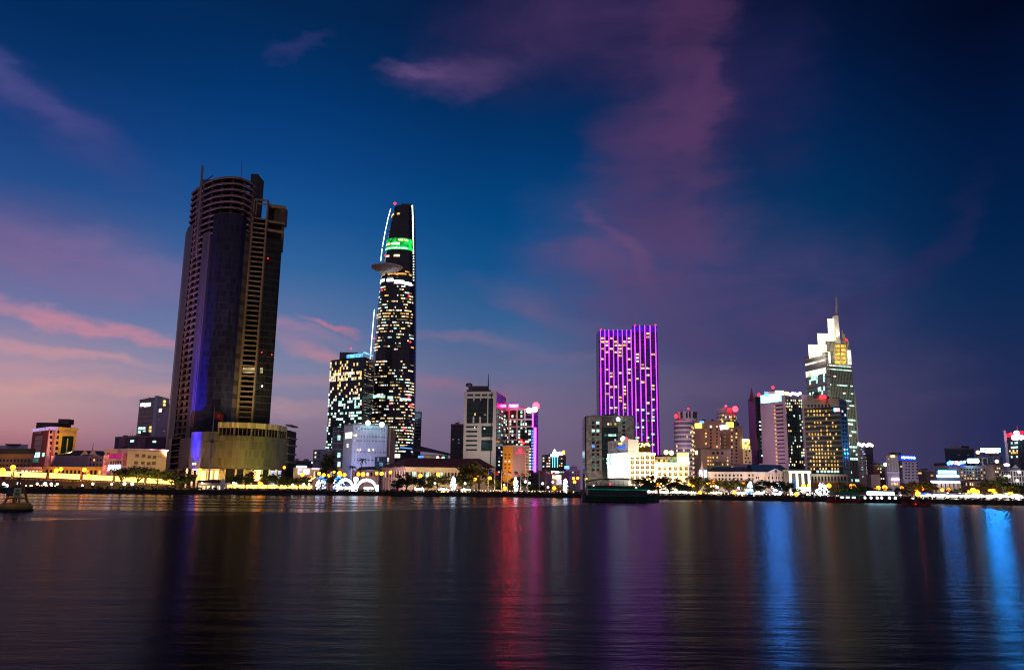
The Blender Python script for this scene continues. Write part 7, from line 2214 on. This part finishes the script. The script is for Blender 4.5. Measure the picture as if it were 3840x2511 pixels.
m = MB(); m.lathe((x2, Y2, GZ), [(.55, .5), (1.0, 1.6), (1.05, 2.6), (.7, 3.6), (.35, 4.1), (.01, 4.3)], 12, MT('white sculpture stone', (.75, .72, .7), .5, .08)); m.build('figure', root)

# ================================================================== BOATS, BUOY, PIER
GRN = MT('dark green boat paint', (.02, .06, .036), .5, .25)
GRN2 = MT('green awning cloth', (.015, .05, .03), .8, .2)
Yf = 232.0
xa, xc = P(2186, 1870, Yf).x, P(2478, 1870, Yf).x
root = thing('ferry_boat', ((xa + xc) / 2, Yf, 0), 'long dark green passenger ferry with two decks in front of the grey tower', 'ferry')
Lf = xc - xa; cx = (xa + xc) / 2
m = MB(); st = [(-.5, .45, 1.9), (-.46, .8, 1.6), (-.2, 1, 1.45), (.25, 1, 1.5), (.42, .75, 1.9), (.5, .12, 2.5)]
for (u0, w0, h0), (u1, w1, h1) in zip(st[:-1], st[1:]):
    p = lambda u, w, z, s, bt: (cx + u * Lf, Yf + 3.2 + s * 3.2 * w * bt, z)
    for s in (-1, 1): m.face([p(u0, w0, -.3, s, .75), p(u1, w1, -.3, s, .75), p(u1, w1, h1, s, 1), p(u0, w0, h0, s, 1)][::(1 if s < 0 else -1)], GRN)
    m.face([p(u0, w0, h0 - .15, -1, 1), p(u1, w1, h1 - .15, -1, 1), p(u1, w1, h1 - .15, 1, 1), p(u0, w0, h0 - .15, 1, 1)], GRN)
m.face([(cx - .5 * Lf, Yf + 3.2 - 1.44 * .75, -.3), (cx - .5 * Lf, Yf + 3.2 - 1.44, 1.9), (cx - .5 * Lf, Yf + 3.2 + 1.44, 1.9), (cx - .5 * Lf, Yf + 3.2 + 1.08, -.3)], GRN)
m.build('hull', root)
m = MB(); m.box(cx - .43 * Lf, cx + .33 * Lf, Yf + .8, Yf + 5.6, 1.4, 3.5, GRN); cab = m.build('cabin', root)
for k in range(13):
    u = cx - .41 * Lf + k * .057 * Lf; m = MB(); m.box(u, u + .04 * Lf, Yf + .7, Yf + .85, 2.1, 3.0, GLASSG); m.build('window', cab)
m = MB(); m.box(cx - .46 * Lf, cx + .38 * Lf, Yf + .2, Yf + 6.2, 3.5, 3.72, GRN); m.build('upper_deck', root)
m = MB(); m.box(cx - .45 * Lf, cx + .37 * Lf, Yf + .1, Yf + .2, 3.34, 3.5, EM('teal deck light', (.02, .42, .36), .45, .5)); m.build('deck_light', root)
for k in range(15):
    u = cx - .44 * Lf + k * .058 * Lf; m = MB(); m.tube((u, Yf + .4, 3.7), (u, Yf + .4, 5.6), .06, .06, GRN, 5); m.build('awning_post', root)
m = MB(); m.box(cx - .44 * Lf, cx + .36 * Lf, Yf + .35, Yf + .45, 3.7, 4.55, GRN2); m.build('deck_screen', root)
m = MB()
for (u0, z0), (u1, z1) in zip(((-.47, 5.4), (-.3, 6.1), (0, 6.4), (.25, 6.0)), ((-.3, 6.1), (0, 6.4), (.25, 6.0), (.4, 5.3))):
    m.box8([(cx + u0 * Lf, Yf, z0), (cx + u1 * Lf, Yf, z1), (cx + u1 * Lf, Yf + 6.4, z1), (cx + u0 * Lf, Yf + 6.4, z0), (cx + u0 * Lf, Yf + .6, z0 + .3), (cx + u1 * Lf, Yf + .6, z1 + .3), (cx + u1 * Lf, Yf + 5.8, z1 + .3), (cx + u0 * Lf, Yf + 5.8, z0 + .3)], GRN2)
m.build('awning', root)
m = MB()
for zz in (4.75, 5.0): m.tube((cx - .44 * Lf, Yf + .4, zz), (cx + .36 * Lf, Yf + .4, zz), .035, .035, STEEL, 5)
m.build('handrail', root)
m = MB(); m.tube((cx + .1 * Lf, Yf + 3, 6.4), (cx + .1 * Lf, Yf + 3, 9.0), .06, .04, STEEL, 5); m.build('mast', root)
for px, py, mm, nm in ((2200, 1793, SODIUM, 'orange_lamp'), (2288, 1814, RED, 'red_lamp'), (2226, 1819, PARKW, 'white_lamp'), (2386, 1827, PARKW, 'white_lamp')):
    q = P(px, py, Yf - .1); m = MB(); m.ball(q, .2, mm, 8, 5); m.build(nm, root)
# green roofed tour boat by the pier
Yb = 272.0
xa, xc = P(3106, 1872, Yb).x, P(3230, 1876, Yb).x
Lb = xc - xa; cx = (xa + xc) / 2
root = thing('tour_boat', (cx, Yb, 0), 'low tour boat with peaked green roof and red hull moored left of the pier', 'boat')
RH = MT('red hull paint', (.22, .02, .02), .5, .2)
m = MB()
for (u0, w0, h0), (u1, w1, h1) in zip(((-.5, .1, 1.9), (-.35, .8, 1.2), (.3, 1, 1.0)), ((-.35, .8, 1.2), (.3, 1, 1.0), (.5, .6, 1.5))):
    p = lambda u, w, z, s, bt: (cx + u * Lb, Yb + 1.6 + s * 1.6 * w * bt, z)
    for s in (-1, 1): m.face([p(u0, w0, -.2, s, .7), p(u1, w1, -.2, s, .7), p(u1, w1, h1, s, 1), p(u0, w0, h0, s, 1)][::(1 if s < 0 else -1)], RH)
    m.face([p(u0, w0, h0 - .1, -1, 1), p(u1, w1, h1 - .1, -1, 1), p(u1, w1, h1 - .1, 1, 1), p(u0, w0, h0 - .1, 1, 1)], RH)
m.build('hull', root)
m = MB(); a0, a1 = cx - .3 * Lb, cx + .48 * Lb
m.face([(a0, Yb - .1, 2.5), (a1, Yb - .1, 2.5), (a1 - .4, Yb + 1.6, 3.6), (a0 + 1.6, Yb + 1.6, 3.8)], MT('bright green roof', (.02, .16, .07), .7)); m.face([(a1, Yb + 3.3, 2.5), (a0, Yb + 3.3, 2.5), (a0 + 1.6, Yb + 1.6, 3.8), (a1 - .4, Yb + 1.6, 3.6)], MT('bright green roof', (.02, .16, .07))); m.face([(a0, Yb + 3.3, 2.5), (a0, Yb - .1, 2.5), (a0 + 1.6, Yb + 1.6, 3.8)], MT('bright green roof', (.02, .16, .07))); m.build('roof', root)
for k in range(6): u = a0 + .3 + k * (a1 - a0 - .6) / 5; m = MB(); m.tube((u, Yb + .1, .9), (u, Yb + .1, 2.5), .06, .06, WHITE, 5); m.build('roof_post', root)
for k in range(3): u = a0 + 2.2 + k * 2.0; m = MB(); m.box(u, u + 1.2, Yb + .9, Yb + 1.0, 1.5, 2.1, EM('cabin pane', (.7, .9, .9), 2, .3)); m.build('lit_window', root)
q = P(3148, 1822, Yb); m = MB(); m.tube((P(3154, 1850, Yb).x, Yb + 1, 2.5), (q.x, Yb + 1, P(3150, 1812, Yb).z), .07, .04, WHITE, 5); m.build('mast', root)
# small reddish sampan
q = P(3434, 1878, 225); root = thing('sampan', (q.x, 225, 0), 'small dim red sampan drifting off the quay with one red lamp', 'boat')
m = MB()
for (u0, w0, h0), (u1, w1, h1) in zip(((-4, .05, 1.3), (-2, .8, .6)), ((-2, .8, .6), (4, .3, 1.1))):
    for s in (-1, 1): m.face([(q.x + u0, 225 + s * w0 * .7, -.1), (q.x + u1, 225 + s * w1 * .7, -.1), (q.x + u1, 225 + s * w1, h1), (q.x + u0, 225 + s * w0, h0)][::(1 if s < 0 else -1)], RH)
m.face([(q.x - 4, 225, 1.2), (q.x - 2, 224.2, .5), (q.x + 4, 224.7, 1), (q.x + 4, 225.3, 1), (q.x - 2, 225.8, .5)], RH); m.build('hull', root)
m = MB(); m.lathe((q.x, 225, .5), [(1.1, 0), (1.0, .8), (.01, 1.25)], 10, MT('reed cover', (.12, .05, .02), .9)); m.build('cabin_cover', root)
m = MB(); m.ball((q.x - .6, 224, .5), .12, RED, 6, 4); m.build('lamp', root)
# buoy
Yq = 98.0
c0 = P(57, 1910, Yq); cx = c0.x
root = thing('marker_buoy', (cx, Yq, 0), 'yellow lattice marker buoy with square signboards floating in the near water', 'buoy')
YB = MT('weathered yellow paint', (.34, .22, .03), .7, .4, 1.5)
m = MB(); m.lathe((cx, Yq, 0), [(1.2, -.5), (1.75, -.1), (1.85, .55), (1.55, .95), (.01, 1.0)], 18, YB); m.build('float', root)
m = MB(); m.lathe((cx, Yq, 0), [(1.86, .0), (1.95, .05), (1.95, .25), (1.86, .3)], 18, MT('rubber fender', (.02, .02, .02), .9)); m.build('fender', root)
zt_ = 2.5
for k in range(4):
    w = math.pi / 4 + k * math.pi / 2; m = MB(); m.tube((cx + 1.35 * math.cos(w), Yq + 1.35 * math.sin(w), .6), (cx + .62 * math.cos(w), Yq + .62 * math.sin(w), zt_ + .2), .15, .12, YB, 6); m.build('leg', root)
for z, r in ((1.55, .98), (2.25, .72)):
    m = MB()
    for k in range(4): w, w2 = math.pi / 4 + k * math.pi / 2, math.pi / 4 + (k + 1) * math.pi / 2; m.tube((cx + r * math.cos(w), Yq + r * math.sin(w), z), (cx + r * math.cos(w2), Yq + r * math.sin(w2), z), .1, .1, YB, 5)
    m.build('brace_ring', root)
for x0, x1, mt, nm in ((.02, .92, MT('pale green board', (.42, .55, .28), .6), 'signboard'), (-.85, -.05, MT('dark board', (.03, .035, .05), .6), 'signboard')):
    m = MB(); m.box(cx + x0, cx + x1, Yq - .78, Yq - .72, 1.75, 2.75, mt); bd = m.build(nm, root)
    if x0 > 0:
        F = face_of((cx + x0, Yq - .79), (cx + x1, Yq - .79)); DK = MT('dark green lettering', (.02, .08, .03), .6)
        text_mesh('lettering', '26', F, .3, .62, 2.38, 2.58, 0, DK, bd); text_mesh('lettering', 'SG', F, .2, .7, 1.92, 2.2, 0, DK, bd)
m = MB(); m.tube((cx - .05, Yq, .6), (cx + .1, Yq, 4.2), .08, .05, STEEL, 6); m.build('mast', root)
m = MB(); m.lathe((cx + .1, Yq, 4.2), [(.14, 0), (.14, .22), (.05, .3), (.01, .3)], 8, STEEL); m.build('lantern', root)
m = MB(); m.tube((cx + .05, Yq, 2.8), (cx + .08, Yq, 3.9), .16, .1, MT('radar reflector', (.09, .06, .02), .7), 6); m.build('radar_reflector', root)
# lit pier pavilion
Yp = 281.0
xa, xc = P(3232, 1860, Yp).x, P(3366, 1860, Yp).x
zr = P(3300, 1850, Yp).z
root = thing('pier_pavilion', ((xa + xc) / 2, Yp, GZ), 'white river pier pavilion with glowing blue white roof band and splayed pillars', 'pier')
m = MB(); m.box(xa - 3, xc + 3, Yp - 1, Yp + 9, GZ - .9, GZ - .1, QUAY); m.build('deck', root)
for x0 in range(int(xa) - 2, int(xc) + 3, 4): m = MB(); m.tube((x0, Yp, -1), (x0, Yp, GZ - .9), .3, .3, QUAY, 6); m.build('pile', root)
PW = MT('white pier paint', (.75, .75, .75), .5, .06)
m = MB(); m.prism([(xa - 5, Yp - .6), (xc + 3, Yp - .6), (xc + 3, Yp + 8), (xa - 3, Yp + 8)], zr - .75, zr - .5, PW); m.build('eave', root)
m = MB(); q0, q1 = P(3253, 1849, Yp), P(3351, 1852, Yp); m.tube((q0.x, Yp, zr + .1), (q1.x, Yp, zr + .1), .62, .62, EM('pier band light', (.35, .8, 1), 13), 10); m.build('roof_light', root)
for px in (3242, 3265, 3288, 3305, 3334, 3356):
    q = P(px, 1870, Yp); m = MB(); m.lathe((q.x, Yp, 0), [(.55, GZ - .1), (.3, GZ + .9), (.16, zr - 1.4), (.22, zr - .7)], 8, PW); m.build('pillar', root)
    m = MB(); m.ball((q.x, Yp - .5, GZ + .3), .38, EM('pillar foot lamp', (1, .9, .85), 6), 8, 5); m.build('foot_lamp', root)
m = MB(); m.box(xa, xc, Yp + 6, Yp + 6.3, GZ, zr - 1, CW('pier glass', (.05, .12, .15), (.2, .25, .28), 3, 1.5, .1, .1)); m.build('glass_wall', root)

# ================================================================== STALLS AND MARQUEES ON THE RIGHT
LANT = EM('stall lantern', (1.0, .82, .62), 6)
SL = EM('stall back light', (1.0, .85, .7), 1.8, .5, True, .6)


def stall(px, w, off, top, roofm, lb, grp, back=SL, lamps=4, cat='market stall', name='market_stall'):
    x, Y = bank(px, off)
    wm = w / F_PX * Y / 2
    zt = P(px, top, Y).z
    ze = max(GZ + 1.9, zt - 1.3)
    root = thing(name, (x, Y, GZ), lb, cat, grp)
    m = MB(); a = [(x - wm, Y), (x + wm, Y), (x + wm, Y + 3), (x - wm, Y + 3)]
    for i in range(4): j = (i + 1) % 4; m.face([(*a[i], ze), (*a[j], ze), (x, Y + 1.5, max(zt, ze + .5))], roofm)
    for i in range(4): j = (i + 1) % 4; m.face([(*a[i], ze - .3), (*a[j], ze - .3), (*a[j], ze), (*a[i], ze)], roofm)
    m.build('canopy', root)
    for (qx, qy) in a: m = MB(); m.tube((qx, qy, GZ), (qx, qy, ze), .05, .05, STEEL, 5); m.build('post', root)
    m = MB(); m.box(x - wm * .8, x + wm * .8, Y + .3, Y + .9, GZ, GZ + .85, WHITE); m.build('counter', root)
    m = MB(); m.box(x - wm * .9, x + wm * .9, Y + 2.7, Y + 2.8, GZ, ze - .2, back); m.build('lit_backdrop', root)
    rr = random.Random(int(px))
    for k in range(lamps):
        m = MB(); m.ball((x + wm * (-.85 + 1.7 * (k + .5) / lamps), Y - .1, ze - rr.uniform(.2, .7)), rr.uniform(.24, .4), LANT if rr.random() < .8 else COOLW, 8, 5); m.build('lantern', root)
    return root


sp = [(3518, 44, 8, 1856, 'pale green'), (3548, 50, 10, 1851, 'white'), (3584, 56, 9, 1852, 'white'), (3622, 60, 8, 1853, 'white'), (3662, 60, 8, 1854, 'white'), (3712, 44, 9, 1862, 'pale green'), (3744, 44, 8, 1862, 'white'), (3776, 44, 9, 1864, 'white'), (3810, 44, 8, 1866, 'white')]
PG = MT('pale green canvas', (.35, .45, .35), .8, .1)
zl_ = zone_labels([s[0] for s in sp], 'lantern lit food stall')
for i, (px, w, off, top, c) in enumerate(sp): stall(px, w, off, top, PG if c == 'pale green' else AWN, f'{c} canopied ' + zl_[i], 'lantern lit food stalls', lamps=6)
sp = [(2446, 40, 8, 1838, 'peach'), (2492, 34, 9, 1846, 'dark'), (2534, 34, 9, 1846, 'dark'), (2562, 34, 9, 1848, 'dark'), (2596, 30, 9, 1848, 'dark'), (2690, 44, 9, 1842, 'dark'), (2780, 40, 9, 1846, 'dark'), (2850, 40, 9, 1852, 'dark'), (3040, 40, 9, 1858, 'dark'), (1660, 44, 9, 1838, 'dark'), (1570, 40, 8, 1838, 'dark'), (1745, 40, 9, 1840, 'dark'), (1300, 40, 12, 1834, 'white'), (1380, 40, 12, 1834, 'white'), (3480, 34, 6, 1854, 'blue')]
zl_ = zone_labels([s[0] for s in sp], 'lit stall')
DKC = MT('dark canvas', (.03, .035, .03), .8, .2); BLC = EM('blue lit canopy', (.02, .15, .8), 1.6, .3); PEC = MT('peach canvas', (.7, .42, .3), .8, .1)
for i, (px, w, off, top, c) in enumerate(sp): stall(px, w, off, top, {'dark': DKC, 'white': AWN, 'blue': BLC, 'peach': PEC}[c], f'{c} roofed ' + zl_[i], 'small stalls under the trees', lamps=4)
# lanterns hung in the hotel trees
hp = [(2425 + k * 9.5 + rr.uniform(-4, 4), 1792 + rr.uniform(0, 34)) for k in range(16)] + [(1160 + k * 5, 1786 + rr.uniform(0, 22)) for k in range(5)] + [(2666, 1822), (2676, 1821), (2684, 1820), (2894, 1822), (2903, 1815)]
zl_ = zone_labels([h[0] for h in hp], 'warm lantern hung in a tree')
for i, (px, py) in enumerate(hp):
    x, Y = bank(px, 11); q = P(px, py, Y)
    root = thing('hanging_lantern', (q.x, q.y, q.z), zl_[i], 'lantern', 'lanterns hung in the quay trees')
    m = MB(); m.ball(q, .3, EM('warm lantern paper', (1, .6, .2), 5), 8, 5); m.build('shade', root)
    m = MB(); m.tube((q.x, q.y, q.z + .28), (q.x, q.y, q.z + 1.2), .02, .02, STEEL, 4); m.build('cord', root)

# ================================================================== SPOTS WITHOUT FIXTURES: floods read off lit facades, plus added fill spots


def flood(px, py, Y, tx, ty, TY, watts, col, ang=70, blend=.8, name='flood_fill_spot'):
    l = bpy.data.lights.new(name, 'SPOT'); l.energy = watts; l.color = col; l.spot_size = math.radians(ang); l.spot_blend = blend; l.shadow_soft_size = .5
    o = bpy.data.objects.new(name, l); COL.objects.link(o)
    a = P(px, py, Y); a.z = max(a.z, GZ + .6); t = P(tx, ty, TY)
    o.location = a; o.rotation_euler = (t - a).to_track_quat('-Z', 'Y').to_euler()
    return o


# hotel
for px in (2375, 2420, 2460): flood(px, 1815, 408, px, 1735, 428, 15000, (1, .78, .5), 120)
for px in (2480, 2530, 2575): flood(px, 1822, 410, px, 1765, 432, 15000, (1, .74, .45), 120)
flood(2320, 1815, 400, 2320, 1690, 430, 18000, (.9, 1, .95), 90)
# podium and entrance
flood(790, 1800, 388, 800, 1760, 402, 6000, (1, .55, .14), 130, 1)
for px in (830, 880, 930, 980): flood(px, 1805, 362, px, 1700, 404, 18000, (1, .66, .2), 100, 1)
flood(700, 1800, 395, 690, 1720, 410, 22000, (1, .55, .4), 110)
flood(1010, 1805, 388, 1030, 1690, 412, 12000, (.5, 1, .25), 90)
# added blue spots stand in for reflected neon, added pink ones for sky light
for ty, TY, pw, an, sx in ((1560, 421, 1500000, 56, .16), (1330, 421, 1100000, 44, .20), (1700, 408, 200000, 40, .3)):
    fo = flood(728, 1800, 384, 738 + (1700 - ty) * .03, ty, TY, pw, (.012, .012, 1), an, 1)
    fo.scale = (sx, 1, 1)
flood(640, 1750, 385, 690, 1250, 434, 130000, (1, .45, .42), 60, 1); flood(560, 1760, 380, 690, 900, 434, 420000, (.8, .5, .9), 40, 1)
flood(935, 1572, 409, 945, 1330, 434, 70000, (1, .70, .30), 110, 1)
flood(800, 1580, 380, 860, 720, 420, 260000, (.8, .5, .55), 50, 1)
# spots added to light the tree crowns, apart from the built park lamps
for px, w_, c_ in ((455, 5000, (1, .7, .18)), (520, 7000, (1, .75, .2)), (590, 7000, (1, .75, .2)), (650, 5000, (1, .6, .15)), (720, 5000, (1, .6, .15)), (905, 4000, (1, .6, .15)), (1010, 5000, (1, .6, .15)), (1100, 4000, (1, .6, .15)), (1250, 6000, (1, .5, .2)), (1640, 6000, (1, .7, .1)), (1700, 4000, (.8, .8, .3)), (1765, 7000, (1, .7, .1)), (1810, 9000, (1, .75, .25)), (1880, 5000, (1, .75, .25)), (1960, 4000, (.8, .9, .3)), (2100, 3500, (1, .5, .1)), (2625, 8000, (.9, .9, .25)), (2690, 5000, (1, .7, .2)), (2780, 5000, (1, .7, .2)), (3140, 4000, (1, .5, .1)), (3190, 4000, (.5, .9, .4)), (3430, 5000, (1, .5, .12)), (3470, 5000, (1, .5, .12)), (3648, 5000, (1, .75, .4)), (3740, 4000, (1, .8, .4)), (3800, 4000, (1, .7, .3))):
    xx, yy = bank(px, 4)
    flood(px, 1842, yy, px, 1795, yy + 18, w_, c_, 100, 1)
# red roofed hall, white slab, slotted tower, colonial, mauve, balcony hotel, gateway blocks
for px in (1450, 1490): flood(px, 1805, 392, px, 1765, 412, 5000, (1, .75, .75), 110)
for px in (1560, 1640, 1720): flood(px, 1805, 388, px, 1760, 404, 5000, (1, .7, .35), 120)
flood(1300, 1800, 440, 1330, 1680, 474, 34000, (.55, .6, 1), 100, 1)
flood(1800, 1795, 505, 1800, 1560, 560, 90000, (1, .85, .75), 80, 1)
for px in (2690, 2770): flood(px, 1815, 404, px, 1785, 418, 5500, (1, .75, .6), 120)
for px in (2860, 2930): flood(px, 1822, 402, px, 1785, 416, 5500, (1, .75, .65), 120)
flood(2900, 1790, 450, 2890, 1600, 502, 60000, (1, .6, .85), 90, 1)
flood(3090, 1800, 446, 3080, 1600, 482, 16000, (.95, .95, .7), 100, 1)
flood(1905, 1800, 450, 1905, 1720, 472, 16000, (1, .6, .2), 80); flood(1952, 1800, 445, 1950, 1720, 472, 9000, (1, .6, .6), 90)
flood(2230, 1800, 480, 2230, 1680, 520, 22000, (1, .85, .65), 90, 1)
flood(2650, 1790, 455, 2660, 1680, 490, 16000, (1, .6, .42), 100, 1)
flood(3548, 1850, 400, 3548, 1820, 421, 9000, (1, .75, .6), 110); flood(3400, 1830, 500, 3405, 1760, 532, 18000, (.85, .75, 1), 100); flood(3680, 1840, 480, 3660, 1770, 530, 14000, (1, .8, .7), 100)
flood(3820, 1850, 440, 3820, 1790, 462, 14000, (1, .9, .9), 110)
# the stepped tower's crown
flood(3060, 1330, 740, 3100, 1300, 760, 30000, (1, .9, .7), 100); flood(3144, 1285, 752, 3140, 1200, 758, 26000, (1, .85, .6), 50); flood(3175, 1372, 742, 3165, 1320, 758, 16000, (1, .75, .35), 90)
flood(3170, 1800, 700, 3160, 1550, 760, 420000, (.9, 1, .75), 60, 1)
flood(2575, 1790, 560, 2575, 1640, 620, 160000, (1, .8, .95), 80, 1); flood(2735, 1790, 520, 2735, 1640, 556, 40000, (1, .6, .4), 90, 1)  # spots added to brighten the round tower and the blocks beside it
# left street: spots added to boost the sodium light on the fronts
flood(262, 1694, 434, 240, 1655, 456, 20000, (1, .66, .22), 130, 1); flood(160, 1694, 428, 155, 1660, 456, 16000, (1, .42, .28), 130, 1)
flood(540, 1800, 350, 550, 1720, 388, 16000, (1, .72, .35), 100, 1); flood(430, 1800, 355, 435, 1720, 390, 9000, (1, .6, .65), 90, 1)
flood(300, 1790, 366, 300, 1760, 386, 16000, (1, .48, .12), 130, 1); flood(90, 1785, 366, 80, 1760, 388, 16000, (1, .48, .14), 130, 1); flood(20, 1760, 395, 10, 1725, 415, 12000, (1, .5, .15), 120, 1); flood(190, 1780, 366, 195, 1755, 388, 14000, (1, .48, .12), 130, 1)
